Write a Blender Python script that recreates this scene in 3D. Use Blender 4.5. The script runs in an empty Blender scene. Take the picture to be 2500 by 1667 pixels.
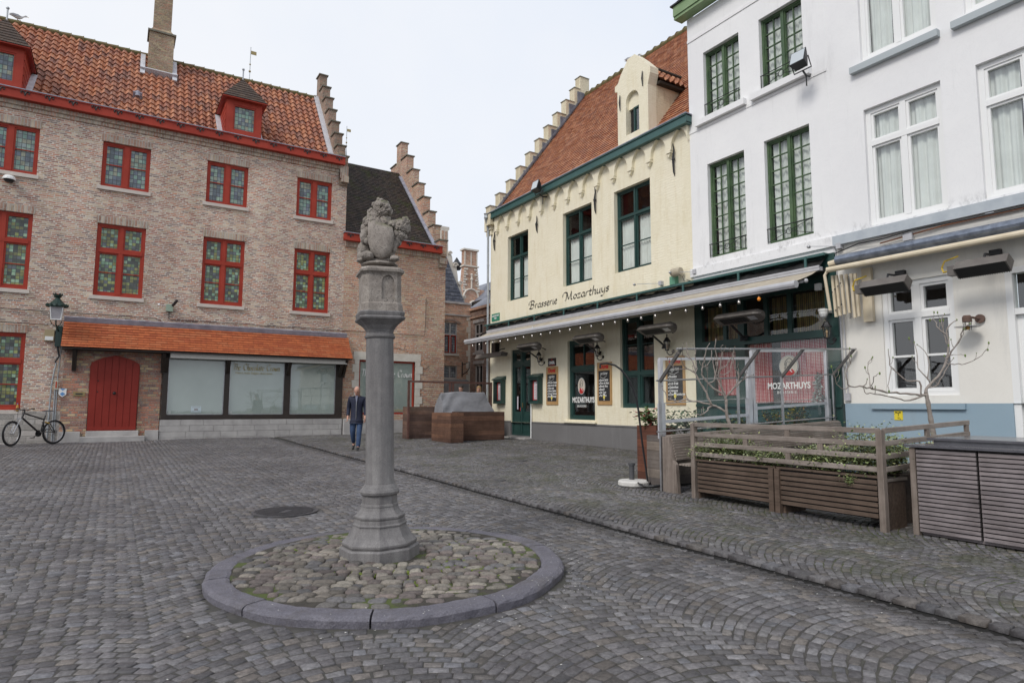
import bpy, bmesh, math, random
import numpy as np
from mathutils import Vector, Matrix
random.seed(7); rng=np.random.default_rng(7)
S=bpy.context.scene; COL=S.collection
# ---------------- camera ----------------
cd=bpy.data.cameras.new('camera'); cam=bpy.data.objects.new('camera',cd); COL.objects.link(cam); S.camera=cam
cd.sensor_width=36; cd.lens=22.435; cd.clip_start=.05; cd.clip_end=600
xr=(.8498,-.5271,.0040); xu=(-.0555,-.0837,.9949); xf=(.5241,.8457,.1004)
_f=Vector(xf).normalized(); _r=Vector(xr); _r=(_r-_f*_r.dot(_f)).normalized(); _u=_r.cross(_f)
cam.matrix_world=Matrix(((_r.x,_u.x,-_f.x,0),(_r.y,_u.y,-_f.y,0),(_r.z,_u.z,-_f.z,1.5),(0,0,0,1)))
# ---------------- light: overcast sky + weak soft sun ----------------
W=bpy.data.worlds.new('World'); S.world=W; W.use_nodes=True
nt=W.node_tree; nt.nodes.clear()
out=nt.nodes.new('ShaderNodeOutputWorld'); bg=nt.nodes.new('ShaderNodeBackground'); sky=nt.nodes.new('ShaderNodeTexSky')
SUN_EL=math.radians(42); SUN_AZ=math.radians(252)   # azimuth clockwise from +Y
sky.sky_type='NISHITA'; sky.sun_disc=False; sky.sun_elevation=SUN_EL; sky.sun_rotation=SUN_AZ; sky.air_density=1.2; sky.dust_density=3
tc=nt.nodes.new('ShaderNodeTexCoord'); no=nt.nodes.new('ShaderNodeTexNoise'); no.inputs['Scale'].default_value=1.6; no.inputs['Detail'].default_value=5
rp=nt.nodes.new('ShaderNodeValToRGB'); rp.color_ramp.elements[0].position=.3; rp.color_ramp.elements[1].position=.72
rp.color_ramp.elements[0].color=(8.1,8.95,10.4,1); rp.color_ramp.elements[1].color=(10.2,10.35,10.7,1)
mx=nt.nodes.new('ShaderNodeMixRGB'); mx.inputs[0].default_value=.88
nt.links.new(tc.outputs['Generated'],no.inputs['Vector']); nt.links.new(no.outputs['Fac'],rp.inputs[0])
nt.links.new(sky.outputs[0],mx.inputs[1]); nt.links.new(rp.outputs[0],mx.inputs[2]); nt.links.new(mx.outputs[0],bg.inputs[0]); nt.links.new(bg.outputs[0],out.inputs[0])
bg.inputs[1].default_value=.1
sd=bpy.data.lights.new('sun','SUN'); sd.energy=1.7; sd.angle=math.radians(18); sd.color=(1,.96,.9)
so=bpy.data.objects.new('sun',sd); COL.objects.link(so)
dv=Vector((math.sin(SUN_AZ)*math.cos(SUN_EL),math.cos(SUN_AZ)*math.cos(SUN_EL),math.sin(SUN_EL)))
so.rotation_euler=dv.to_track_quat('Z','Y').to_euler(); so.location=dv*60
vs=S.view_settings; vs.view_transform='Standard'; vs.look='None'; vs.exposure=0; vs.gamma=1
S.cycles.max_bounces=6; S.cycles.diffuse_bounces=3; S.cycles.glossy_bounces=3; S.cycles.transparent_max_bounces=12

# ---------------- object helpers ----------------
def tag(o,label=None,cat=None,group=None,kind=None):
    if label: o['label']=label
    if cat: o['category']=cat
    if group: o['group']=group
    if kind: o['kind']=kind
    return o
def thing(name,label,cat,loc=(0,0,0),rz=0,group=None):
    o=bpy.data.objects.new(name,None); COL.objects.link(o); o.location=loc; o.rotation_euler=(0,0,rz); o.empty_display_size=.2
    return tag(o,label,cat,group)
def wloc(o):
    v=Vector((0,0,0))
    while o is not None: v+=o.location; o=o.parent
    return v
def mesh_obj(name,verts,faces,mats,parent=None,world=True,smooth=False,uv=None,midx=None):
    me=bpy.data.meshes.new(name)
    if parent is not None and world:
        w=wloc(parent); verts=[(v[0]-w.x,v[1]-w.y,v[2]-w.z) for v in verts]
    me.from_pydata([tuple(map(float,v)) for v in verts],[],faces)
    if not isinstance(mats,(list,tuple)): mats=[mats]
    for m in mats: me.materials.append(m)
    if midx is not None: me.polygons.foreach_set('material_index',midx)
    if uv is not None:
        l=me.uv_layers.new(name='UVMap'); vi=np.zeros(len(me.loops),int); me.loops.foreach_get('vertex_index',vi)
        l.data.foreach_set('uv',np.asarray(uv,float)[vi].ravel())
    if smooth: me.polygons.foreach_set('use_smooth',[True]*len(me.polygons))
    me.update()
    o=bpy.data.objects.new(name,me); COL.objects.link(o)
    if parent is not None: o.parent=parent
    return o
def split_loose(o):
    me=o.data; par=list(range(len(me.vertices)))
    def find(a):
        while par[a]!=a: par[a]=par[par[a]]; a=par[a]
        return a
    for e in me.edges:
        a,b=find(e.vertices[0]),find(e.vertices[1])
        if a!=b: par[a]=b
    grp={}
    for p in me.polygons: grp.setdefault(find(p.vertices[0]),[]).append(p)
    if len(grp)<2: return
    first=True
    for ps in grp.values():
        idx={}; fs=[]
        for p in ps: fs.append(tuple(idx.setdefault(v,len(idx)) for v in p.vertices))
        vs=[None]*len(idx)
        for v,i in idx.items(): vs[i]=tuple(me.vertices[v].co)
        n=bpy.data.meshes.new(o.name); n.from_pydata(vs,[],fs)
        for m in me.materials: n.materials.append(m)
        if first: keep=n; first=False
        else:
            c=o.copy(); c.data=n; COL.objects.link(c)
    o.data=keep
def frame_from(d):
    d=Vector(d).normalized(); a=Vector((0,0,1)) if abs(d.z)<.9 else Vector((1,0,0))
    x=d.cross(a).normalized(); return x,d.cross(x).normalized()
class MB:
    def __init__(s): s.v=[]; s.f=[]; s.m=[]; s.mi=0
    def add(s,vs,fs):
        n=len(s.v); s.v+= [tuple(v) for v in vs]; s.f+=[tuple(i+n for i in f) for f in fs]; s.m+=[s.mi]*len(fs); return s
    def box(s,x0,x1,y0,y1,z0,z1):
        if x0>x1: x0,x1=x1,x0
        if y0>y1: y0,y1=y1,y0
        if z0>z1: z0,z1=z1,z0
        return s.add([(x0,y0,z0),(x1,y0,z0),(x1,y1,z0),(x0,y1,z0),(x0,y0,z1),(x1,y0,z1),(x1,y1,z1),(x0,y1,z1)],
          [(0,3,2,1),(4,5,6,7),(0,1,5,4),(1,2,6,5),(2,3,7,6),(3,0,4,7)])
    def bar(s,a,b,w,h=None,up=(0,0,1)):
        h=h or w; a=Vector(a);b=Vector(b);d=(b-a).normalized();up=Vector(up)
        x=d.cross(up); x=(x.normalized() if x.length>1e-4 else frame_from(d)[0]); y=x.cross(d).normalized()
        x*=w/2;y*=h/2
        return s.add([a-x-y,a+x-y,a+x+y,a-x+y,b-x-y,b+x-y,b+x+y,b-x+y],[(0,3,2,1),(4,5,6,7),(0,1,5,4),(1,2,6,5),(2,3,7,6),(3,0,4,7)])
    def tube(s,pts,r,n=8,cap=True):
        pts=[Vector(p) for p in pts]; rs=r if isinstance(r,(list,tuple)) else [r]*len(pts)
        vs=[];fs=[];x=None
        for i,p in enumerate(pts):
            d=(pts[min(i+1,len(pts)-1)]-pts[max(i-1,0)])
            d=d.normalized() if d.length>1e-9 else Vector((0,0,1))
            if x is None: x,_=frame_from(d)
            x=(x-d*x.dot(d)); x=x.normalized() if x.length>1e-6 else frame_from(d)[0]
            y=d.cross(x)
            for k in range(n):
                a=2*math.pi*k/n; vs.append(p+x*(math.cos(a)*rs[i])+y*(math.sin(a)*rs[i]))
        for i in range(len(pts)-1):
            for k in range(n): k2=(k+1)%n; fs.append((i*n+k,i*n+k2,(i+1)*n+k2,(i+1)*n+k))
        if cap: fs.append(tuple(range(n))[::-1]); fs.append(tuple((len(pts)-1)*n+k for k in range(n)))
        return s.add(vs,fs)
    def lathe(s,prof,n=16,c=(0,0,0),cap=True,phase=0,axis='z'):
        vs=[];fs=[]
        for r,z in prof:
            for k in range(n):
                a=2*math.pi*(k+phase)/n; p=(math.cos(a)*r,math.sin(a)*r,z)
                if axis=='x': p=(p[2],p[0],p[1])
                if axis=='y': p=(p[1],p[2],p[0])
                vs.append((c[0]+p[0],c[1]+p[1],c[2]+p[2]))
        for i in range(len(prof)-1):
            for k in range(n): k2=(k+1)%n; fs.append((i*n+k,i*n+k2,(i+1)*n+k2,(i+1)*n+k))
        if cap: fs.append(tuple(range(n))[::-1]); fs.append(tuple((len(prof)-1)*n+k for k in range(n)))
        return s.add(vs,fs)
    def prism(s,poly,ext):   # poly: list of 3D points (planar), ext: extrusion vector
        n=len(poly); e=Vector(ext); vs=[Vector(p) for p in poly]; vs+=[v+e for v in vs]
        fs=[tuple(range(n))[::-1],tuple(range(n,2*n))]+[(k,(k+1)%n,n+(k+1)%n,n+k) for k in range(n)]
        return s.add(vs,fs)
    def quad(s,*p): return s.add(p,[tuple(range(len(p)))])
    def ball(s,c,r,n=8,m=6,sc=(1,1,1)):
        vs=[(c[0],c[1],c[2]-r*sc[2])]
        for i in range(1,m):
            t=math.pi*i/m-math.pi/2
            for k in range(n): a=2*math.pi*k/n; vs.append((c[0]+r*sc[0]*math.cos(t)*math.cos(a),c[1]+r*sc[1]*math.cos(t)*math.sin(a),c[2]+r*sc[2]*math.sin(t)))
        vs.append((c[0],c[1],c[2]+r*sc[2])); fs=[]
        for k in range(n): fs.append((0,1+(k+1)%n,1+k))
        for i in range(m-2):
            for k in range(n): a=1+i*n; k2=(k+1)%n; fs.append((a+k,a+k2,a+n+k2,a+n+k))
        a=1+(m-2)*n
        for k in range(n): fs.append((a+k,a+(k+1)%n,len(vs)-1))
        return s.add(vs,fs)
    def build(s,name,mat,parent=None,world=True,smooth=False,bevel=0):
        mi=s.m if isinstance(mat,(list,tuple)) else None
        o=mesh_obj(name,s.v,s.f,mat,parent,world,smooth,midx=mi)
        if bevel:
            b=o.modifiers.new('bevel','BEVEL'); b.width=bevel; b.segments=2; b.limit_method='ANGLE'
        return o
def grid_mesh(name,P,mat,parent=None,UV=None,smooth=True):
    nu,nv=P.shape[:2]; idx=np.arange(nu*nv).reshape(nu,nv)
    f=np.stack([idx[:-1,:-1],idx[1:,:-1],idx[1:,1:],idx[:-1,1:]],-1).reshape(-1,4)
    return mesh_obj(name,P.reshape(-1,3).tolist(),f.tolist(),mat,parent,True,smooth,uv=None if UV is None else UV.reshape(-1,2))
def kids(o): return [c for c in bpy.data.objects if c.parent==o]
def copy_tree(o,loc=None,label=None,parent=None,rz=None,scale=None):
    c=o.copy(); COL.objects.link(c); c.parent=parent
    for k in kids(o): copy_tree(k,parent=c)
    if loc is not None: c.location=loc
    if rz is not None: c.rotation_euler=(0,0,rz)
    if scale is not None: c.scale=(scale,)*3
    if label: c['label']=label
    return c
def evaluated(o,name=None):   # apply modifiers into the mesh
    dg=bpy.context.evaluated_depsgraph_get(); me=bpy.data.meshes.new_from_object(o.evaluated_get(dg)); o.modifiers.clear(); o.data=me; return o
def text(name,body,mat,size,origin,ux,uz,parent=None,ext=.002,bold=0,shear=0,align='LEFT',sx=1,spacing=1,label=None):
    cu=bpy.data.curves.new(name,'FONT'); cu.body=body; cu.size=size; cu.extrude=ext; cu.offset=bold; cu.shear=shear; cu.align_x=align; cu.space_character=spacing; cu.resolution_u=4
    t=bpy.data.objects.new('tmp_text',cu); COL.objects.link(t)
    dg=bpy.context.evaluated_depsgraph_get(); me=bpy.data.meshes.new_from_object(t.evaluated_get(dg))
    bpy.data.objects.remove(t)
    ux=Vector(ux).normalized(); uz=Vector(uz).normalized(); nn=ux.cross(uz); o_=Vector(origin)
    vs=[o_+ux*(v.co.x*sx)+uz*v.co.y+nn*v.co.z for v in me.vertices]; fs=[tuple(p.vertices) for p in me.polygons]
    bpy.data.meshes.remove(me)
    o=mesh_obj(name,vs,fs,mat,parent)
    if label: o['label']=label
    return o
def add_curve_text(mb,body,size,origin,ux,uz,**k):
    o=text('t',body,None,size,origin,ux,uz,None,**k)
    mb.add([v.co.copy() for v in o.data.vertices],[tuple(p.vertices) for p in o.data.polygons]); me=o.data; bpy.data.objects.remove(o); bpy.data.meshes.remove(me)

# ---------------- materials ----------------
class NT:
    def __init__(s,name):
        s.m=bpy.data.materials.new(name); s.m.use_nodes=True; s.t=s.m.node_tree; s.t.nodes.clear()
        s.o=s.t.nodes.new('ShaderNodeOutputMaterial'); s.b=s.t.nodes.new('ShaderNodeBsdfPrincipled'); s.t.links.new(s.b.outputs[0],s.o.inputs[0])
    def n(s,ty,ins={},**kw):
        nd=s.t.nodes.new('ShaderNode'+ty)
        for k,v in kw.items(): setattr(nd,k,v)
        for k,v in ins.items():
            if isinstance(v,bpy.types.NodeSocket): s.t.links.new(v,nd.inputs[k])
            else: nd.inputs[k].default_value=v
        return nd
    def math(s,op,a,b=None,clamp=False):
        i={0:a}; 
        if b is not None: i[1]=b
        return s.n('Math',i,operation=op,use_clamp=clamp).outputs[0]
    def noise(s,vec,scale,detail=3,rough=.55,dist=0): return s.n('TexNoise',{'Vector':vec,'Scale':scale,'Detail':detail,'Roughness':rough,'Distortion':dist}).outputs[0]
    def ramp(s,fac,els,interp='LINEAR'):
        r=s.n('ValToRGB',{0:fac}); cr=r.color_ramp; cr.interpolation=interp
        while len(cr.elements)<len(els): cr.elements.new(.5)
        for e,(p,c) in zip(cr.elements,els): e.position=p; e.color=(c[0],c[1],c[2],1) if len(c)==3 else c
        return r.outputs[0]
    def mix(s,f,a,b,bt='MIX'):
        c=lambda q:(q if isinstance(q,bpy.types.NodeSocket) else (q[0],q[1],q[2],1))
        return s.n('MixRGB',{0:f,1:c(a),2:c(b)},blend_type=bt).outputs[0]
    def bump(s,h,st=.3,dist=.02): s.set('Normal',s.n('Bump',{'Height':h,'Strength':st,'Distance':dist}).outputs[0])
    def set(s,k,v):
        if isinstance(v,bpy.types.NodeSocket): s.t.links.new(v,s.b.inputs[k])
        else: s.b.inputs[k].default_value=(v[0],v[1],v[2],1) if isinstance(v,tuple) and len(v)==3 else v
    def pos(s): return s.n('NewGeometry').outputs['Position']
    def obj(s): return s.n('TexCoord').outputs['Object']
def V(s,x=0,y=0,z=0): return s.n('CombineXYZ',{0:x,1:y,2:z}).outputs[0]
def plain(name,c,rough=.6,c2=None,scale=4,metal=0,bump=0,bscale=30,spec=.5,contrast=(.35,.65)):
    t=NT(name); p=t.obj()
    if c2 is not None: t.set('Base Color',t.ramp(t.noise(p,scale,4,.6),[(contrast[0],c),(contrast[1],c2)]))
    else: t.set('Base Color',c)
    t.set('Roughness',rough); t.set('Metallic',metal); t.set('Specular IOR Level',spec)
    if bump: t.bump(t.noise(p,bscale,4,.6),bump,.01)
    return t.m
def brick(name,pal,mortar,bw,bh,mw=.07,mh=.16,weather=None,vertical=False,bump=.5,rough=.85,wscale=.25,wlow=None):
    t=NT(name); P=t.pos(); sp=t.n('SeparateXYZ',{0:P}); X,Y,Z=sp.outputs
    u=t.math('ADD',X,Y); v=Z
    if vertical: u,v=v,u
    wob=t.math('MULTIPLY',t.math('SUBTRACT',t.noise(P,1.7,3),.5),.06)
    v=t.math('DIVIDE',t.math('ADD',v,wob),bh); row=t.math('FLOOR',v)
    rj=t.n('TexWhiteNoise',{'W':row},noise_dimensions='1D').outputs[0]
    u=t.math('ADD',t.math('DIVIDE',u,bw),t.math('ADD',t.math('MULTIPLY',row,.5),t.math('MULTIPLY',rj,.3)))
    # headers and stretchers: warp lengths
    u=t.math('ADD',u,t.math('MULTIPLY',t.math('SINE',t.math('MULTIPLY',u,4.4)),.13))
    cell=t.math('FLOOR',u); fu=t.math('SUBTRACT',u,cell); fv=t.math('SUBTRACT',v,row)
    edge=t.math('ADD',t.math('MULTIPLY',t.math('SUBTRACT',t.noise(P,38,2),.5),.22),0)
    ex=t.math('MINIMUM',fu,t.math('SUBTRACT',1.0,fu)); ey=t.math('MINIMUM',fv,t.math('SUBTRACT',1.0,fv))
    mxk=t.n('MapRange',{0:t.math('ADD',ex,t.math('MULTIPLY',edge,.3)),1:mw*.5,2:mw*1.1}).outputs[0]; myk=t.n('MapRange',{0:t.math('ADD',ey,edge),1:mh*.5,2:mh*1.15}).outputs[0]
    k=t.math('MULTIPLY',mxk,myk)
    rnd=t.n('TexWhiteNoise',{0:V(t,cell,row,3.3)},noise_dimensions='3D').outputs[0]
    n=len(pal); col=t.ramp(rnd,[(i/n,c) for i,c in enumerate(pal)],'CONSTANT')
    rb=t.n('TexWhiteNoise',{0:V(t,cell,row,9.1)},noise_dimensions='3D').outputs[0]
    col=t.mix(1,col,t.ramp(rb,[(0,(.72,.72,.72)),(1,(1.2,1.2,1.2))]),'MULTIPLY')
    col=t.mix(t.math('MULTIPLY',t.ramp(t.noise(P,26,5,.75),[(.42,(0,0,0)),(.66,(1,1,1))]),.5),col,(.62,.57,.5))
    col=t.mix(k,mortar,col)
    if weather:
        wn=t.noise(P,wscale,5,.65)
        col=t.mix(1,col,t.ramp(wn,[(.32,weather),(.68,(1.08,1.08,1.08))]),'MULTIPLY')
        st=t.noise(t.n('Mapping',{0:P,3:(1.2,1.2,.25)}).outputs[0],1.5,5,.7)
        col=t.mix(1,col,t.ramp(st,[(.3,(.82,.8,.78)),(.6,(1.03,1.03,1.03))]),'MULTIPLY')
    t.set('Base Color',col); t.set('Roughness',rough); t.set('Specular IOR Level',.25)
    t.bump(t.math('ADD',k,t.math('MULTIPLY',t.noise(P,45,3),.5)),bump,.012)
    return t.m
def painted_brick(name,c,c2,bw=.22,bh=.07,b=.35,dirt=(.9,.87,.8)):
    t=NT(name); P=t.pos(); sp=t.n('SeparateXYZ',{0:P}); X,Y,Z=sp.outputs
    v=t.math('DIVIDE',t.math('ADD',Z,t.math('MULTIPLY',t.noise(P,2,3),.05)),bh); row=t.math('FLOOR',v)
    u=t.math('ADD',t.math('DIVIDE',t.math('ADD',X,Y),bw),t.math('MULTIPLY',row,.5))
    fu=t.math('FRACT',u); fv=t.math('FRACT',v)
    ex=t.math('MINIMUM',fu,t.math('SUBTRACT',1.0,fu)); ey=t.math('MINIMUM',fv,t.math('SUBTRACT',1.0,fv))
    k=t.math('MULTIPLY',t.n('MapRange',{0:ex,1:.0,2:.09}).outputs[0],t.n('MapRange',{0:ey,1:.0,2:.25}).outputs[0])
    wn=t.noise(P,1.3,6,.7); col=t.mix(t.n('MapRange',{0:wn,1:.35,2:.75}).outputs[0],c,c2)
    st=t.noise(t.n('Mapping',{0:P,3:(3,3,.5)}).outputs[0],2,5,.7)
    col=t.mix(1,col,t.ramp(st,[(.25,dirt),(.5,(1,1,1))]),'MULTIPLY')
    t.set('Base Color',col); t.set('Roughness',.7); t.set('Specular IOR Level',.3)
    t.bump(t.math('ADD',t.math('MULTIPLY',k,t.ramp(t.noise(P,1.3,4,.7),[(.45,(0,0,0)),(.7,(.8,.8,.8))])),t.math('MULTIPLY',t.noise(t.n('Mapping',{0:P,3:(1,1,2.4)}).outputs[0],7,5,.65),2.2)),b,.014); return t.m
def tilemat(name,pal,cw,ch,moss=None,mosst=.6,white=0,rough=.75,joint=True,side=.5,jc=(.03,.025,.02)):
    t=NT(name); uv=t.n('UVMap').outputs[0]; sp=t.n('SeparateXYZ',{0:uv}); u,v=sp.outputs[0],sp.outputs[1]
    v=t.math('DIVIDE',v,ch); row=t.math('FLOOR',v); u=t.math('ADD',t.math('DIVIDE',u,cw),t.math('MULTIPLY',t.math('MODULO',row,2.0),side))
    cell=t.math('FLOOR',u); fu=t.math('SUBTRACT',u,cell); fv=t.math('SUBTRACT',v,row)
    rnd=t.n('TexWhiteNoise',{0:V(t,cell,row,1.7)},noise_dimensions='3D').outputs[0]
    n=len(pal); col=t.ramp(rnd,[(i/n,c) for i,c in enumerate(pal)],'CONSTANT')
    P=t.pos(); g=t.noise(P,9,5,.7); col=t.mix(1,col,t.ramp(g,[(.3,(.74,.72,.70)),(.62,(1.08,1.08,1.08))]),'MULTIPLY')
    if moss:
        mo=t.noise(P,1.6,6,.75); mk=t.ramp(mo,[(mosst,(0,0,0)),(mosst+.12,(1,1,1))]); col=t.mix(mk,col,moss)
    if white:
        wn=t.noise(P,34,2,.5); wk=t.ramp(wn,[(white,(0,0,0)),(white+.04,(1,1,1))]); col=t.mix(t.math('MULTIPLY',wk,.6),col,(.55,.54,.48))
    if joint:
        ex=t.math('MINIMUM',fu,t.math('SUBTRACT',1.0,fu)); jk=t.n('MapRange',{0:ex,1:.0,2:.05}).outputs[0]; col=t.mix(jk,jc,col)
        lk=t.n('MapRange',{0:fv,1:0.0,2:.1}).outputs[0]; col=t.mix(lk,(.035,.028,.022),col)
    t.set('Base Color',col); t.set('Roughness',rough); t.set('Specular IOR Level',.3); t.bump(t.noise(P,50,3),.25,.006); return t.m
def leadglass(name,pal,cw,ch,rough=.18):
    t=NT(name); P=t.pos(); sp=t.n('SeparateXYZ',{0:P}); X,Y,Z=sp.outputs
    u=t.math('DIVIDE',t.math('ADD',X,t.math('ADD',Y,.04)),cw); v=t.math('DIVIDE',Z,ch); cu=t.math('FLOOR',u); cv=t.math('FLOOR',v)
    fu=t.math('SUBTRACT',u,cu); fv=t.math('SUBTRACT',v,cv)
    rnd=t.n('TexWhiteNoise',{0:V(t,cu,cv,5.7)},noise_dimensions='3D').outputs[0]
    n=len(pal); col=t.ramp(rnd,[(i/n,c) for i,c in enumerate(pal)],'CONSTANT')
    ex=t.math('MINIMUM',fu,t.math('SUBTRACT',1.0,fu)); ey=t.math('MINIMUM',fv,t.math('SUBTRACT',1.0,fv)); e=t.math('MINIMUM',ex,ey)
    k=t.n('MapRange',{0:e,1:.04,2:.09}).outputs[0]
    g=t.noise(P,6,3); col=t.mix(1,col,t.ramp(g,[(.3,(.6,.6,.6)),(.7,(1.3,1.3,1.3))]),'MULTIPLY')
    t.set('Base Color',t.mix(k,(.045,.045,.05),col)); t.set('Roughness',rough); t.set('Specular IOR Level',.6)
    rn=t.n('TexWhiteNoise',{0:V(t,cu,cv,1.2)},noise_dimensions='3D').outputs[1]
    nn=t.n('NewGeometry').outputs['Normal']; pert=t.n('VectorMath',{0:rn,1:(.5,.5,.5)},operation='SUBTRACT').outputs[0]
    pert=t.n('VectorMath',{0:pert,3:.10},operation='SCALE').outputs[0]
    t.set('Normal',t.n('VectorMath',{0:t.n('VectorMath',{0:nn,1:pert},operation='ADD').outputs[0]},operation='NORMALIZE').outputs[0]); return t.m
def clearglass(name,tint=(.9,.95,.93),refl=.14,wave=0):
    t=NT(name); t.t.nodes.remove(t.b)
    tr=t.n('BsdfTransparent',{0:(*tint,1)}); gl=t.n('BsdfGlossy',{0:(1,1,1,1),'Roughness':.02})
    ge=t.n('NewGeometry'); c=t.math('ABSOLUTE',t.n('VectorMath',{0:ge.outputs['Incoming'],1:ge.outputs['Normal']},operation='DOT_PRODUCT').outputs['Value'])
    f=t.math('ADD',refl*.5,t.math('MULTIPLY',t.math('POWER',t.math('SUBTRACT',1.0,c),4.0),.8))
    if wave:
        b=t.n('Bump',{'Height':t.noise(t.pos(),2.2,2),'Strength':wave,'Distance':.05}).outputs[0]; t.t.links.new(b,gl.inputs['Normal'])
    m=t.n('MixShader',{0:f,1:tr.outputs[0],2:gl.outputs[0]}); t.t.links.new(m.outputs[0],t.o.inputs[0]); return t.m
def wood(name,c,c2,axis='y',scale=1.0,rough=.7,plank=None):
    t=NT(name); P=t.obj()
    st={'x':(1.5,26,26),'y':(26,1.5,26),'z':(26,26,1.5)}[axis]
    g=t.noise(t.n('Mapping',{0:P,3:tuple(a*scale for a in st)}).outputs[0],1.0,5,.65,.4)
    col=t.ramp(g,[(.3,c),(.7,c2)])
    if plank:
        sp=t.n('SeparateXYZ',{0:P}); q=t.math('FLOOR',t.math('DIVIDE',sp.outputs[2],plank)); 
        qx=t.math('FLOOR',t.math('DIVIDE',t.math('ADD',sp.outputs[0],t.math('ADD',sp.outputs[1],t.math('MULTIPLY',q,.37))),2.3))
        r=t.n('TexWhiteNoise',{0:V(t,qx,q,4.4)},noise_dimensions='3D').outputs[0]
        col=t.mix(1,col,t.ramp(r,[(0,(.62,.6,.62)),(.5,(1,.95,.9)),(1,(1.45,1.3,1.15))]),'MULTIPLY')
        f=t.math('FRACT',t.math('DIVIDE',sp.outputs[2],plank)); col=t.mix(t.n('MapRange',{0:f,1:0.,2:.05}).outputs[0],(.02,.015,.012),col)
    w=t.noise(P,2.2,5,.7); col=t.mix(1,col,t.ramp(w,[(.3,(.68,.66,.64)),(.65,(1.15,1.15,1.15))]),'MULTIPLY')
    t.set('Base Color',col); t.set('Roughness',rough); t.set('Specular IOR Level',.3); t.bump(g,.25,.004); return t.m
def render_wall(name,c,c2,dirt=.15,b=.15):
    t=NT(name); P=t.pos(); n1=t.noise(P,.5,6,.65); n2=t.noise(t.n('Mapping',{0:P,3:(2.5,2.5,.3)}).outputs[0],1.4,5,.75)
    col=t.mix(t.n('MapRange',{0:n1,1:.4,2:.75}).outputs[0],c,c2); col=t.mix(t.math('MULTIPLY',t.ramp(n2,[(.55,(0,0,0)),(.8,(1,1,1))]),dirt),col,(.3,.3,.3))
    Z_=t.n('SeparateXYZ',{0:P}).outputs[2]; band=t.n('MapRange',{0:t.math('ABSOLUTE',t.math('SUBTRACT',Z_,5.02)),1:.02,2:.2,3:1,4:0}).outputs[0]
    mould=t.math('MULTIPLY',band,t.ramp(t.noise(t.n('Mapping',{0:P,3:(1,1,.6)}).outputs[0],3.1,6,.8),[(.5,(0,0,0)),(.68,(.55,.55,.55))])); col=t.mix(mould,col,(.10,.10,.095))
    crack=t.noise(P,1.1,7,.8,2.2); col=t.mix(t.math('MULTIPLY',t.ramp(crack,[(.492,(0,0,0)),(.5,(1,1,1)),(.508,(0,0,0))]),.12),col,(.3,.3,.3))
    t.set('Base Color',col); t.set('Roughness',.75); t.set('Specular IOR Level',.25); t.bump(t.noise(P,22,5,.7),b,.008); return t.m
M={}
M['brick']=brick('old_brick',[(.46,.17,.10),(.62,.40,.25),(.54,.28,.19),(.66,.49,.33),(.36,.13,.09),(.60,.36,.26),(.26,.17,.15),(.60,.24,.13),(.68,.55,.40),(.44,.25,.19)],(.68,.62,.545),.185,.061,mh=.215,mw=.085,weather=(.74,.71,.72))
M['brick_low']=brick('pier_brick',[(.42,.13,.07),(.50,.19,.09),(.32,.11,.07),(.42,.22,.13),(.54,.38,.2),(.26,.12,.10),(.46,.15,.08)],(.30,.25,.21),.24,.08,weather=(.6,.6,.62))
M['brick_wing']=brick('wing_brick',[(.58,.22,.12),(.64,.34,.19),(.52,.25,.15),(.62,.42,.25),(.46,.18,.12),(.58,.30,.19),(.62,.27,.14)],(.60,.52,.43),.25,.080,mh=.22,weather=(.66,.64,.64))
M['brick_gable']=brick('gable_brick',[(.34,.17,.12),(.36,.25,.17),(.28,.17,.13),(.40,.22,.15)],(.33,.29,.25),.2,.066,weather=(.6,.6,.55))
M['brick_chim']=brick('chimney_brick',[(.36,.25,.15),(.40,.30,.17),(.32,.2,.13),(.38,.19,.12)],(.33,.28,.21),.2,.06,weather=(.7,.7,.66))
M['brick_red']=brick('alley_red_brick',[(.60,.24,.13),(.66,.33,.18),(.52,.2,.12),(.6,.36,.24)],(.55,.48,.4),.2,.065,weather=(.7,.68,.66))
M['brick_dark']=brick('alley_dark_brick',[(.26,.12,.09),(.3,.16,.12),(.2,.1,.08),(.33,.2,.15)],(.3,.26,.23),.2,.065,weather=(.7,.68,.66))
M['soldier']=brick('lintel_brick',[(.45,.25,.18),(.5,.38,.27),(.4,.25,.19),(.52,.42,.33)],(.5,.46,.41),.5,.085,mw=.02,vertical=True,weather=(.8,.8,.8))
M['cream']=painted_brick('cream_paint',(.80,.735,.56),(.86,.80,.64))
M['cream_side']=painted_brick('cream_paint_worn',(.66,.58,.42),(.74,.67,.5),dirt=(.6,.56,.48),b=.6)
M['white']=render_wall('white_render',(.80,.795,.80),(.87,.865,.86),.22)
M['offwhite']=render_wall('cream_render',(.78,.755,.70),(.84,.815,.76),.25)
M['blue']=render_wall('blue_render',(.27,.365,.435),(.315,.41,.48),.3)
M['dado']=render_wall('grey_dado',(.16,.155,.155),(.2,.195,.195),.3)
M['stone']=plain('pale_stone',(.36,.34,.33),.8,(.48,.46,.44),2.5,bump=.3,bscale=25)
M['stone_white']=plain('white_stone',(.58,.53,.46),.8,(.68,.64,.57),3,bump=.3)
M['sill']=plain('sill_stone',(.55,.48,.43),.8,(.62,.56,.5),3)
M['redwood']=plain('red_paint',(.31,.036,.02),.55,(.39,.052,.03),1.5,spec=.25)
M['doorred']=plain('door_red',(.22,.022,.014),.5,(.27,.03,.02),1.5,spec=.25)
M['iron']=plain('black_iron',(.018,.018,.02),.5,spec=.5)
M['lead']=plain('lead_sheet',(.26,.27,.33),.5,(.40,.41,.48),4,spec=.4)
M['green']=plain('dark_green_paint',(.016,.05,.045),.4,(.022,.062,.055),2)
M['gutterg']=plain('gutter_green',(.035,.095,.09),.45,(.05,.12,.11),2)
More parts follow.
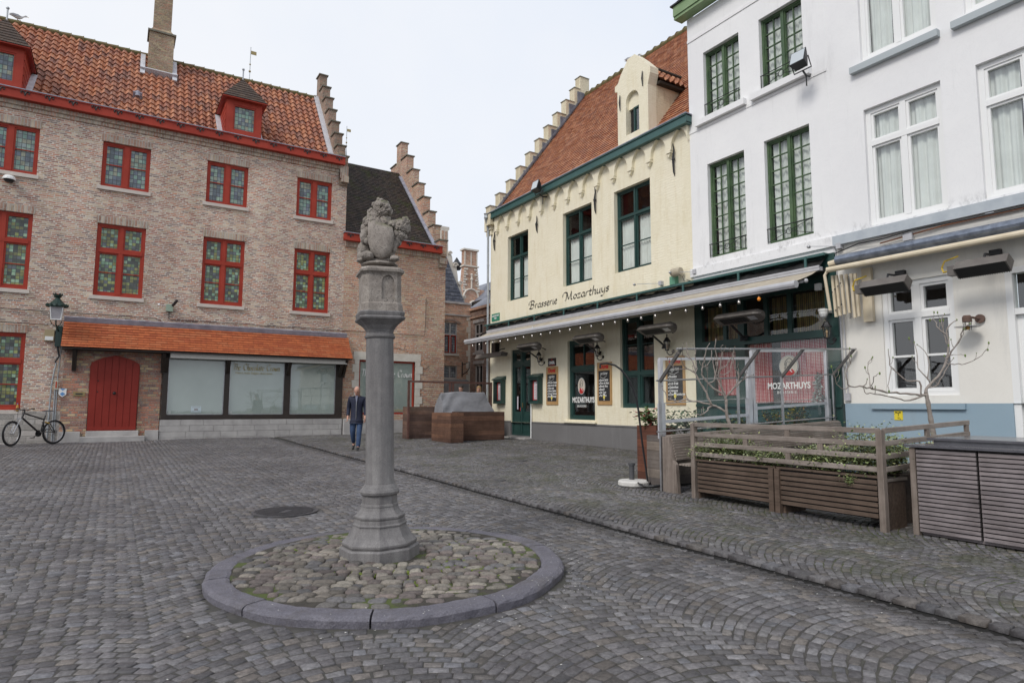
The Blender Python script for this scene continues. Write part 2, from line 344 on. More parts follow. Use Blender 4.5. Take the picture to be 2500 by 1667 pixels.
M['green2']=plain('leaf_green_paint',(.04,.08,.035),.5,(.08,.135,.06),3)
M['sage']=plain('cornice_green',(.19,.29,.14),.6,(.25,.35,.19),3)
M['whitepaint']=plain('white_frame_paint',(.82,.82,.81),.35)
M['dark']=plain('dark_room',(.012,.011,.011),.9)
M['darkwood']=plain('dark_stained_wood',(.022,.015,.012),.55,(.035,.024,.018),3)
M['curtain']=plain('net_curtain',(.72,.7,.68),.95,(.8,.78,.76),3)
M['glass']=clearglass('window_glass')
M['glassr']=clearglass('window_glass_reflective',refl=.26,wave=.02)
M['glasss']=clearglass('shop_glass',refl=.20,wave=.012)
M['glassm']=clearglass('window_glass_plain',refl=.10,wave=.01)
M['glassc']=clearglass('screen_glass',(.985,.992,.988),refl=.03)
M['steel']=plain('brushed_steel',(.38,.38,.39),.35,(.5,.5,.51),8,metal=.85)
M['alu']=plain('anodised_aluminium',(.58,.58,.61),.4,(.66,.66,.69),5,metal=.5)
M['flash']=plain('pale_lead_flashing',(.48,.48,.51),.55,(.62,.62,.65),5)
M['zinc']=plain('zinc_pipe',(.34,.36,.38),.45,(.44,.46,.48),6,metal=.5)
M['black']=plain('black_plastic',(.02,.02,.022),.45)
M['brass']=plain('brass',(.32,.25,.12),.4,metal=.8)
# ================= GROUND =================
KC=(2.15,5.46); DR=4.97
def gz(x,y):
    d=x-DR
    z=.0085*x+.0134*y
    dip=np.where(d<0.015,-.024*np.exp(-(d/.30)**2),.004*np.exp(-(d/.5)**2))
    return z+dip+.006*np.sin(x*1.3+y*.7)*np.sin(y*.9-x*.4)
def g1(x,y): return .0085*x+.0134*y
t=NT('paving_joint_dirt'); P=t.pos(); c=t.ramp(t.noise(P,7,5,.7),[(.3,(.038,.035,.035)),(.7,(.085,.077,.07))])
spx=t.n('SeparateXYZ',{0:P}).outputs[0]; right=t.n('MapRange',{0:spx,1:5.0,2:5.6}).outputs[0]
mo=t.math('MULTIPLY',t.ramp(t.noise(P,1.3,5,.7),[(.42,(0,0,0)),(.58,(1,1,1))]),t.math('ADD',t.math('MULTIPLY',right,.75),.12)); c=t.mix(mo,c,(.055,.07,.016)); gp=t.n('MapRange',{0:t.math('ABSOLUTE',t.math('SUBTRACT',spx,4.965)),1:.03,2:.09,3:1,4:0}).outputs[0]; c=t.mix(gp,c,(.012,.011,.010))
t.set('Base Color',c); t.set('Roughness',.9); t.bump(t.noise(P,60,4),.5,.006); M['joint']=t.m
nx,ny=120,160; gx=np.linspace(-14,26,nx); gy=np.linspace(-8,60,ny)
GX,GY=np.meshgrid(gx,gy,indexing='ij'); 
# denser columns round the drain so the channel dip follows the setts
gx=np.sort(np.concatenate([gx,np.linspace(3.9,6.2,30)])); GX,GY=np.meshgrid(gx,gy,indexing='ij')
g=grid_mesh('ground',np.stack([GX,GY,gz(GX,GY)-.0055-.022*np.exp(-((GX-DR)/.3)**2)],-1),M['joint']); tag(g,kind='structure')
far=MB().quad((-150,-150,-.4),(150,-150,-.4),(150,150,-.4),(-150,150,-.4)).build('outer_ground',M['joint']); tag(far,kind='structure')
def settmat(name,pal,mot=.42,rough=.5,wet=True):
    t=NT(name); P=t.pos(); a=t.n('Attribute',attribute_name='rnd'); r=a.outputs['Fac']; n=len(pal)
    c=t.ramp(r,[(i/n,q) for i,q in enumerate(pal)],'CONSTANT')
    c=t.mix(1,c,t.ramp(t.math('FRACT',t.math('MULTIPLY',r,37.)),[(0,(.68,.68,.68)),(1,(1.3,1.3,1.3))]),'MULTIPLY')
    g=t.noise(P,34,5,.75); c=t.mix(1,c,t.ramp(g,[(.36,(1-mot,)*3),(.62,(1.18,1.17,1.16))]),'MULTIPLY')
    c=t.mix(1,c,t.ramp(t.noise(P,.55,5,.6),[(.35,(.74,.73,.74)),(.65,(1.1,1.1,1.1))]),'MULTIPLY')
    if wet:
        X=t.n('SeparateXYZ',{0:P}).outputs[0]; rt=t.n('MapRange',{0:X,1:5.0,2:5.8}).outputs[0]
        mk=t.math('MULTIPLY',t.ramp(t.noise(P,1.7,6,.75),[(.46,(0,0,0)),(.64,(1,1,1))]),t.math('MULTIPLY',rt,.62)); c=t.mix(mk,c,(.062,.066,.03))
        d=t.math('ABSOLUTE',t.math('SUBTRACT',X,4.82)); w=t.n('MapRange',{0:t.math('ADD',d,t.math('MULTIPLY',t.noise(P,3,4),.35)),1:.18,2:.42,3:1,4:0}).outputs[0]
        c=t.mix(t.math('MULTIPLY',w,.6),c,(.02,.018,.016)); t.set('Roughness',t.math('SUBTRACT',rough+.0,t.math('MULTIPLY',w,.25)))
    else: t.set('Roughness',rough)
    t.set('Base Color',c); t.set('Specular IOR Level',.35); t.bump(t.math('ADD',g,t.noise(P,130,3)),.55,.006); return t.m
M['sett']=settmat('granite_setts',[(.154,.147,.15),(.135,.128,.133),(.170,.163,.164),(.143,.136,.14),(.158,.157,.168),(.155,.142,.133),(.122,.117,.121),(.187,.181,.185),(.15,.143,.146),(.166,.148,.134)],rough=.52)
M['islandstone']=settmat('field_cobbles',[(.19,.17,.145),(.15,.14,.13),(.22,.195,.165),(.17,.14,.125),(.135,.13,.13),(.20,.18,.155),(.155,.13,.12),(.235,.215,.18)],.4,.7,False)
def stones(name,C,A,L,Wd,mat,h=.0,bev=.005,dome=.001,jit=.006):
    # C (n,2) centres, A angle, L length along angle, Wd width
    n=len(C); r=rng.random
    co=np.array([[-1,-1],[1,-1],[1,1],[-1,1]],float)
    ca,sa=np.cos(A),np.sin(A)
    def ring(inset,z,jj):
        px=co[None,:,0]*(L[:,None]/2-inset); py=co[None,:,1]*(Wd[:,None]/2-inset)
        px=px+jj[:,:,0]; py=py+jj[:,:,1]
        X=C[:,0,None]+px*ca[:,None]-py*sa[:,None]; Y=C[:,1,None]+px*sa[:,None]+py*ca[:,None]
        return np.stack([X,Y,z],-1)
    jj=(r((n,4,2))-.5)*2*jit
    zc=gz(C[:,0],C[:,1])+h+np.where(np.abs(C[:,0]-DR-.075)<.02,.014,0)+(r(n)-.5)*.006
    tl=(r((n,4))-.5)*.005
    top=ring(bev,zc[:,None]+tl,jj*.8); mid=ring(0,zc[:,None]+tl-.0045,jj); bot=ring(0,zc[:,None]-.04+tl*0,jj)
    cen=np.stack([C[:,0],C[:,1],zc+dome],-1)[:,None,:]
    Vv=np.concatenate([bot,mid,top,cen],1).reshape(-1,3); k=13
    F=[(0,1,5,4),(1,2,6,5),(2,3,7,6),(3,0,4,7),(4,5,9,8),(5,6,10,9),(6,7,11,10),(7,4,8,11)]
    T=[(8,9,12),(9,10,12),(10,11,12),(11,8,12)]
    base=(np.arange(n)*k)[:,None,None]
    q=(np.array(F)[None]+base); tr=(np.array(T)[None]+base)
    me=bpy.data.meshes.new(name); nq=n*8; ntq=n*4
    me.vertices.add(n*k); me.vertices.foreach_set('co',Vv.ravel())
    loops=np.concatenate([q.reshape(n,-1),tr.reshape(n,-1)],1).ravel()
    me.loops.add(len(loops)); me.loops.foreach_set('vertex_index',loops)
    tot=np.tile([4]*8+[3]*4,n); st=np.concatenate([[0],np.cumsum(tot)[:-1]])
    me.polygons.add(n*12); me.polygons.foreach_set('loop_start',st); me.polygons.foreach_set('loop_total',tot)
    me.update(calc_edges=True)
    at=me.attributes.new('rnd','FLOAT','FACE'); at.data.foreach_set('value',np.repeat(r(n),12))
    me.materials.append(mat); o=bpy.data.objects.new(name,me); COL.objects.link(o); return o
def visible(x,y):
    fwd=.5241*x+.8457*y
    return (fwd>2.3)&(x>-.125*y-1.6)&(y>.35*x-1.4)
def free(x,y):
    a=(np.hypot(x-KC[0],y-KC[1])>1.545)&(np.hypot(x-1.95,y-8.68)>.43)
    b=~((y>24.5)&(x<11.9)); c=~((x>12.36)&(y<22.1)); d=~((x>18.1)|(y>34))
    e=True; f=(y<22.5)|(x<12.4)|(y>22.2)
    return a&b&c&d&e&f
def lanes(xa,xb,w,sag,pitch,ymin,ymax,flip=1,tl=None):
    tl=tl or pitch
    Cs=[];As=[];Ls=[];Ws=[]
    nl=int(math.ceil((xb-xa)/w))
    for j in range(nl):
        x0=xa+j*w; ph=rng.random()*pitch
        v=np.linspace(-w/2,w/2,400); yy=-sag*(2*v/w)**2; s=np.concatenate([[0],np.cumsum(np.hypot(np.diff(v),np.diff(yy)))])
        n=int(round(s[-1]/tl))
        for k in range(int((ymax-ymin)/pitch)+int(sag/pitch)+2):
            y0=ymin+k*pitch+ph
            cut=np.sort((np.arange(n+1)+ (rng.random(n+1)-.5)*.34)); cut[0]=0; cut[-1]=n
            sc=cut/n*s[-1]; mid=(sc[1:]+sc[:-1])/2; ln=np.diff(sc)
            vm=np.interp(mid,s,v); ym=-sag*(2*vm/w)**2; sl=-sag*8*vm/w**2; th=np.arctan(sl)
            Cs.append(np.stack([x0+w/2+vm,y0+flip*ym],-1)); As.append(flip*th); Ls.append(ln-.006); Ws.append(pitch*np.cos(th)*(.92+.0*vm)-.002)
    C=np.concatenate(Cs);A=np.concatenate(As);L=np.concatenate(Ls);Wd=np.concatenate(Ws)
    C=C+(rng.random(C.shape)-.5)*.006; A=A+(rng.random(len(A))-.5)*.07; L=L*(1-.07*rng.random(len(L)))
    Wd=Wd*(1-.06*rng.random(len(Wd)))
    ok=visible(C[:,0],C[:,1])&free(C[:,0],C[:,1])&(C[:,0]>xa)&(C[:,0]<xb); return C[ok],A[ok],L[ok],Wd[ok]
parts=[lanes(DR-.05-1.55*7,DR-.045,1.55,.30,.084,1,25,tl=.105),lanes(DR+.14,DR+.14+1.95*4,1.95,.52,.086,1,34,tl=.095)]
C,A,L_,W_=[np.concatenate([p[i] for p in parts]) for i in range(4)]
# channel: two straight rows of longer setts, kerb row on the right
ch=[]
for xo,wd in ((DR+.075,.125),):
    y=1.5
    while y<21: l=.12+.08*random.random(); ch.append((xo,y+l/2,l,wd)); y+=l
ch=np.array(ch); ok=visible(ch[:,0],ch[:,1]); ch=ch[ok]
C=np.concatenate([C,ch[:,:2]]);A=np.concatenate([A,np.full(len(ch),math.pi/2)]);L_=np.concatenate([L_,ch[:,2]-.012]);W_=np.concatenate([W_,ch[:,3]-.01])
sq=stones('cobbled_square',C,A,L_,W_,M['sett']); tag(sq,kind='structure')
# ---- island of field cobbles ----
Cs=[];As=[];Ls=[];Ws=[]
y=-1.35
while y<1.35:
    rh=.075+.035*random.random(); x=-1.35+random.random()*.1
    while x<1.35:
        wl=.085+.085*random.random(); cx=x+wl/2; cy=y+rh/2+.03*math.sin(cx*3+y*2)
        if math.hypot(cx,cy)<1.26 and math.hypot(cx-.0,cy-.12)>.30:
            a=.52*1; xr_=cx*math.cos(-a)-cy*math.sin(-a); yr_=cx*math.sin(-a)+cy*math.cos(-a)
            Cs.append((KC[0]+xr_,KC[1]+yr_)); As.append(-a+(random.random()-.5)*.5); Ls.append(wl*(.93+.08*random.random())); Ws.append(rh*(.92+.12*random.random()))
        x+=wl
    y+=rh
def cobbles(name,C,A,L,Wd,mat,hf):
    vs=[];fs=[];rn=[]
    N=10
    for (cx,cy),a,l,w in zip(C,A,L,Wd):
        b=len(vs); z0=gz(np.array(cx),np.array(cy))+hf(cx,cy)+(random.random()-.5)*.012; ph=random.random()*6; tx=(random.random()-.5)*.12; ty=(random.random()-.5)*.12
        pw=[1+.16*math.sin(2*math.pi*k/N*2+ph)+.13*(random.random()-.5) for k in range(N)]
        for rr,zz in ((1,-.05),(1.0,.002),(.9,.013),(.6,.02)):
            for k in range(N):
                an=2*math.pi*k/N; c_,s_=math.cos(an),math.sin(an); e=.5
                px=l/2*rr*pw[k]*math.copysign(abs(c_)**e,c_); py=w/2*rr*pw[k]*math.copysign(abs(s_)**e,s_)
                vs.append((cx+px*math.cos(a)-py*math.sin(a),cy+px*math.sin(a)+py*math.cos(a),z0+zz+px*tx+py*ty))
        vs.append((cx,cy,z0+.022))
        for i in range(3):
            for k in range(N): k2=(k+1)%N; fs.append((b+i*N+k,b+i*N+k2,b+i*N+N+k2,b+i*N+N+k))
        for k in range(N): fs.append((b+3*N+k,b+3*N+(k+1)%N,b+4*N))
        rn+= [random.random()]*(4*N)
    o=mesh_obj(name,vs,fs,mat,smooth=True); at=o.data.attributes.new('rnd','FLOAT','FACE'); at.data.foreach_set('value',rn); return o
hisl=lambda x,y:.05+.03*max(0,1-math.hypot(x-KC[0],y-KC[1])/1.3)
tag(cobbles('cobble_island',Cs,As,Ls,Ws,M['islandstone'],hisl),kind='structure')
t=NT('island_soil'); P=t.pos(); c=t.ramp(t.noise(P,9,5,.7),[(.3,(.03,.027,.022)),(.7,(.07,.06,.048))]); mo=t.ramp(t.noise(P,2.4,5,.7),[(.50,(0,0,0)),(.6,(1,1,1))]); c=t.mix(mo,c,(.07,.09,.02)); t.set('Base Color',c); t.set('Roughness',.95); t.bump(t.noise(P,70,4),.8,.012); M['soil']=t.m
pr=[(0.01,.075)]+[(r,.054+.012*math.sin(r*7)) for r in (.3,.6,.9,1.15,1.31)]
vs=[];fs=[];N=48
for r,z in pr:
    for k in range(N): a=2*math.pi*k/N; x=KC[0]+r*math.cos(a); y=KC[1]+r*math.sin(a); vs.append((x,y,g1(x,y)+z-.006*0))
for i in range(len(pr)-1):
    for k in range(N): k2=(k+1)%N; fs.append((i*N+k,(i+1)*N+k,(i+1)*N+k2,i*N+k2))
tag(mesh_obj('island_earth',vs,fs,M['soil']),kind='structure')
# moss tufts between island stones + petals on the square (uncountable)
M['moss']=plain('moss',(.07,.10,.012),.95,(.14,.17,.03),20)
mb=MB()
for c in [( .25,-.42),(-.1,-.75),(.5,-.65),(-.55,-.1),(.75,.2),(.1,-.95),(-.75,.55),(-.2,.95),(.9,-.3),(.35,.8),(-.35,-.35),(.6,-1.0),(-.6,.75),(.05,-.5),(.42,-.3)]:
    for _ in range(34):
        x=KC[0]+c[0]+random.gauss(0,.085);y=KC[1]+c[1]+random.gauss(0,.06)
        if math.hypot(x-KC[0],y-KC[1])<1.25: mb.ball((x,y,g1(x,y)+hisl(x,y)-.004),.009+.012*random.random(),6,4,(1.3,1.3,.8))
tag(mb.build('moss',M['moss'],smooth=True),kind='stuff')
M['petal']=plain('petals',(.7,.68,.62),.8)
mb=MB()
for i in range(1500):
    if i%3==0: x=DR+random.gauss(-.1,.25); y=random.uniform(2,14)
    else: x=random.uniform(-3,7.4); y=random.uniform(2.5,14)
    if i%5==0: a=random.gauss(-.8,.7); x=KC[0]+1.65*math.cos(a)+random.gauss(0,.12); y=KC[1]+1.6*math.sin(a)+random.gauss(0,.12)
    r=.003+.005*random.random(); z=float(gz(np.array(x),np.array(y)))+.009+(.08 if math.hypot(x-KC[0],y-KC[1])<1.55 else 0)
    a=random.random()*3; mb.add([(x+r*math.cos(a+q)*s_,y+r*math.sin(a+q),z+.002*(q%2)) for q,s_ in ((0,1),(1.57,1.2),(3.14,1),(4.71,1.3))],[(0,1,2,3)])
tag(mb.build('fallen_petals',M['petal']),kind='stuff')
# ---- kerb ring ----
t=NT('bluestone_kerb'); P=t.pos(); c=t.ramp(t.noise(P,5,6,.75),[(.3,(.106,.101,.124)),(.7,(.18,.171,.198))]); c=t.mix(1,c,t.ramp(t.noise(P,90,3,.7),[(.35,(.75,.75,.75)),(.6,(1.1,1.1,1.1))]),'MULTIPLY'); c=t.mix(t.math('MULTIPLY',t.ramp(t.noise(P,2.3,6,.8),[(.5,(0,0,0)),(.68,(1,1,1))]),.6),c,(.07,.06,.05)); c=t.mix(t.ramp(t.noise(P,16,4,.8),[(.66,(0,0,0)),(.72,(1,1,1))]),c,(.27,.26,.27)); t.set('Base Color',c); t.set('Roughness',.6); t.bump(t.math('ADD',t.noise(P,14,6,.75),t.noise(P,60,4,.7)),.8,.012); M['kerb']=t.m
kr=thing('kerb_ring','ring of worn bluish kerbstones round the cobbled island of the column','kerb',(KC[0],KC[1],g1(*KC)))
js=[math.degrees(math.atan2(y-KC[1],x-KC[0])) for x,y in ((.75,4.75),(1.45,4.05),(2.35,3.95),(3.3,4.45),(3.63,5.2),(3.5,6.35),(2.75,6.95),(1.6,6.98),(.85,6.45),(.56,5.6))]
js=sorted(a%360 for a in js)
for i,a0 in enumerate(js):
    a1=js[(i+1)%len(js)]; a1+=360 if a1<a0 else 0
    vs=[];fs=[];n=14; prof=[(1.495,-.05),(1.50,.055),(1.488,.074),(1.465,.086),(1.335,.088),(1.31,.078),(1.30,.04),(1.30,-.05)]
    for k in range(n+1):
        a=math.radians(a0+.28+(a1-a0-.56)*k/n)
        for r,z in prof:
            r+=.009*math.sin(a*9+i)+(random.random()-.5)*.011; x=KC[0]+r*math.cos(a); y=KC[1]+r*math.sin(a); z2=z*(.8 if math.sin(a)<.3 else .58)+(random.random()-.5)*.006
            vs.append((x,y,g1(x,y)+z2))
    m=len(prof)
    for k in range(n):
        for q in range(m): fs.append((k*m+q,k*m+(q+1)%m,(k+1)*m+(q+1)%m,(k+1)*m+q))
    fs+=[tuple(range(m))[::-1],tuple(n*m+q for q in range(m))]
    mesh_obj('kerb_stone',vs,fs,M['kerb'],kr,smooth=False)
# ---- manhole ----
M['castiron']=plain('cast_iron',(.06,.058,.062),.55,(.1,.095,.1),12,metal=.3,bump=.3)
mc=(1.95,8.68); mz=g1(*mc); mh=thing('manhole_cover','round ribbed cast iron manhole cover set in the cobbles behind the column island','manhole cover',(mc[0],mc[1],mz))
MB().lathe([(.37,-.03),(.37,.012),(.41,.012),(.41,-.03)],32,(mc[0],mc[1],mz),cap=False).build('rim',M['castiron'],mh)
mb=MB().lathe([(.365,-.02),(.365,.006),(.001,.006)],32,(mc[0],mc[1],mz),cap=False)
for k in range(-11,12):
    d=k*.031; h=math.sqrt(max(0,.345**2-d*d)); dx,dy=math.cos(.9),math.sin(.9)
    a=(mc[0]-dy*d-dx*h,mc[1]+dx*d-dy*h,mz+.009); b=(mc[0]-dy*d+dx*h,mc[1]+dx*d+dy*h,mz+.009)
    if abs(d)<.05:
        q=.12; mb.bar(a,(mc[0]-dy*d-dx*q,mc[1]+dx*d-dy*q,mz+.009),.014,.012); mb.bar((mc[0]-dy*d+dx*q,mc[1]+dx*d+dy*q,mz+.009),b,.014,.012)
    else: mb.bar(a,b,.014,.012)
mb.build('lid',M['castiron'],mh)
for x,y in ((5.9,9.9),(8.1,12.6)):   # little round service caps in the paving
    z=g1(x,y); o=MB().lathe([(.1,-.02),(.1,.012),(.085,.016),(.001,.016)],20,(0,0,0),cap=False).build('service_cap',M['castiron']); o.location=(x,y,z)
    tag(o,'small pale round service cap in the cobbles '+('nearer the drain line' if x<7 else 'nearer the brasserie wall'),'service cap')
# ================= COLUMN =================
t=NT('column_granite'); P=t.obj(); c=t.ramp(t.noise(P,7,5,.7),[(.3,(.165,.157,.155)),(.7,(.235,.223,.216))]); c=t.mix(t.math('MULTIPLY',t.ramp(t.noise(P,190,2,.6),[(.5,(0,0,0)),(.6,(1,1,1))]),.6),c,(.09,.086,.09)); c=t.mix(t.ramp(t.noise(P,75,4,.6),[(.69,(0,0,0)),(.73,(1,1,1))]),c,(.38,.36,.34)); st_=t.noise(t.n('Mapping',{0:P,3:(9,9,.6)}).outputs[0],1.3,4,.7); c=t.mix(1,c,t.ramp(st_,[(.35,(.72,.71,.72)),(.6,(1.05,1.05,1.05))]),'MULTIPLY'); t.set('Base Color',c); t.set('Roughness',.7); t.bump(t.noise(P,90,4,.7),.5,.004); M['granite']=t.m
t=NT('statue_stone'); P=t.obj(); c=t.ramp(t.noise(P,8,6,.75),[(.3,(.17,.145,.125)),(.5,(.28,.245,.215)),(.7,(.38,.34,.30))]); c=t.mix(t.ramp(t.noise(P,75,3,.7),[(.56,(0,0,0)),(.64,(1,1,1))]),c,(.13,.11,.10)); 
nz=t.n('SeparateXYZ',{0:t.n('NewGeometry').outputs['Normal']}).outputs[2]; hz=t.n('SeparateXYZ',{0:P}).outputs[2]
mk=t.math('MULTIPLY',t.math('MULTIPLY',t.n('MapRange',{0:nz,1:.35,2:.8}).outputs[0],t.ramp(t.noise(P,9,3),[(.45,(0,0,0)),(.55,(1,1,1))])),t.n('MapRange',{0:hz,1:2.8,2:3.1}).outputs[0])
c=t.mix(mk,c,(.10,.115,.03)); t.set('Base Color',c); t.set('Roughness',.85); t.bump(t.noise(P,70,5,.75),.7,.006); M['statue']=t.m
CZ=g1(2.11,5.65)
col=thing('stone_column','tall grey stone column with a weathered lion and shield statue on its pedestal','column',(0,0,0))
ph8=math.atan2(-5.65,-2.11)/(2*math.pi/8)
b=MB()
b.lathe([(.355,.04),(.355,.15),(.34,.165),(.32,.165)],8,phase=ph8,cap=False)
b.lathe([(.322,.165),(.335,.185),(.335,.2),(.318,.215),(.285,.25),(.25,.31),(.235,.345)],8,phase=ph8,cap=False)
b.lathe([(.245,.345),(.245,.355),(.232,.365),(.228,.395),(.215,.40)],8,phase=ph8,cap=False)
b.lathe([(.222,.40),(.228,.412),(.228,.425),(.205,.44),(.175,.475),(.163,.51)],8,phase=ph8,cap=False)
b.lathe([(.170,.51),(.166,.525),(.158,.53),(.156,.60),(.162,.605)],8,phase=ph8,cap=False)
b.lathe([(.155,.60),(.172,.615),(.177,.635),(.168,.655),(.158,.665),(.15,.68),(.135,.70),(.13,.702)],32,cap=False)
b.build('base',M['granite'],col,world=False)
MB().lathe([(.131,.70),(.131,.715),(.128,.72),(.128,.92),(.1275,.925),(.1275,1.6),(.125,2.03)],32,cap=False).build('shaft',M['granite'],col,world=False,smooth=True)
def csq(a,ch,z,rot,cx=0,cy=0):
    p=[(a,-a+ch),(a,a-ch),(a-ch,a),(-a+ch,a),(-a,a-ch),(-a,-a+ch),(-a+ch,-a),(a-ch,-a)]; c_,s_=math.cos(rot),math.sin(rot)
    return [(cx+x*c_-y*s_,cy+x*s_+y*c_,z) for x,y in p]
def loft(mb,secs):
    n=len(secs[0]); vs=[p for s_ in secs for p in s_]; fs=[]
    for i in range(len(secs)-1):
        for k in range(n): k2=(k+1)%n; fs.append((i*n+k,i*n+k2,(i+1)*n+k2,(i+1)*n+k))
    fs+=[tuple(range(n))[::-1],tuple((len(secs)-1)*n+k for k in range(n))]; mb.add(vs,fs)
fr=math.atan2(-5.65,-2.11)+math.radians(10)
b=MB(); b.lathe([(.125,2.02),(.138,2.03),(.142,2.045),(.132,2.055),(.13,2.07),(.125,2.075)],32,cap=False)
loft(b,[csq(a,c,z,fr) for a,c,z in ((.112,.045,2.07),(.12,.045,2.10),(.145,.045,2.14),(.185,.05,2.175),(.205,.05,2.19),(.21,.05,2.205),(.202,.05,2.218),(.196,.05,2.222),(.20,.05,2.225),(.205,.05,2.25),(.20,.05,2.262))])
b.build('capital',M['granite'],col,world=False)
b=MB(); loft(b,[csq(a,c,z,fr) for a,c,z in ((.192,.055,2.262),(.186,.055,2.33),(.177,.052,2.345),(.176,.05,2.60),(.185,.05,2.615),(.2,.055,2.625),(.202,.055,2.645),(.185,.06,2.67),(.15,.06,2.68))])
ped=b.build('pedestal',M['statue'],col,world=False)
# niche cut
nrm=Vector((math.cos(fr),math.sin(fr),0)); tg=Vector((-math.sin(fr),math.cos(fr),0))
rt=tg if tg.dot(Vector((_r.x,_r.y,0)))>0 else -tg
arch=[(-.06,2.37),(.06,2.37),(.06,2.52)]+[(.06*math.cos(a),2.52+.075*math.sin(a)) for a in np.linspace(.3,math.pi-.3,7)]+[(-.06,2.52)]
poly=[rt*(x+.045)+nrm*.158+Vector((0,0,z)) for x,z in arch]
cut=MB().prism(poly,nrm*.06).build('niche_cutter',M['statue'])
bm=bmesh.new(); bm.from_mesh(cut.data); bmesh.ops.recalc_face_normals(bm,faces=bm.faces); bm.to_mesh(cut.data); bm.free()
bm=bmesh.new(); bm.from_mesh(ped.data); bmesh.ops.recalc_face_normals(bm,faces=bm.faces); bm.to_mesh(ped.data); bm.free()
bo=ped.modifiers.new('b','BOOLEAN'); bo.object=cut; bo.operation='DIFFERENCE'; bo.solver='EXACT'; evaluated(ped); bpy.data.objects.remove(cut)
# lion with shield, sculpted from blobs; local axes: a = image right, d = towards viewer, z up
va=Vector((_r.x,_r.y,0)).normalized(); vd=Vector((-_f.x,-_f.y,0)).normalized()
def sculpt(name,blobs,vox,mat,disp,parent,dsize=.03,smooth_it=1,extra=None,hard=False):
    mb=MB()
    for (a,d,z,ra,rd,rz) in blobs:
        n,m=14,9; c=va*a+vd*d+Vector((0,0,z)); vs=[]; 
        tmp=MB().ball((0,0,0),1,n,m)
        mb.add([c+va*(v[0]*ra)+vd*(v[1]*rd)+Vector((0,0,v[2]*rz)) for v in tmp.v],tmp.f)
    if extra: extra(mb)
    o=mb.build(name,mat,parent,world=False,smooth=True)
    r=o.modifiers.new('r','REMESH'); r.mode='VOXEL'; r.voxel_size=vox; r.use_smooth_shade=True
    if smooth_it: sm=o.modifiers.new('s','SMOOTH'); sm.iterations=smooth_it; sm.factor=.5
    for i,(st,sz) in enumerate(disp):
        tx=bpy.data.textures.new('clouds%d'%i,'CLOUDS'); tx.noise_scale=sz; tx.noise_depth=2; tx.noise_type='HARD_NOISE' if hard else 'SOFT_NOISE'
        dm=o.modifiers.new('d','DISPLACE'); dm.texture=tx; dm.strength=st; dm.mid_level=.5; dm.texture_coords='LOCAL'
    evaluated(o); o.data.polygons.foreach_set('use_smooth',[True]*len(o.data.polygons)); return o
J=lambda x,y:((x-524)*.00096,3.335-(y-180)*.000965-.005)   # sculpture layout from its outline
def jb(x,y,d,rx,rz,rd=None): a,z=J(x,y); return (a,d,z,rx*.00096,(rd or rx)*.00096,rz*.00096)
mane=[jb(545,240,.02,78,70),jb(450,470,.03,60,60),jb(470,400,.05,66,60),jb(585,295,.07,58,50),jb(600,285,.10,30,24),jb(490,330,.0,86,80),jb(435,400,-.01,76,78),jb(520,420,.05,70,60),jb(395,450,-.01,55,75),jb(590,410,.06,52,46),jb(560,230,.0,52,48)]
curls=[]
random.seed(11)
for i in range(120):
    b0=random.choice(mane[:8]); th=random.random()*6.28; ph=random.uniform(-.6,1.2)
    a,d,z,ra,rd,rz=b0; curls.append((a+ra*math.cos(th)*math.cos(ph),d+rd*math.sin(th)*math.cos(ph)*.9+.0,z+rz*math.sin(ph),.009+.008*random.random(),.012,.012+.016*random.random()))
body=[jb(400,560,-.05,75,110,110),jb(375,660,-.03,80,100,110),jb(350,730,.0,50,60,80),jb(430,745,.12,66,48,60),jb(360,780,.06,50,22,70),jb(690,775,.11,45,32,50),jb(500,600,-.08,120,150,80),jb(560,640,-.06,110,140,80),
  jb(385,540,.06,44,80,50),jb(420,600,.10,28,35,34),jb(445,560,.12,22,22),jb(700,560,.06,32,90,34),jb(680,650,.08,28,60),jb(520,815,.0,185,32,175),jb(530,780,.0,150,30,120),jb(590,370,.05,52,60),jb(625,430,.06,50,40),jb(560,400,.03,70,60)]
helm=[jb(745,445,.04,82,76),jb(640,440,.05,50,40),jb(775,410,.06,42,40),jb(700,430,.06,45,42),jb(725,520,.04,62,60),jb(700,590,.04,35,50),jb(660,430,.08,34,28),jb(790,470,.05,36,40)]
for i in range(55):
    a,d,z,ra,rd,rz=random.choice(helm); th=random.random()*6.28; ph=random.uniform(-.8,1.2)
    curls.append((a+ra*math.cos(th)*math.cos(ph),d+rd*math.sin(th)*math.cos(ph),z+rz*math.sin(ph),.010+.008*random.random(),.012,.012+.01*random.random()))
def paws(mb):
    for cx,cz in ((430,760),(700,785)):
        for k in range(4): a,z=J(cx-36+k*22,cz); c=va*a+vd*(.145)+Vector((0,0,z)); tt=MB().ball((0,0,0),1,10,7); mb.add([c+va*(v[0]*.013)+vd*(v[1]*.03)+Vector((0,0,v[2]*.02)) for v in tt.v],tt.f)
lion=sculpt('lion_statue',body,.005,M['statue'],[(.010,.03),(.006,.012)],col,extra=paws)
face=[jb(612,268,.12,34,26),jb(628,300,.12,26,15),jb(600,318,.11,24,14),jb(575,238,.12,30,24),jb(596,250,.155,9,8),jb(640,285,.12,14,10)]
sculpt('mane',mane+curls+helm+face,.0045,M['statue'],[(-.020,.032),(-.012,.014)],lion,hard=True,smooth_it=0)
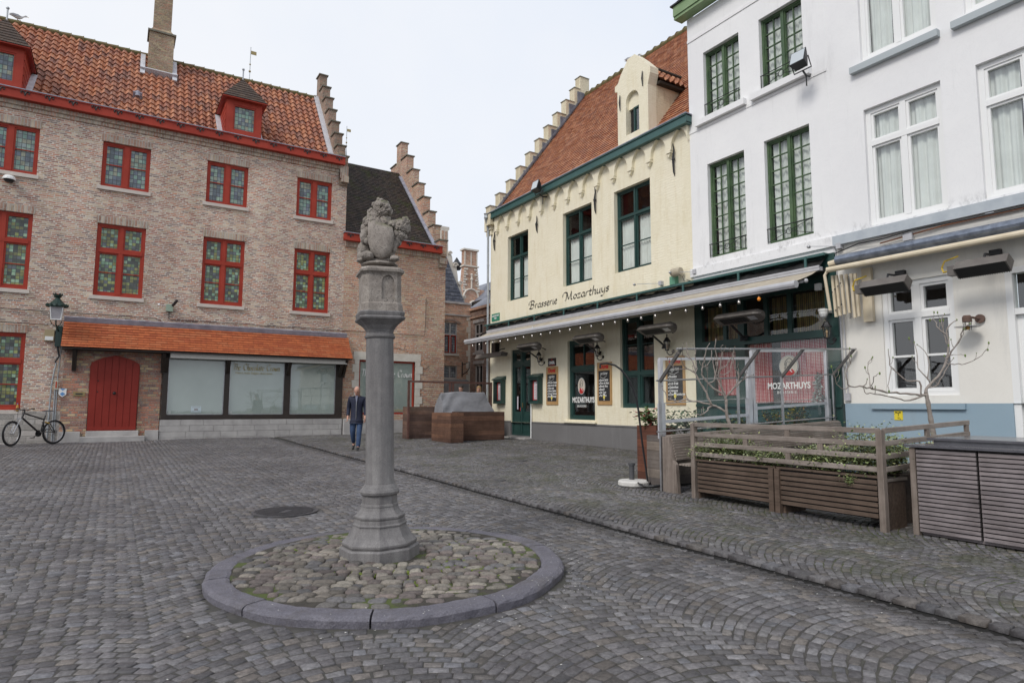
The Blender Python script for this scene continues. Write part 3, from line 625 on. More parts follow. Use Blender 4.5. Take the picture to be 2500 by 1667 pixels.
# shield
sh=[(-125,-190),(-60,-200),(30,-165),(110,-130),(125,-60),(122,20),(95,110),(40,165),(0,178),(-50,160),(-100,100),(-125,10)]
mb=MB(); P0=[]
n=len(sh); cx,cy=560,600
for dd,s_ in ((.06,1.0),(.125,1.0),(.137,.96),(.150,.6),(.156,.25)):
    P0+=[va*J(cx+x*s_,0)[0]+vd*(dd+.012*0)+Vector((0,0,J(0,cy+y*s_)[1])) for x,y in sh]
fs=[(i*n+k,i*n+(k+1)%n,(i+1)*n+(k+1)%n,(i+1)*n+k) for i in range(4) for k in range(n)]+[tuple(4*n+k for k in range(n))]
mb.add(P0,fs); mb.build('shield',M['statue'],lion,world=False,smooth=True)
col.location=(2.11,5.65,CZ)
ax=Vector((_f.x,_f.y,0)).normalized(); col.rotation_mode='QUATERNION'
from mathutils import Quaternion
col.rotation_quaternion=Quaternion(ax,-.024)
# ================= FACADE TOOLS =================
class Fac:   # u runs along the facade, d stands out of it, z up
    def __init__(s,kind,pos): s.k=kind; s.p=pos
    def pt(s,u,d,z): return Vector((u,s.p-d,z)) if s.k=='y' else Vector((s.p-d,u,z))
    def box(s,mb,u0,u1,d0,d1,z0,z1):
        if s.k=='y': mb.box(u0,u1,s.p-d1,s.p-d0,z0,z1)
        else: mb.box(s.p-d1,s.p-d0,u0,u1,z0,z1)
    def wall(s,mb,u0,u1,z0,z1,holes,depth=.25,d=0):
        us=sorted({u0,u1,*[h[0] for h in holes],*[h[1] for h in holes]}); zs=sorted({z0,z1,*[h[2] for h in holes],*[h[3] for h in holes]})
        for a,b in zip(us,us[1:]):
            for c,e in zip(zs,zs[1:]):
                m,n=(a+b)/2,(c+e)/2
                if any(h[0]<m<h[1] and h[2]<n<h[3] for h in holes): continue
                mb.quad(s.pt(a,d,c),s.pt(b,d,c),s.pt(b,d,e),s.pt(a,d,e))
        for a,b,c,e in holes:
            for p,q in (((a,c),(a,e)),((a,e),(b,e)),((b,e),(b,c)),((b,c),(a,c))):
                mb.quad(s.pt(p[0],d,p[1]),s.pt(q[0],d,q[1]),s.pt(q[0],d-depth,q[1]),s.pt(p[0],d-depth,p[1]))
    def ux(s): return Vector((1,0,0)) if s.k=='y' else Vector((0,-1,0))
LF=Fac('y',24.6); RF=Fac('x',12.39)
def window(F,parent,u0,u1,z0,z1,rec,fm,pane,fw=.06,mull=(),trans=(),bars=(),mw=.05,sash=0,name='window',pd=None,curt=None,room=False,bw=.022,label=None,fd=.07,split=()):
    """frame with mullions (fractions of width), transoms and glazing bars (heights / fractions), a pane, optional curtain and dark room"""
    mb=MB(); W=u1-u0; d1=-rec+fd; d0=-rec
    F.box(mb,u0,u0+fw,d0,d1,z0,z1); F.box(mb,u1-fw,u1,d0,d1,z0,z1); F.box(mb,u0+fw,u1-fw,d0,d1,z0,z0+fw); F.box(mb,u0+fw,u1-fw,d0,d1,z1-fw,z1)
    for m in mull: c=u0+W*m; F.box(mb,c-mw/2,c+mw/2,d0,d1+.008,z0+fw,z1-fw)
    for tz in trans: F.box(mb,u0+fw,u1-fw,d0,d1+.014,tz-mw/2,tz+mw/2)
    xs=[u0+fw]+[u0+W*m for m in mull]+[u1-fw]
    if sash:   # inner sash frames around every light
        zz=[z0+fw]+sorted(trans)+[z1-fw]
        for i in range(len(xs)-1):
            for j in range(len(zz)-1):
                a=xs[i]+(mw/2 if i>0 else 0); b=xs[i+1]-(mw/2 if i<len(xs)-2 else 0); c=zz[j]+(mw/2 if j>0 else 0); e=zz[j+1]-(mw/2 if j<len(zz)-2 else 0)
                q=d1-.022
                F.box(mb,a,a+sash,d0,q,c,e); F.box(mb,b-sash,b,d0,q,c,e); F.box(mb,a+sash,b-sash,d0,q,c,c+sash); F.box(mb,a+sash,b-sash,d0,q,e-sash,e)
    for (kind,val,lo,hi) in bars:   # thin bars: ('h',z,u0,u1) or ('v',u,z0,z1)
        if kind=='h': F.box(mb,lo,hi,d0+.01,d1-.03,val-bw/2,val+bw/2)
        else: F.box(mb,val-bw/2,val+bw/2,d0+.012,d1-.032,lo,hi)
    o=mb.build(name,fm,parent)
    if label: o['label']=label
    pd=pd if pd is not None else d0+.02
    p=MB(); p.quad(F.pt(u0+fw*.6,pd,z0+fw*.6),F.pt(u1-fw*.6,pd,z0+fw*.6),F.pt(u1-fw*.6,pd,z1-fw*.6),F.pt(u0+fw*.6,pd,z1-fw*.6)); p.build('pane',pane,o)
    if curt:
        for (a,b,c,e,den,opn) in curt:
            n=max(12,int((b-a)*130)); N=np.linspace(0,1,n); P_=np.zeros((n,5,3)); ph=random.random()*9
            for i,f_ in enumerate(N):
                for j,h_ in enumerate(np.linspace(0,1,5)):
                    w_=.022*math.sin(f_*den*(b-a)*6.28+ph+.6*math.sin(h_*3+f_*9))+.01*math.sin(f_*den*(b-a)*13.7+ph*2)
                    u_=a+(b-a)*f_
                    if opn: u_=(a if opn>0 else b)+(u_-(a if opn>0 else b))*(1-.32*math.sin(min(1,(1-h_)*1.15)*math.pi*.55)*abs(opn))
                    P_[i,j]=F.pt(u_,-rec-.07+w_,c+(e-c)*h_)
            grid_mesh('curtain',P_,M['curtain'],o)
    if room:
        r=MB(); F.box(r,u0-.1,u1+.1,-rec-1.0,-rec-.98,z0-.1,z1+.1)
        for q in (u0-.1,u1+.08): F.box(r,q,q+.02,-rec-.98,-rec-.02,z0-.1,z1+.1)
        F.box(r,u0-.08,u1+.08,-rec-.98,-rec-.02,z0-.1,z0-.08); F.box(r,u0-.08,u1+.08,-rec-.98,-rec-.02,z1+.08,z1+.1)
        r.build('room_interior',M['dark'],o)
    return o
def tile_roof(name,o,uv,sv,width,length,cw,rh,amp,mat,parent,lift=.025,ns=6,uvoff=(0,0),kind='pan',wob=.006,trim=None):
    o=Vector(o);uv=Vector(uv).normalized();sv=Vector(sv).normalized();n=uv.cross(sv).normalized()
    if n.z<0: n=-n
    nc=max(1,round(width/cw)); nr=max(1,round(length/rh)); cw=width/nc; rh=length/nr
    if kind=='pan': ph=np.arange(nc*ns+1)/ns; prof=amp*(np.sin(ph*2*np.pi)+.35*np.sin(ph*4*np.pi+.6))
    else: ph=np.arange(nc*1+1)/1.; prof=np.zeros(len(ph))
    us=ph*cw; rows=[]; UV=[]
    for r in range(nr):
        for a,l in ((0,lift),(1,0.0)):
            s_=(r+a)*rh; dz=prof+l+ (rng.random(len(us))-.5)*wob
            sag=-.03*math.sin(math.pi*s_/length)
            rows.append([o+uv*u+sv*(s_+(0 if a else -.01))+n*(d+sag) for u,d in zip(us,dz)])
            e=.02 if a==0 else -.02
            UV.append([(u+uvoff[0],s_+e*rh+uvoff[1]) for u in us])
    P_=np.array([[list(p) for p in row] for row in rows]).transpose(1,0,2); U=np.array(UV).transpose(1,0,2)
    if trim is not None:   # cut the sides: trim(s) -> (umin,umax)
        for j in range(P_.shape[1]):
            s_=(j//2+(j%2))*rh; lo,hi=trim(s_)
            uu=np.clip(us,lo,hi)
            for i in range(len(us)):
                if uu[i]!=us[i]: P_[i,j]+=np.array(uv)*(uu[i]-us[i])
    return grid_mesh(name,P_,mat,parent,U,smooth=False)
M['pantile']=tilemat('old_pantiles',[(.38,.145,.08),(.43,.17,.085),(.34,.125,.075),(.46,.20,.11),(.29,.115,.075),(.41,.155,.08),(.37,.155,.095),(.25,.11,.08)],.245,.33,moss=(.16,.13,.03),mosst=.66,white=.60,joint=False,side=0)
M['newtile']=tilemat('new_flat_tiles',[(.42,.115,.045),(.46,.13,.05),(.38,.10,.042),(.44,.14,.06)],.34,.107,jc=(.27,.075,.035))
M['darktile']=tilemat('dark_mossy_tiles',[(.045,.032,.027),(.06,.042,.034),(.035,.028,.024),(.07,.05,.038)],.17,.14,moss=(.045,.05,.012),mosst=.52,white=.665)
M['browntile']=tilemat('brown_flat_tiles',[(.085,.058,.045),(.11,.075,.055),(.07,.05,.04)],.17,.12,white=.68)
M['redtile']=tilemat('red_flat_tiles',[(.40,.16,.08),(.46,.19,.095),(.34,.13,.07),(.50,.24,.13),(.42,.17,.08),(.36,.16,.095)],.16,.15,moss=(.1,.07,.04),mosst=.66,white=.66)
M['slate']=tilemat('blue_slates',[(.10,.11,.14),(.13,.14,.17),(.08,.09,.12)],.25,.2)
M['pane_up']=leadglass('stained_glass_upper',[(.20,.33,.27),(.14,.17,.21),(.27,.38,.30),(.28,.29,.21),(.11,.14,.16),(.22,.27,.26)],.118,.145)
M['pane_mid']=leadglass('stained_glass_lower',[(.13,.20,.10),(.22,.38,.24),(.07,.08,.07),(.22,.22,.07),(.32,.48,.32),(.06,.07,.05),(.17,.17,.07),(.28,.32,.10),(.12,.14,.15)],.105,.105)
M['frost']=plain('frosted_window',(.42,.44,.415),.5,(.49,.51,.485),.6)
# ================= BRICK BUILDING (left) =================
BB=thing('brick_building','long old brick house with an orange pantile roof, red windows and two dormers','building',(1.5,26,.3))
rows=[((8.69,10.23),'up'),((5.03,7.44),'mid')]
cols=[(-3.95,-2.50),(-.80,.59),(2.36,3.74),(5.50,6.85)]
holes=[(a,b,z0,z1) for (z0,z1),_ in rows for a,b in cols]+[(-3.95,-2.44,1.32,3.68)]
mb=MB(); LF.wall(mb,-9,7.43,-.2,10.98,holes,.2)
for q in [(-9,24.6,-9,33),(7.43,24.6,7.43,33),(-9,33,7.43,33)]: mb.quad((q[0],q[1],-.2),(q[2],q[3],-.2),(q[2],q[3],10.98),(q[0],q[1],10.98))
mb.build('wall',M['brick'],BB)
mb=MB()   # corbelled course below the gutter
LF.box(mb,-9,7.32,0,.05,10.72,10.98); LF.box(mb,-9,7.30,.05,.12,10.84,10.98); LF.box(mb,7.1,7.43,0,.16,10.45,10.98); LF.box(mb,7.15,7.43,0,.24,10.3,10.55)
mb.build('cornice',M['soldier'],BB)
def ornament(F,mb,u,d,z,s=.14):
    for sg in (-1,1):
        pts=[F.pt(u+sg*s*x,d,z+s*y) for x,y in ((.05,-.8),(.12,-.2),(.35,.35),(.75,.55),(1.05,.2),(.95,-.2),(.7,-.1))]
        mb.tube(pts,[.012,.018,.024,.024,.02,.016,.01],6)
    mb.ball(F.pt(u,d,z-s*.3),.025,6,4)
def gutter(F,u0,u1,z0,z1,parent,mat,step,d0=.12,d1=.3,orn=True,first=None):
    mb=MB(); F.box(mb,u0,u1,d0,d1,z0,z1)
    F.box(mb,u0,u1,d0,d1+.025,z0-.02,z0+.03); F.box(mb,u0,u1,d0,d1+.03,z1-.035,z1)
    gb=mb.build('gutter_board',mat,parent)
    mb=MB(); F.box(mb,u0-.02,u1+.01,d0,d1+.045,z1,z1+.025); mb.build('lead_edge',M['lead'],gb)
    if orn:
        u=first or u1-step*.4
        while u>u0: m2=MB(); ornament(F,m2,u,d1+.012,(z0+z1)/2+.045,.105); m2.build('iron_ornament',M['iron'],gb); u-=step
    return gb
gutter(LF,-9,7.25,10.99,11.27,BB,M['redwood'],.62)
def redwin(a,b,z0,z1,kind,par=BB):
    W=b-a; m=(a+b)/2
    if kind=='up': bars=[('h',(z0+z1)/2+.02,a+.06,b-.06)]; tr=()
    else: bars=[('h',z0+(z1-z0)*.33,a+.06,b-.06),('h',z0+.14,a+.06,b-.06)]; tr=(z0+(z1-z0)*.63,)
    w=window(LF,par,a,b,z0,z1,.16,M['redwood'],M['pane_'+kind],fw=.075,mull=(.5,),trans=tr,bars=bars,mw=.15 if kind=='up' else .12,sash=.045,bw=.03,fd=.09)
    s=MB(); LF.box(s,a-.1,b+.06,-.05,.07,z0-.12,z0-.003); s.build('sill',M['sill'],w)
    s=MB(); LF.box(s,a-.04,b+.04,0,.012,z1+.004,z1+.24); s.build('lintel',M['soldier'],w)
for (z0,z1),k in rows:
    for a,b in cols: redwin(a,b,z0,z1,k)
redwin(-3.95,-2.44,1.32,3.68,'mid')
# plinth of rough pale stone left of the lamp, roof, ridge
mb=MB(); LF.box(mb,-9,-1.42,0,.06,-.2,1.28); mb.build('stone_plinth',brick('rough_plinth',[(.36,.34,.32),(.44,.42,.40),(.40,.37,.34),(.5,.47,.45)],(.45,.43,.4),.38,.17,mw=.05,mh=.1,weather=(.7,.68,.66),bump=.9),BB)
sl=Vector((0,28.3-25.66,15.35-11.88)).normalized(); slen=math.hypot(28.3-24.75,(28.3-24.75)*1.314)
y0=24.75; z0=11.88-(25.66-24.75)*1.314
tile_roof('roof',(-9,y0,z0),(1,0,0),sl,7.06+9,slen,.245,.33,.044,M['pantile'],BB,lift=.05)
mb=MB().quad((-9,28.3,15.35),(7.06,28.3,15.35),(7.06,32.5,9.9),(-9,32.5,9.9)); mb.build('rear_roof',M['pantile'],BB)
M['ridge']=plain('mossy_ridge',(.18,.12,.06),.9,(.13,.13,.05),6,bump=.6)
x=-9
mb=MB()
while x<7.0: mb.tube([(x,28.3,15.33+.01*random.random()),(x+.36,28.3,15.35+.015*random.random()),(x+.39,28.3,15.365)],[.10,.105,.13],8); x+=.38
mb.build('ridge_tiles',M['ridge'],BB)
def stepgable(name,x0,x1,yr,steps,zbase,parent,mat,capm,apex=.5,cap=.045):
    """steps: list of (y_front, z_top) from the eave up to the ridge block; mirrored behind the ridge"""
    mb=MB(); cb=MB(); st=sorted(steps); n=len(st)
    for i,(y,z) in enumerate(st):
        ye=st[i+1][0] if i+1<n else 2*yr-y
        mb.box(x0,x1,y,ye,zbase,z); cb.box(x0-.05,x1+.05,y-.05,ye+(.0 if i+1<n else .05),z,z+cap)
        if i+1<n:
            mb.box(x0,x1,2*yr-ye,2*yr-y,zbase,z); cb.box(x0-.05,x1+.05,2*yr-ye,2*yr-y+.05,z,z+cap)
    g=mb.build('stepped_gable',mat,parent); cb.build('coping',capm,g); return g
M['cope']=plain('gable_coping',(.14,.13,.10),.9,(.2,.19,.15),6,bump=.4)
G1=[(28.07,16.41),(27.48,15.59),(26.96,14.86),(26.41,14.10),(25.89,13.36),(25.38,12.65),(24.91,11.97),(24.50,11.39)]
stepgable('g',7.1,7.42,28.32,G1,10.2,BB,M['brick_gable'],M['cope'])
mb=MB(); p0=Vector((7.0,y0,z0))+Vector((0,-.03,.06)); mb.bar(p0,p0+sl*(slen+.05),.2,.07,up=Vector((0,-1,.76))); mb.build('flashing',M['flash'],BB)
# chimney
ch=MB(); ch.box(.36,1.22,27.6,28.5,13.5,16.1); 
c0=[(.36,27.6,16.1),(1.22,27.6,16.1),(1.22,28.5,16.1),(.36,28.5,16.1)]; c1=[(.47,27.75,16.32),(1.1,27.75,16.32),(1.1,28.4,16.32),(.47,28.4,16.32)]
loft(ch,[c0,c1]); ch.box(.47,1.1,27.75,28.4,16.3,19.2)
cho=ch.build('chimney',M['brick_chim'],BB)
mb=MB(); mb.box(.30,1.28,27.54,28.56,16.06,16.13); mb.build('coping',M['cope'],cho)
mb=MB(); z_=lambda y:11.88+(y-25.66)*1.314
for xx in (.18,1.28): mb.bar((xx+.02,27.3,z_(27.3)+.09),(xx+.02,28.2,z_(28.2)+.09),.16,.05,up=(0,-1,.76))
mb.bar((.12,27.5,z_(27.45)+.1),(1.4,27.5,z_(27.45)+.1),.05,.3,up=(0,-1,.76)); mb.build('flashing',M['flash'],cho)
vt=MB(); vt.box(-.05,.25,25.95+.45,25.98+.45,0,.01); vy=26.25; vt=MB(); vt.bar((-.06,vy,z_(vy)+.08),(.24,vy,z_(vy)+.08),.03,.3,up=(0,-1,.76)); vt.lathe([(.09,0),(.09,.16),(.05,.19)],12,(.09,vy-.05,z_(vy)+.05)); vt.build('roof_vent',M['lead'],BB)
# dormers
def dormer(x0,x1,parent):
    y=24.45; zb,zt=11.30,12.72
    mb=MB(); F=Fac('y',y); m=(x0+x1)/2
    F.wall(mb,x0,x1,zb,zt,[(x0+.24,x1-.2,zb+.2,zt-.26)],.1)
    for xx in (x0,x1):
        mb.quad((xx,y,zb),(xx,y,zt),(xx,y+2.1,zt),(xx,y+.3,zb))
    mb.quad((x0,y,zt),(x1,y,zt),(x1,y+2.1,zt),(x0,y+2.1,zt))
    d=mb.build('dormer',M['redwood'],parent)
    for k in range(5): 
        z=zb+.35+k*.26; b=MB(); 
    b=MB()
    for k in range(6):
        z=zb+.15+k*.24
        for xx,s_ in ((x0,-1),(x1,1)): b.bar((xx+s_*.012,y+.02,z),(xx+s_*.012,y+.25+(z-zb)*.76+.6,z),.02,.2)
    b.build('cladding',M['redwood'],d)
    w=window(F,d,x0+.24,x1-.2,zb+.2,zt-.26,.09,M['redwood'],M['pane_up'],fw=.05,fd=.07)
    # hipped pyramid roof of brown tiles
    o_=.16; A=[(x0-o_,y-.2,zt-.05),(x1+o_,y-.2,zt-.05)]; ap=(m,y+.7,zt+1.12); bk=(m,y+2.6,zt+1.22)
    pts=[A[0],A[1],ap,bk,(x0-o_,y+2.2,zt+.0),(x1+o_,y+2.2,zt+.0)]
    def strip(a,b,c,dd,uo):
        a,b,c,dd=map(Vector,(a,b,c,dd)); n_=9; P_=[];U=[]
        for i in range(n_):
            for q,l in ((i/n_,.02),((i+1)/n_,.0)):
                nn=(b-a).cross(dd-a).normalized(); nn=nn if nn.z>0 else -nn
                L=a.lerp(dd,q)+nn*l; R=b.lerp(c,q)+nn*l; w_=(R-L).length
                P_.append([list(L.lerp(R,k/6)) for k in range(7)]); U.append([(uo-w_/2+w_*k/6,(q if l else q-.0005)*((dd-a).length)) for k in range(7)])
        grid_mesh('dormer_roof',np.array(P_),M['browntile'],d,np.array(U),smooth=False)
    strip(A[0],A[1],ap,ap,0); strip(pts[4],A[0],ap,bk,3); strip(A[1],pts[5],bk,ap,6)
    b=MB(); F.box(b,x0-o_,x1+o_,0,.2,zt-.09,zt-.055); b.box(x0-o_,x0-.0,y,y+1.6,zt-.09,zt-.055); b.box(x1+.0,x1+o_,y,y+1.6,zt-.09,zt-.055); b.build('soffit',M['redwood'],d)
    b=MB().tube([(m,y+.7,zt+1.08),(m,y+.7,zt+1.48)],.025,8); b.ball((m,y+.7,zt+1.5),.05); b.build('finial',M['zinc'],d)
    b=MB(); 
    for xx in (x0-.09,x1+.09): b.bar((xx,y+.35,z_(y+.75)+.0),(xx,y+1.7,z_(y+1.7)+.09),.2,.04,up=(0,-1,.76))
    b.build('flashing',M['flash'],d)
dormer(2.87,4.08,BB); dormer(-4.25,-3.04,BB)
# canopy roof
cn=thing('shop_canopy','orange tiled lean-to canopy over the red door and the shop window','canopy',(3,24.3,3.2)); 
y1,z1=23.88,3.27; sv=Vector((0,24.55-y1,4.13-z1)); 
tile_roof('tiles',(-1.50,y1,z1),(1,0,0),sv,9.15,sv.length,.27,.107,.0,M['newtile'],cn,lift=.022,kind='flat',wob=.004)
mb=MB(); mb.bar((-1.5,24.53,4.16),(7.58,24.53,4.18),.05,.24,up=(0,-.5,1)); mb.build('lead_flashing',M['lead'],cn)
mb=MB(); mb.quad((-1.48,y1+.03,z1-.02),(7.63,y1+.03,z1-.02),(7.63,24.58,4.09),(-1.48,24.58,4.09)); mb.quad((-1.48,24.58,z1-.03),(-1.48,y1+.03,z1-.03),(-1.48,24.58,4.08)); mb.box(-1.48,7.63,y1+.02,24.58,z1-.06,z1-.03)
for xx in (-1.15,1.32,7.45): 
    mb.box(xx-.06,xx+.06,24.38,24.5,2.55,3.2); mb.bar((xx,24.42,2.6),(xx,23.98,3.2),.09,.11)
mb.build('timber_frame',M['darkwood'],cn)
# lower brick pier, door, step, shop front
mb=MB(); Fp=Fac('y',24.5)
Fp.wall(mb,-1.42,1.30,.2,3.25,[(-.72,.66,.2,2.75)],.14); mb.quad((-1.42,24.5,.2),(-1.42,24.6,.2),(-1.42,24.6,3.25),(-1.42,24.5,3.25))
pier=mb.build('door_surround',M['brick_low'],BB)
ap=[(-.72+1.38*(.5-.5*math.cos(a)),2.72+.36*(max(0,4-(1+abs(math.cos(a)))**2)/3)**.5) for a in np.linspace(0,math.pi,13)]
mb=MB()   # spandrels closing the pointed head of the door
mb.prism([Vector((-.72,24.4,2.75))]+[Vector((x,24.4,min(z,2.752) if False else z)) for x,z in ap]+[Vector((.66,24.4,2.75))],(0,-.02,0))
dr=thing('red_door','wide red plank door with a pointed arch head and a round black knob','door',(0,24.45,.66))
mb.v=[];mb.f=[];mb.m=[]
head=[(x,z) for x,z in ap]
mb.prism([Vector((-.70,24.44,.67)),Vector((.64,24.44,.67))]+[Vector((x,24.44,z)) for x,z in reversed(head)],(0,.04,0))
for k in range(7):
    xx=-.70+1.34*(k+.5)/7
    zt=float(np.interp(xx,[h[0] for h in head],[h[1] for h in head]))-.04
    mb.box(xx-.088,xx+.088,24.42,24.44,.69,zt)
mb.box(-.70,.64,24.415,24.44,.67,.78)
mb.build('leaf',M['doorred'],dr,bevel=.004)
mb=MB(); mb.ball((-.02,24.39,1.86),.045); mb.lathe([(.05,0),(.05,.02)],12,(-.02,24.41,1.86),axis='y'); mb.ball((-.48,24.41,2.25),.02); mb.ball((-.48,24.41,1.9),.02); mb.build('knob',M['iron'],dr)
# arch brick ring round the head, proud of the pier
ring=MB()
hp=[Vector((x,24.49,z)) for x,z in [(-.72,2.6)]+head+[(.66,2.6)]]
for i in range(len(hp)-1):
    a,b=hp[i],hp[i+1]; c=Vector((-.03,24.49,1.9)); ao=a+(a-c).normalized()*.22; bo=b+(b-c).normalized()*.22
    ring.prism([a,b,bo,ao],(0,-.012,0))
ring.build('arch_ring',M['brick_low'],pier)
# re-open area above door head: fill between rectangular hole top and arch
sp=MB(); hi=[Vector((x,24.497,z)) for x,z in head]
for i in range(len(hi)-1): sp.quad(hi[i],hi[i+1],Vector((hi[i+1].x,24.497,3.15)),Vector((hi[i].x,24.497,3.15)))
BBw=sp.build('arch_filling',M['brick_low'],pier)
mb=MB(); mb.box(-.72,.72,24.25,24.55,.2,.655); mb.box(-.86,.9,24.05,24.25,.2,.49); mb.box(-.86,.9,24.25,24.5,.2,.48); st=mb.build('door_step',M['stone'],BB,bevel=.015)
mb=MB(); mb.box(-1.44,-.865,24.36,24.5,.2,.64); mb.box(.905,1.30,24.36,24.5,.2,.66); mb.build('plinth_block',M['stone'],BB,bevel=.01)
mb=MB(); mb.box(-1.12,-.81,24.46,24.5,1.76,1.89); l=mb.build('letter_slot',M['brass'],BB)
mb=MB(); mb.box(-1.06,-.87,24.455,24.46,1.80,1.845); mb.build('slot',M['iron'],l)
# shop window
sf=thing('shop_window','long shop front with three whitened panes in a dark timber frame','shop window',(4.3,24.5,1))
mb=MB(); Fs=Fac('y',24.48)
for a,b in ((1.34,1.50),(3.25,3.42),(5.28,5.50),(7.18,7.45)): Fs.box(mb,a,b,-.05,.06,1.16,3.12)
Fs.box(mb,1.34,7.45,-.05,.07,1.0,1.16); Fs.box(mb,1.34,7.45,-.05,.06,3.12,3.3)
for x in (1.42,3.33,5.39,7.3): mb.bar((x,24.4,2.62),(x,24.05,3.05),.11,.10)
mb.build('timber_frame',M['darkwood'],sf)
for a,b in ((1.50,3.25),(3.42,5.28),(5.50,7.18)):
    p=MB(); Fs.box(p,a,b,-.03,-.02,1.16,3.12); p.build('pane',M['frost'],sf)
    g=MB(); g.quad(Fs.pt(a,0,1.16),Fs.pt(b,0,1.16),Fs.pt(b,0,3.12),Fs.pt(a,0,3.12)); g.build('outer_glass',M['glasss'],sf)
    mb=MB(); 
    for q in (a,b-.025): Fs.box(mb,q,q+.025,-.02,.015,1.16,3.12)
    Fs.box(mb,a,b,-.02,.015,1.16,1.185); mb.build('bead',M['steel'],sf)
mb=MB(); mb.box(1.5,7.45,24.0,24.30,3.08,3.26); mb.box(1.5,7.47,23.97,24.30,3.05,3.09); mb.box(1.5,7.46,23.985,24.0,3.16,3.17); mb.build('awning_cassette',plain('awning_box',(.45,.43,.40),.5),sf)
mb=MB(); Fs.box(mb,2.24,2.56,-.012,-.005,1.23,1.45); nt_=mb.build('paper_notice',plain('notice_paper',(.62,.66,.72),.7),sf)
mb=MB(); Fs.box(mb,2.34,2.46,-.005,-.003,1.30,1.37)
for q in (1.40,1.42,1.26): Fs.box(mb,2.27,2.53,-.005,-.003,q,q+.006)
mb.build('print',plain('notice_print',(.3,.25,.25),.7),nt_)
mb=MB(); 
for a in (1.55,3.46): Fs.box(mb,a,a+.09,-.012,-.004,1.19,1.28)
mb.build('stickers',plain('sticker_pale',(.65,.62,.6),.6),sf)
mb=MB(); 
for r_ in range(4):
    x=1.32; 
    while x<7.45: w_=random.uniform(.5,.95); x2=min(7.46,x+w_); mb.box(x,x2-.008,24.40+.004*random.random(),24.6,.2+r_*.2,.2+r_*.2+.193); x=x2
mb.build('stone_base',M['stone'],BB)
mb=MB(); mb.box(7.50,7.88,24.35,24.6,.2,.98); mb.build('guard_stone',M['stone'],BB,bevel=.03)
# ================= WING =================
WB=thing('brick_wing','lower brick house with a dark mossy tiled roof and stepped gable beside the alley','building',(9.7,27,.35))
mb=MB(); LF.wall(mb,7.43,11.85,-.2,8.0,[(8.14,10.52,1.15,3.3)],.22,d=-.003)
for q in [(11.85,24.603,11.85,34),(7.43,34,11.85,34)]: mb.quad((q[0],q[1],-.2),(q[2],q[3],-.2),(q[2],q[3],8.0),(q[0],q[1],8.0))
mb.build('wall',M['brick_wing'],WB)
mb=MB(); LF.box(mb,7.43,11.6,0,.07,7.78,7.97); LF.box(mb,11.5,11.85,0,.1,7.4,7.55); LF.box(mb,11.5,11.85,0,.18,7.55,7.8); mb.build('cornice',M['soldier'],WB)
gutter(LF,7.32,11.55,7.98,8.26,WB,M['redwood'],.62,first=11.27)
sv=Vector((0,29.4-25.05,13.09-8.55)); ys=24.6; zs=8.55-(25.05-24.6)*1.044
tile_roof('roof',(7.43,ys,zs),(1,0,0),sv,11.5-7.43,math.hypot(29.4-ys,13.09-zs),.17,.14,0,M['darktile'],WB,lift=.02,kind='flat')
mb=MB().quad((7.43,29.4,13.09),(11.5,29.4,13.09),(11.5,34,8.2),(7.43,34,8.2)); mb.build('rear_roof',M['darktile'],WB)
G2=[(29.15,14.60),(28.38,13.67),(27.67,12.75),(26.99,11.86),(26.33,11.01),(25.70,10.17),(25.18,9.40),(24.50,8.58)]
stepgable('g',11.5,11.85,29.45,G2,7.9,WB,M['brick_wing'],M['cope'])
mb=MB(); sn=sv.normalized(); a=Vector((11.43,ys,zs+.08)); mb.bar(a,a+sn*6.4,.16,.06,up=Vector((0,-1,.9))); mb.build('flashing',M['lead'],WB)
# wing shop window: stone quoins, red frame, frosted pane, brick arch
ww=thing('corner_shop_window','shop window with a red frame and white stone surround next to the wooden planters','shop window',(9.3,24.6,1.1))
mb=MB(); LF.box(mb,7.9,10.76,-.2,.03,3.3,3.62)
for i,z in enumerate(np.arange(.95,3.25,.31)):
    w_=.30 if i%2 else .44
    LF.box(mb,8.14-w_*.62,8.14,-.2,.025,z,z+.30); LF.box(mb,10.52,10.52+w_*.75,-.2,.025,z,z+.30)
mb.build('stone_surround',M['stone_white'],ww)
window(LF,ww,8.14,10.52,1.15,3.3,.15,M['redwood'],M['frost'],fw=.07,fd=.08,name='frame')
g=MB().quad(LF.pt(8.2,-.1,1.2),LF.pt(10.46,-.1,1.2),LF.pt(10.46,-.1,3.24),LF.pt(8.2,-.1,3.24)); g.build('outer_glass',M['glasss'],ww)
mb=MB(); LF.box(mb,7.43,10.9,0,.03,-.1,.92); mb.build('stone_base',M['stone'],WB)
rg=MB()
for k in range(22):
    a0=math.radians(147-k*5.2); a1=math.radians(147-k*5.2-4.4); cx,cz=9.32,1.95
    q=[(cx+r*1.0*math.cos(a),cz+r*math.sin(a)) for r,a in ((1.93,a0),(2.18,a0),(2.18,a1),(1.93,a1))]
    rg.prism([LF.pt(x,.0,z) for x,z in q],(0,-.018,0))
rg.build('relieving_arch',M['brick_red'],WB)
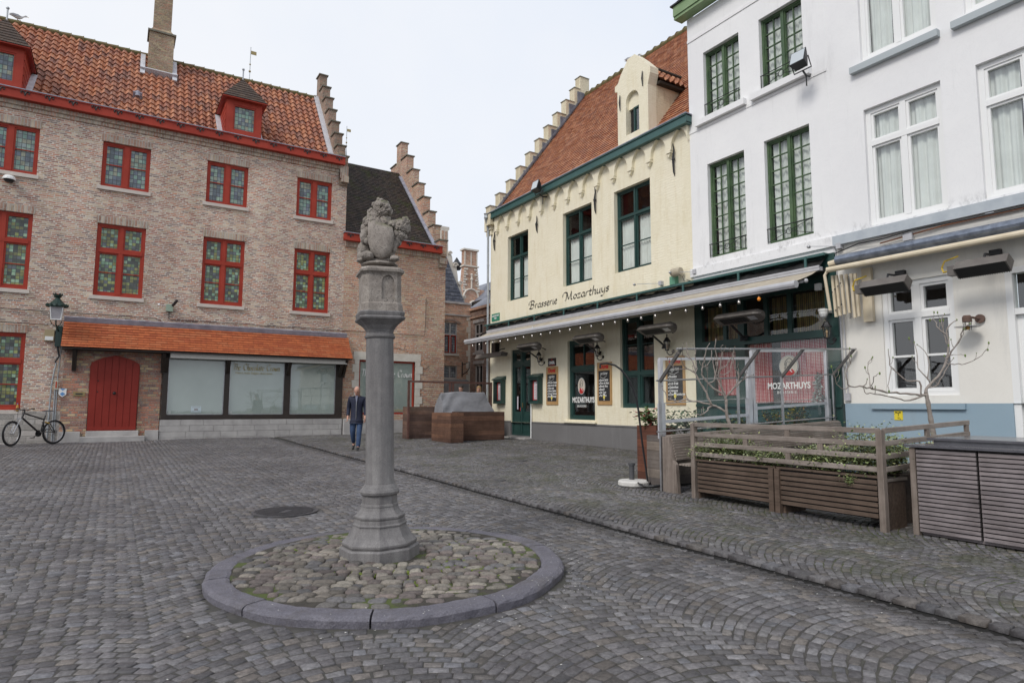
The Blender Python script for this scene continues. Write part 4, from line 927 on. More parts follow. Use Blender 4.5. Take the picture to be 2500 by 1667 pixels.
# ================= BRASSERIE (cream brick) =================
BR=thing('brasserie','cream painted brick brasserie with a steep red tiled roof, stepped gable and green windows','building',(14.5,16.5,.3))
Y0,Y1=11.21,21.62
ups=[(18.91,20.32),(15.28,16.8),(12.70,14.22)]
gf=[(18.73,20.04,.45,3.55),(15.2,16.58,1.08,3.6),(12.66,14.04,1.46,4.02)]
mb=MB(); RF.wall(mb,Y0,Y1,.92,8.98,[(a,b,5.41,7.88) for a,b in ups]+[(a,b,max(z0,.92),z1) for a,b,z0,z1 in gf],.22)
mb.quad((12.39,Y1,-.2),(19.8,Y1,-.2),(19.8,Y1,9.0),(12.39,Y1,9.0))
mb.build('wall',M['cream'],BR)
mb=MB(); RF.wall(mb,Y0,Y1,-.2,.915,[(18.73,20.04,.45,.915)],.22,d=.02); 
RF.box(mb,Y0,18.73,-.0,.02,.90,.96); RF.box(mb,20.04,Y1,0,.02,.90,.96); mb.build('dado',M['dado'],BR)
mb=MB(); RF.box(mb,18.6,20.15,-.2,.35,-.1,.40); mb.build('door_step',M['stone'],BR,bevel=.01)
# blind arcade under the gutter
mb=MB(); ys_=np.arange(21.45,11.3,-.765)
for i,yc in enumerate(ys_):
    r=.285; n=10; pts=[]
    for k in range(n+1):
        a=math.pi*k/n; c_=abs(math.cos(a)); pts.append((yc+r*math.cos(a),8.42+.42*(max(0,4-(1+c_)**2)/3)**.5))
    for k in range(n):
        (u0,za),(u1,zb)=pts[k],pts[k+1]
        mb.prism([RF.pt(u0,0,za),RF.pt(u1,0,zb),RF.pt(u1,0,8.93),RF.pt(u0,0,8.93)],(-.10,0,0))
    if i+1<len(ys_):
        c=yc-.765/2; RF.box(mb,c-.098,c+.098,0,.101,8.34,8.93); RF.box(mb,c-.085,c+.085,0,.12,8.27,8.345)
        mb.prism([RF.pt(c-.06,0,8.27),RF.pt(c+.06,0,8.27),RF.pt(c,0,8.15)],(-.09,0,0))
mb.build('blind_arcade',M['cream'],BR)
mb=MB(); RF.box(mb,21.42,21.95,0,.12,8.45,9.0); RF.box(mb,21.47,21.88,0,.07,8.25,8.45); mb.build('kneeler',M['cream'],BR)
gutter(RF,11.12,21.5,8.83,9.06,BR,M['gutterg'],1,d0=.02,d1=.22,orn=False)
rs=Vector((16.9-12.25,0,15.1-8.9)).normalized(); 
tile_roof('roof',(12.25,11.2,8.9),(0,1,0),rs,21.22-11.2,math.hypot(16.9-12.25,15.1-8.9),.165,.15,0,M['redtile'],BR,lift=.024,kind='flat',wob=.01)
mb=MB().quad((16.9,11.2,15.1),(16.9,21.2,15.1),(21,21.2,9.6),(21,11.2,9.6)); mb.build('rear_roof',M['redtile'],BR)
mb=MB(); y=11.2
while y<21.0: mb.tube([(16.9,y,15.09),(16.9,y+.36,15.11),(16.9,y+.39,15.13)],[.10,.105,.14],8); y+=.38
mb.build('ridge_tiles',M['ridge'],BR)
G3=[(12.14,9.32),(12.57,9.92),(13.06,10.56),(13.53,11.22),(14.0,11.92),(14.47,12.61),(14.93,13.30),(15.4,13.98),(15.87,14.67),(16.33,15.35),(16.65,15.95)]
mb=MB();cb=MB();db=MB()
M['mossy_cope']=plain('pale_coping',(.36,.35,.30),.9,(.2,.2,.14),6)
for i,(x,z) in enumerate(G3):
    xe=G3[i+1][0] if i+1<len(G3) else 17.15
    mb.box(x,xe,21.25,21.6,8.6 if i<3 else 10,z); cb.box(x-.03,xe,21.22,21.63,z,z+.03)
    if i+1<len(G3): mb.box(2*16.9-xe,2*16.9-x,21.25,21.6,9,z)
    db.box(x+.02,xe-.01,21.245,21.25,z-.62,z-.02)
g=mb.build('stepped_gable',M['cream_side'],BR); cb.build('coping',M['mossy_cope'],g)
mb=MB(); 
for i,(x,z) in enumerate(G3[:-1]): mb.box(x+.15,x+.5,21.2,21.25,z-.62,z-.14)
mb.bar(Vector((12.25,21.22,9.02)),Vector((16.85,21.22,15.15)),.12,.06); mb.build('flashing',plain('dark_lead',(.10,.105,.13),.6,(.2,.21,.24),5),BR)
for a,b in ups:
    z0,z1=5.41,7.88; W=b-a; tz=7.05
    w=window(RF,BR,a,b,z0,z1,.20,M['green'],M['glassm'],fw=.055,mull=(.5,),trans=(tz,),mw=.06,sash=.045,fd=.07,bw=.028,bars=[('h',z0+(tz-z0)*.5,a+.05,b-.05)],
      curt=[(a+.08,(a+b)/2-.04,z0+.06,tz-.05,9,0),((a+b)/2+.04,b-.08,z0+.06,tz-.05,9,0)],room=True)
def dkwin(a,b,z0,z1,name,tr,bars=(),mull=(.5,),**k):
    return window(RF,BR,a,b,z0,z1,.18,M['green'],M['glassr'],fw=.08,mull=mull,trans=tr,mw=.09,sash=.05,fd=.09,bars=bars,room=True,name=name,bw=.02,**k)
w2=window(RF,BR,15.2,16.58,1.08,3.6,.18,M['green'],M['glassr'],fw=.09,trans=(2.68,),mw=.11,sash=.05,fd=.09,room=True,bars=[('v',15.89,2.7,3.5)])
mb=MB(); RF.box(mb,15.1,16.75,0,.09,.98,1.03); mb.build('sill',M['cream'],w2)
w3=dkwin(12.66,14.04,1.46,4.02,'window',(2.42,),bars=[('h',3.25,12.75,13.95)])
# door
dd=thing('glazed_door','dark green double door with tall glass panels behind two menu boxes','door',(12.5,19.4,.45))
window(RF,dd,18.73,20.04,.45,3.55,.14,M['green'],M['glassr'],fw=.08,mull=(.5,),trans=(3.02,),mw=.10,sash=.07,fd=.09,room=True,name='frame')
mb=MB(); 
for a,b in ((18.83,19.33),(19.44,19.94)): RF.box(mb,a,b,-.13,-.08,.47,1.3); RF.box(mb,a+.07,b-.07,-.08,-.065,.58,1.18)
mb.build('lower_panel',M['green'],dd)
mb=MB(); RF.box(mb,19.30,19.33,-.05,-.02,1.45,1.62); mb.build('handle',M['brass'],dd)
mb=MB(); RF.box(mb,19.72,19.8,-.115,-.112,1.38,1.85); s=mb.build('sticker',plain('pale_sticker',(.55,.5,.55),.5),dd)
mb=MB(); RF.box(mb,19.52,19.6,-.115,-.112,1.33,1.45); mb.build('sticker',plain('red_sticker',(.5,.03,.04),.5),dd)
# brass dormer
mb=MB(); Fd=Fac('x',12.28)
prof=[(13.88,9.05),(13.88,10.85),(13.99,10.88),(13.99,11.05),(13.85,11.1),(13.72,11.32),(13.55,11.5),(13.42,11.66),(13.12,11.68),(12.85,11.42),(12.56,11.1),(12.5,11.04),(12.5,10.86),(12.6,10.55),(12.6,9.05)]
# front built round the window niche
hole=[(13.0,9.38,13.52,10.62)]
def front(mb,prof,u0,u1,za,zb):
    zs=sorted({9.05,za,zb,*[p[1] for p in prof]})
    def span(z):
        L=[];n=len(prof)
        for i in range(n):
            (a,b),(c,d)=prof[i],prof[(i+1)%n]
            if (b-z)*(d-z)<0: L.append(a+(c-a)*(z-b)/(d-b))
        return (min(L),max(L)) if len(L)>1 else None
    for z0,z1 in zip(zs,zs[1:]):
        s0,s1=span(z0+1e-4),span(z1-1e-4)
        if not s0 or not s1: continue
        segs=[(s0[0],s0[1],s1[0],s1[1])]
        if z0>=za-1e-6 and z1<=zb+1e-6: segs=[(s0[0],u0,s1[0],u0),(u1,s0[1],u1,s1[1])]
        for a,b,c,d in segs: mb.quad(Fd.pt(a,0,z0),Fd.pt(b,0,z0),Fd.pt(d,0,z1),Fd.pt(c,0,z1))
front(mb,prof,12.97,13.52,9.36,10.62)
for p,q in zip(prof,prof[1:]+prof[:1]): mb.quad(Fd.pt(p[0],0,p[1]),Fd.pt(q[0],0,q[1]),Fd.pt(q[0],-.32,q[1]),Fd.pt(p[0],-.32,p[1]))
for p,q in (((12.97,9.36),(12.97,10.62)),((12.97,10.62),(13.52,10.62)),((13.52,10.62),(13.52,9.36)),((13.52,9.36),(12.97,9.36))): mb.quad(Fd.pt(p[0],0,p[1]),Fd.pt(q[0],0,q[1]),Fd.pt(q[0],-.2,q[1]),Fd.pt(p[0],-.2,p[1]))
Fd.box(mb,12.97,13.52,-.2,-.12,10.16,10.62)
dm=mb.build('dormer',M['cream'],BR)
mb=MB()   # arched head infill of the niche
for k in range(8):
    a=math.pi*k/8; b=math.pi*(k+1)/8; c_=13.245; r=.275
    ua,za=c_+r*math.cos(a),10.34+.28*math.sin(a); ub,zb=c_+r*math.cos(b),10.34+.28*math.sin(b)
    mb.quad(Fd.pt(ua,.0,za),Fd.pt(ub,.0,zb),Fd.pt(ub,.0,10.621),Fd.pt(ua,.0,10.621)); mb.quad(Fd.pt(ua,0,za),Fd.pt(ub,0,zb),Fd.pt(ub,-.14,zb),Fd.pt(ua,-.14,za))
mb.build('niche_arch',M['cream'],dm)
window(Fd,dm,12.97,13.3,9.36,10.16,.16,M['green'],M['glassr'],fw=.045,sash=.02,curt=[(13.0,13.2,9.4,10.1,12,0)],room=False,fd=.06)
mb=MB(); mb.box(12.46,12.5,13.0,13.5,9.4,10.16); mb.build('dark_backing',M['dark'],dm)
mb=MB(); mb.quad((12.58,12.604,9.1),(12.58,12.604,10.62),(14.0,12.604,10.62),(13.3,12.604,10.1)); mb.build('dormer_cheek',M['cream_side'],dm)
tile_roof('dormer_roof',(12.62,12.42,10.72),(1,0,0),Vector((0,.82,.80)),2.2,1.14,.2,.24,.03,M['redtile'],dm,lift=.03)
mb=MB().quad((12.6,13.24,11.5),(15.0,13.24,11.5),(15.0,14.0,10.8),(12.6,14.0,10.8)); mb.build('dormer_roof_far',M['redtile'],dm)
mb=MB(); mb.box(12.6,14.3,12.44,12.6,10.60,10.68); mb.tube([(12.6,13.24,11.52),(15.2,13.24,11.54)],.09,8); mb.build('dormer_ridge',M['redtile'],dm)
for (u,z0,z1) in ((21.27,7.55,8.35),(18.29,7.58,8.2),(15.05,7.44,8.3),(11.75,7.62,8.52)):
    mb=MB().tube([RF.pt(u+.03,.03,z1),RF.pt(u-.03,.06,z1-.2),RF.pt(u,.07,(z0+z1)/2),RF.pt(u,.05,z0+.1),RF.pt(u,.02,z0)],[.012,.022,.034,.024,.008],6); mb.ball(RF.pt(u,.06,(z0+z1)/2),.05); mb.build('iron_wall_anchor',M['iron'],BR)
for (u,z0,z1) in ((12.78,10.55,11.0),(13.74,10.2,10.68)):
    mb=MB().tube([Fd.pt(u,.03,z1),Fd.pt(u,.05,(z0+z1)/2),Fd.pt(u,.03,z0)],[.012,.024,.01],6); mb.build('iron_wall_anchor',M['iron'],BR)
mb=MB().tube([(12.1,21.50,8.98),(12.1,21.54,8.85),(12.22,21.6,8.6),(12.26,21.62,8.4),(12.28,21.62,4.6),(12.28,21.62,.4)],.045,10)
for z in (8.2,7.0,5.8,4.9,3,1.5): mb.lathe([(.052,0),(.052,.05)],10,(12.27,21.62,z))
mb.lathe([(.09,-.1),(.07,.02),(.1,.08)],10,(12.1,21.5,8.98)); mb.build('downpipe',M['zinc'],BR)
mb=MB().tube([(12.33,18.62,1.6),(12.33,18.62,.38)],.022,8); mb.build('white_pipe',M['whitepaint'],BR)
# ---- pen lettering ----
GL={'B':[[(.1,.05),(.22,.95)],[(-.12,.55),(-.1,.85),(.15,1.02),(.5,1.0),(.62,.8),(.45,.6),(.2,.55)],[(.2,.55),(.5,.5),(.58,.28),(.4,.05),(.1,.03),(-.08,.12)]],
'r':[[(.1,.5),(.04,0)],[(.08,.35),(.2,.48),(.32,.5)]],'a':[[(.38,.45),(.2,.5),(.05,.3),(.08,.05),(.22,.02),(.36,.2)],[(.4,.5),(.34,.08),(.42,0)]],
's':[[(.33,.45),(.18,.5),(.08,.38),(.2,.26),(.28,.14),(.18,.01),(.02,.05)]],'e':[[(.06,.24),(.3,.34),(.26,.5),(.12,.48),(.03,.25),(.08,.03),(.22,.0),(.33,.08)]],
'i':[[(.1,.5),(.06,.06),(.14,0)],[(.13,.68),(.15,.72)]],'M':[[(-.28,.5),(-.22,.85),(.0,1.0),(.22,.9)],[(.22,.95),(.1,.1),(.0,.02)],[(.22,.95),(.42,.1),(.72,.95)],[(.72,.98),(.68,.1),(.8,0)]],
'o':[[(.2,.5),(.05,.35),(.06,.08),(.2,0),(.35,.15),(.34,.4),(.2,.5)]],'z':[[(.05,.47),(.36,.48),(.02,.02),(.36,.03)]],'t':[[(.2,.72),(.1,.08),(.2,0),(.28,.05)],[(.02,.5),(.34,.5)]],
'h':[[(.18,1.0),(.04,0)],[(.08,.32),(.24,.5),(.34,.42),(.3,.06),(.38,0)]],'u':[[(.1,.5),(.06,.1),(.15,0),(.32,.12)],[(.38,.5),(.33,.06),(.4,0)]],'y':[[(.08,.5),(.1,.12),(.2,.04),(.34,.2)],[(.4,.5),(.3,-.15),(.12,-.38),(-.02,-.32)]],
'T':[[(-.05,.85),(.1,.98),(.6,.95)],[(.35,.95),(.2,.1),(.1,0)]],'C':[[(.58,.8),(.5,.98),(.25,.95),(.04,.6),(.08,.15),(.3,.0),(.55,.15)]],'c':[[(.3,.42),(.18,.5),(.05,.32),(.07,.06),(.2,0),(.32,.08)]],
'l':[[(.2,1.0),(.07,.1),(.14,0)]],'w':[[(.06,.5),(.08,.06),(.18,.0),(.28,.45)],[(.28,.45),(.3,.04),(.4,.0),(.52,.5)]],'n':[[(.1,.5),(.04,0)],[(.08,.32),(.24,.5),(.34,.42),(.3,.06),(.38,0)]],
'd':[[(.34,.45),(.18,.5),(.05,.3),(.08,.03),(.2,0),(.34,.2)],[(.48,1),(.36,.08),(.42,0)]],'v':[[(.05,.5),(.14,0),(.34,.5)]],'p':[[(.12,.5),(.02,-.4)],[(.1,.35),(.25,.5),(.36,.3),(.25,.02),(.08,.05)]],'g':[[(.36,.45),(.2,.5),(.06,.3),(.1,.05),(.24,.03),(.36,.25)],[(.4,.5),(.3,-.2),(.12,-.4),(0,-.3)]]}
ADV={'B':.72,'r':.36,'a':.48,'s':.38,'e':.38,'i':.24,'M':.92,'o':.42,'z':.42,'t':.34,'h':.44,'u':.46,'y':.46,'T':.5,'C':.62,'c':.36,'l':.22,'w':.58,'n':.44,' ':.45,'d':.48,'v':.38,'p':.44,'g':.44}
def pen(name,body,F,u,d,z,h,total,mat,parent,nib=.06,ang=.7,label=None,adv=ADV,slope=0):
    mb=MB(); w=sum(adv.get(c,.4) for c in body); sx=total/(w*h); x=0; ux=F.ux(); n=-(F.pt(0,0,0)-F.pt(0,1,0))
    base=F.pt(u,d,z); nx,ny=math.cos(ang)*nib*h/2,math.sin(ang)*nib*h/2
    for c in body:
        for st in GL.get(c,[]):
            # smooth the stroke
            P_=[st[0]]
            for i in range(len(st)-1):
                p0=st[max(i-1,0)];p1=st[i];p2=st[i+1];p3=st[min(i+2,len(st)-1)]
                for q in (.25,.5,.75,1.0):
                    P_.append(tuple(.5*((2*p1[k])+(-p0[k]+p2[k])*q+(2*p0[k]-5*p1[k]+4*p2[k]-p3[k])*q*q+(-p0[k]+3*p1[k]-3*p2[k]+p3[k])*q**3) for k in (0,1)))
            vs=[]
            for px,pz in P_:
                X=(x+px)*h*sx; Z=pz*h
                for s_ in (1,-1): vs.append(base+ux*(X+s_*nx)+Vector((0,0,Z+s_*ny+slope*X)))
            fs=[(2*i,2*i+1,2*i+3,2*i+2) for i in range(len(P_)-1)]; mb.add(vs,fs)
            mb.add([v+n*.003 for v in vs],fs)
        x+=adv.get(c,.4)
    o=mb.build(name,mat,parent)
    if label: o['label']=label
    return o
M['ink']=plain('black_lettering',(.015,.015,.015),.6)
pen('lettering','Brasserie',RF,18.78,.008,4.92,.27,1.66,M['ink'],BR,.17,label='black calligraphic word Brasserie')
pen('lettering','Mozarthuys',RF,16.68,.008,4.94,.27,2.22,M['ink'],BR,.17,label='black calligraphic word Mozarthuys')
M['cursive']=plain('pale_gold_lettering',(.50,.42,.20),.5)
pen('lettering','The Chocolate Crown',Fs,3.52,.01,2.74,.22,1.6,M['cursive'],sf,.14,label='cursive words The Chocolate Crown')
text('lettering','Home made Belgian chocolates',M['cursive'],.115,Fs.pt(3.6,.01,2.60),(1,0,0),(0,0,1),sf,sx=.86,label='small words Home made Belgian chocolates')
M['whiteink']=plain('white_lettering',(.8,.8,.78),.5)
pen('lettering','The Chocolate Crown',LF,8.28,-.09,2.66,.27,2.15,M['whiteink'],ww,.15,label='white cursive words The Chocolate Crown')
text('lettering','chocolates',M['cursive'],.14,LF.pt(9.5,-.09,1.27),(1,0,0),(0,0,1),ww)
sg=thing('street_sign','small green street name plate on the cream wall corner above the awning','sign',(12.39,21.2,4.75))
mb=MB(); RF.box(mb,20.89,21.48,0,.02,4.77,5.06); mb.build('plate',plain('sign_green',(.03,.22,.14),.4),sg)
text('lettering','HUIDENVETTERS\nPLEIN',M['whiteink'],.095,RF.pt(21.185,.024,4.94),RF.ux(),(0,0,1),sg,align='CENTER',sx=.72,bold=.002)
# ================= WHITE HOUSE =================
WH=thing('white_house','white rendered house with green lattice windows and a pale green cornice','building',(15,9.3,.2))
wy0,wy1=7.42,11.21
wins=[(9.6,10.70,8.81,10.56),(7.93,9.03,8.81,10.56),(9.55,10.66,5.17,7.58),(7.87,9.0,5.16,7.58)]
mb=MB(); RF.wall(mb,wy0,wy1,4.62,11.7,wins,.2,d=.004)
mb.quad((12.386,wy1,4),(18,wy1,4),(18,wy1,12.2),(12.386,wy1,11.9)); mb.quad((12.386,wy0,4),(18,wy0,4),(18,wy0,12),(12.386,wy0,12)); mb.build('wall',M['white'],WH)
mb=MB(); RF.box(mb,wy0,wy1+.05,.004,.06,4.78,4.99); 
RF.box(mb,wy0,wy1,.004,.025,11.05,11.12); RF.box(mb,wy0,wy1,.004,.02,8.56,8.63)
mb.build('string_course',M['white'],WH)
mb=MB(); RF.box(mb,wy0+.05,wy1+.18,.004,.30,11.72,11.8); RF.box(mb,wy0+.05,wy1+.18,.24,.33,11.8,12.08); c=mb.build('cornice',M['sage'],WH)
mb=MB(); RF.box(mb,wy0+.02,wy1+.24,.2,.38,12.08,12.12); mb.build('dark_edge',M['iron'],c)
mb=MB(); mb.quad((12.0,wy0,12.12),(12.0,wy1,12.12),(16,wy1,14.5),(16,wy0,14.5)); mb.build('roof',M['redtile'],WH)
for i,(a,b,z0,z1) in enumerate(wins):
    n=5 if i<2 else 7; W=b-a; bars=[]
    for k in range(1,n): bars.append(('h',z0+.06+(z1-z0-.12)*k/n,a+.05,b-.05))
    for f_ in (.25,.75): bars.append(('v',a+.04+(W-.08)*f_,z0+.05,z1-.05))
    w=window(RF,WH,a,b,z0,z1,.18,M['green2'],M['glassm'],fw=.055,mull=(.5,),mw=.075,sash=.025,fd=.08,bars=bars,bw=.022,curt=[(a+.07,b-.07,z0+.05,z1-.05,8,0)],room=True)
    if i<2: s=MB(); RF.box(s,a-.18,b+.22,.004,.13,z0-.17,z0-.02); s.build('sill',M['white'],w)
    # iron guard rail with crossed bars and ring
    mb=MB(); d=.02; zt=z0+.34; zb=z0+.03
    for z in (zt,): mb.tube([RF.pt(a+.01,d,z),RF.pt(b-.01,d,z)],.010,6)
    mb.tube([RF.pt(a+.03,d,zb),RF.pt(a+.03,d,zt)],.010,6); mb.tube([RF.pt(b-.03,d,zb),RF.pt(b-.03,d,zt)],.010,6)
    c_=(a+b)/2; zm=(zb+zt)/2
    mb.tube([RF.pt(a+.03,d,zb),RF.pt(c_-.06,d,zm-.02)],.007,6); mb.tube([RF.pt(c_+.06,d,zm+.02),RF.pt(b-.03,d,zt)],.007,6); mb.tube([RF.pt(a+.03,d,zt),RF.pt(c_-.06,d,zm+.02)],.007,6); mb.tube([RF.pt(c_+.06,d,zm-.02),RF.pt(b-.03,d,zb)],.007,6)
    mb.tube([RF.pt(c_+.07*math.cos(t_),d,zm+.07*math.sin(t_)) for t_ in np.linspace(0,6.28,15)],.008,6,cap=False)
    mb.build('guard_rail',M['iron'],w)
# dark green shop front under the awning
FR=thing('green_shop_front','dark green timber restaurant front with checked red curtains and a round portrait emblem','shop front',(12.3,9.3,.2))
mb=MB()
for a,b in ((10.98,11.19),(9.72,9.9),(7.42,7.70)): RF.box(mb,a,b,-.12,.0,.1,4.1)
RF.box(mb,11.17,11.8,-.5,-.03,-.1,4.7); RF.box(mb,7.43,11.18,-.11,.02,3.98,4.66); RF.box(mb,7.43,11.18,-.11,.015,2.94,3.10); RF.box(mb,7.43,11.18,-.09,-.01,.1,1.55); RF.box(mb,7.425,11.185,-.1,.05,1.50,1.56)
RF.box(mb,9.9,10.98,-.10,-.02,2.82,2.95); RF.box(mb,9.9,10.0,-.105,-.025,1.7,2.82); RF.box(mb,10.66,10.98,-.105,-.025,1.56,2.95); RF.box(mb,9.9,10.98,-.102,-.022,1.56,1.76)
for u in (7.9,8.6,9.3,10.15,10.75): RF.box(mb,u-.2,u+.2,-.09,.005,.35,1.3)
for u in (8.55,9.15,10.3): RF.box(mb,u-.05,u+.05,-.12,-.03,3.1,3.98)
mb.build('frame',M['green'],FR)
for a,b,z0,z1 in ((7.70,9.72,1.56,2.94),(10.0,10.66,1.76,2.82),(7.7,9.72,3.1,3.98),(9.9,10.98,3.1,3.98)):
    mb=MB().quad(RF.pt(a,-.06,z0),RF.pt(b,-.06,z0),RF.pt(b,-.06,z1),RF.pt(a,-.06,z1)); mb.build('pane',M['glass'],FR)
t=NT('red_check_cloth'); P=t.pos(); sp=t.n('SeparateXYZ',{0:P}); a_=t.math('SINE',t.math('MULTIPLY',sp.outputs[1],200.)); b_=t.math('SINE',t.math('MULTIPLY',sp.outputs[2],200.)); k=t.math('MULTIPLY',t.math('GREATER_THAN',a_,.0),t.math('GREATER_THAN',b_,.0)); t.set('Base Color',t.mix(k,(.42,.035,.055),(.75,.6,.6))); t.set('Roughness',.9); M['check']=t.m
t=NT('bead_blind'); P=t.pos(); sp=t.n('SeparateXYZ',{0:P}); k=t.math('MULTIPLY',t.math('ADD',t.math('SINE',t.math('MULTIPLY',sp.outputs[1],130.)),1.),.5); t.set('Base Color',t.mix(k,(.05,.04,.02),t.ramp(t.noise(P,5,3),[(.3,(.30,.25,.08)),(.7,(.22,.10,.05))]))); t.set('Roughness',.9); M['bead']=t.m
def drape(F,a,b,z0,z1,d,mat,parent,name='curtain',amp=.025,den=7):
    n=max(14,int((b-a)*70)); P_=np.zeros((n,3,3)); ph=random.random()*9
    for i in range(n):
        for j in range(3): f_=i/(n-1); P_[i,j]=F.pt(a+(b-a)*f_,d+amp*math.sin(f_*(b-a)*den*6.28+ph+.5*j)+amp*.5*math.sin(f_*(b-a)*den*14+ph),z0+(z1-z0)*j/2)
    return grid_mesh(name,P_,mat,parent)
for a,b,z0,z1 in ((9.12,9.70,1.6,2.94),(7.72,8.93,1.6,2.94),(10.0,10.66,1.78,2.82)): drape(RF,a,b,z0,z1,-.2,M['check'],FR)
for a,b in ((7.72,8.5),(9.95,10.95),(8.6,9.1)): drape(RF,a,b,3.12,3.96,-.22,M['bead'],FR,'bead_blind',.012,14)
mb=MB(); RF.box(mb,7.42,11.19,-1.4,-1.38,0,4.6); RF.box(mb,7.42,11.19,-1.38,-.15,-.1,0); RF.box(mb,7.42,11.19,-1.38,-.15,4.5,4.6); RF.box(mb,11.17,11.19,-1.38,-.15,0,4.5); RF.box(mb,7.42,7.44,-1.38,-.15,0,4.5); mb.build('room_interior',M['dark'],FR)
def emblem(F,u,z,ru,rz,d,parent,lt):
    n=-(F.pt(0,0,0)-F.pt(0,1,0)); ux=F.ux()
    def disc(nm,r1,r2,dd,mat,pts=None):
        q=pts or [(math.cos(2*math.pi*k/32),math.sin(2*math.pi*k/32)) for k in range(32)]
        o=F.pt(u,dd,z); v=[o+ux*(x*r1)+Vector((0,0,y*r2)) for x,y in q]
        return MB().prism(v,n*.002).build(nm,mat,parent)
    disc('emblem_rim',ru*1.08,rz*1.08,d,M['whiteink']); disc('emblem_ring',ru*1.03,rz*1.03,d+.003,M['ink']); disc('emblem_disc',ru,rz,d+.006,M['emb'])
    coat=[(-.62,-.76),(-.45,-.42),(-.15,-.18),(.12,-.38),(.42,-.3),(.68,-.62),(.55,-.82),(.2,-.96),(-.2,-.97),(-.5,-.86)]
    disc('coat',ru,rz,d+.009,M['embred'],coat); disc('collar',ru,rz,d+.012,M['whiteink'],[(-.02,-.22),(.22,-.34),(.42,-.7),(.3,-.62),(.1,-.42)])
    mb=MB(); o=F.pt(u,d+.012,z)
    for st in ([(-.12,.68),(.1,.8),(.32,.7),(.42,.45),(.40,.2),(.30,.0),(.12,-.12)],[(-.12,.68),(-.34,.5),(-.42,.2),(-.34,-.05),(-.5,-.2)],[(-.1,.5),(-.25,.2),(-.15,-.1)],[(.02,.36),(.14,.38)],[(.26,.36),(.36,.36)],[(.22,.3),(.3,.14),(.22,.12)],[(.14,.02),(.28,.0)],[(-.3,-.1),(-.45,-.35)],[(-.3,.35),(-.45,.25),(-.3,.15),(-.45,.05)]):
        mb.tube([o+ux*(x*ru)+Vector((0,0,y*rz)) for x,y in st],ru*.03,4)
    mb.build('line_drawing',M['ink'],parent)
M['emb']=plain('emblem_beige',(.62,.56,.47),.6); M['embred']=plain('emblem_red',(.5,.02,.02),.6)
emblem(RF,8.62,2.39,.215,.215,-.045,FR,0)
ux=RF.ux()
text('lettering','MOZARTHUYS',M['whiteink'],.19,RF.pt(9.17,-.045,1.90),ux,(0,0,1),FR,bold=.006,sx=.83,label='white capital word MOZARTHUYS')
text('lettering','BRASSERIE',M['whiteink'],.085,RF.pt(8.93,-.045,1.79),ux,(0,0,1),FR,sx=1.0,spacing=1.25,label='small white word BRASSERIE')
emblem(RF,15.98,2.13,.17,.24,-.1,BR,1)
text('lettering','MOZARTHUYS',M['whiteink'],.235,RF.pt(16.46,-.1,1.62),ux,(0,0,1),BR,bold=.007,sx=.72,label='white capital word MOZARTHUYS on the window')
text('lettering','BRASSERIE',M['whiteink'],.10,RF.pt(16.2,-.1,1.47),ux,(0,0,1),BR,sx=.85,spacing=1.2,label='small white word BRASSERIE on the window')
# ================= CREAM HOUSE WITH BLUE PLINTH =================
CH=thing('cream_house','off-white house with a blue plinth, white windows and a white door','building',(15,3,.1))
hw=[(5.30,6.70,8.42,10.6),(3.4,4.85,8.42,10.6),(5.30,6.70,5.03,7.40),(3.35,4.74,5.03,7.42)]
gw=(5.32,6.56,1.72,3.85); dr_=(2.9,4.55,-.1,3.8)
mb=MB(); RF.wall(mb,-3,7.42,4.9,13,hw,.2,d=.0); mb.quad((12.39,-3,0),(18,-3,0),(18,-3,13),(12.39,-3,13)); mb.build('wall',M['white'],CH)
mb=MB(); RF.wall(mb,-3,7.40,1.575,4.78,[gw,(dr_[0],dr_[1],1.575,dr_[3])],.2,d=-.02); mb.build('ground_floor_wall',M['offwhite'],CH)
mb=MB(); RF.wall(mb,-3,7.36,-.2,1.575,[(dr_[0],dr_[1],-.2,1.575)],.2,d=.012); RF.box(mb,5.22,6.82,.012,.07,1.47,1.575); mb.build('blue_plinth',M['blue'],CH)
mb=MB(); RF.box(mb,-3,7.42,0,.09,4.78,4.97); mb.build('string_course',plain('bluestone_band',(.40,.44,.48),.7,(.48,.52,.55),4),CH)
for i,(a,b,z0,z1) in enumerate(hw):
    tz=z0+(z1-z0)*.70 if i>1 else z0+(z1-z0)*.72
    zt=z1
    w=window(RF,CH,a,b,z0,z1,.17,M['whitepaint'],M['glassr'],fw=.09,mull=(.5,),trans=(tz,),mw=.10,sash=.045,fd=.09,room=True,
      curt=[(a+.1,(a+b)/2+.02,z0+.07,z1-.05,5,-.5 if i%2 else -.25),((a+b)/2+.15,b-.1,z0+.07,z1-.05,5,-.2)])
    if i<2: s=MB(); RF.box(s,a-.05,b+.18,0,.12,8.2,8.33); s.build('sill',plain('grey_sill',(.42,.46,.48),.7),w)
window(RF,CH,*gw,.16,M['whitepaint'],M['glassr'],fw=.09,mull=(.5,),trans=(3.2,),mw=.11,sash=.05,fd=.10,bars=[('h',2.45,5.4,6.5)],bw=.04,room=True)
hd=thing('white_door','tall white panelled door with a glass light above, right of the blue plinth','door',(12.5,3.7,.1))
mb=MB(); a,b=dr_[0],dr_[1]; RF.box(mb,a,a+.1,-.2,-.02,-.1,3.8); RF.box(mb,b-.1,b,-.2,-.02,-.1,3.8); RF.box(mb,a+.1,b-.1,-.2,-.02,3.7,3.8); RF.box(mb,a+.1,b-.1,-.2,-.04,3.02,3.12); RF.box(mb,a+.1,b-.1,-.2,-.12,-.1,3.02)
for c,d in ((a+.25,a+.68),(b-.68,b-.25)): RF.box(mb,c,d,-.12,-.105,.3,2.85)
mb.build('frame',M['whitepaint'],hd)
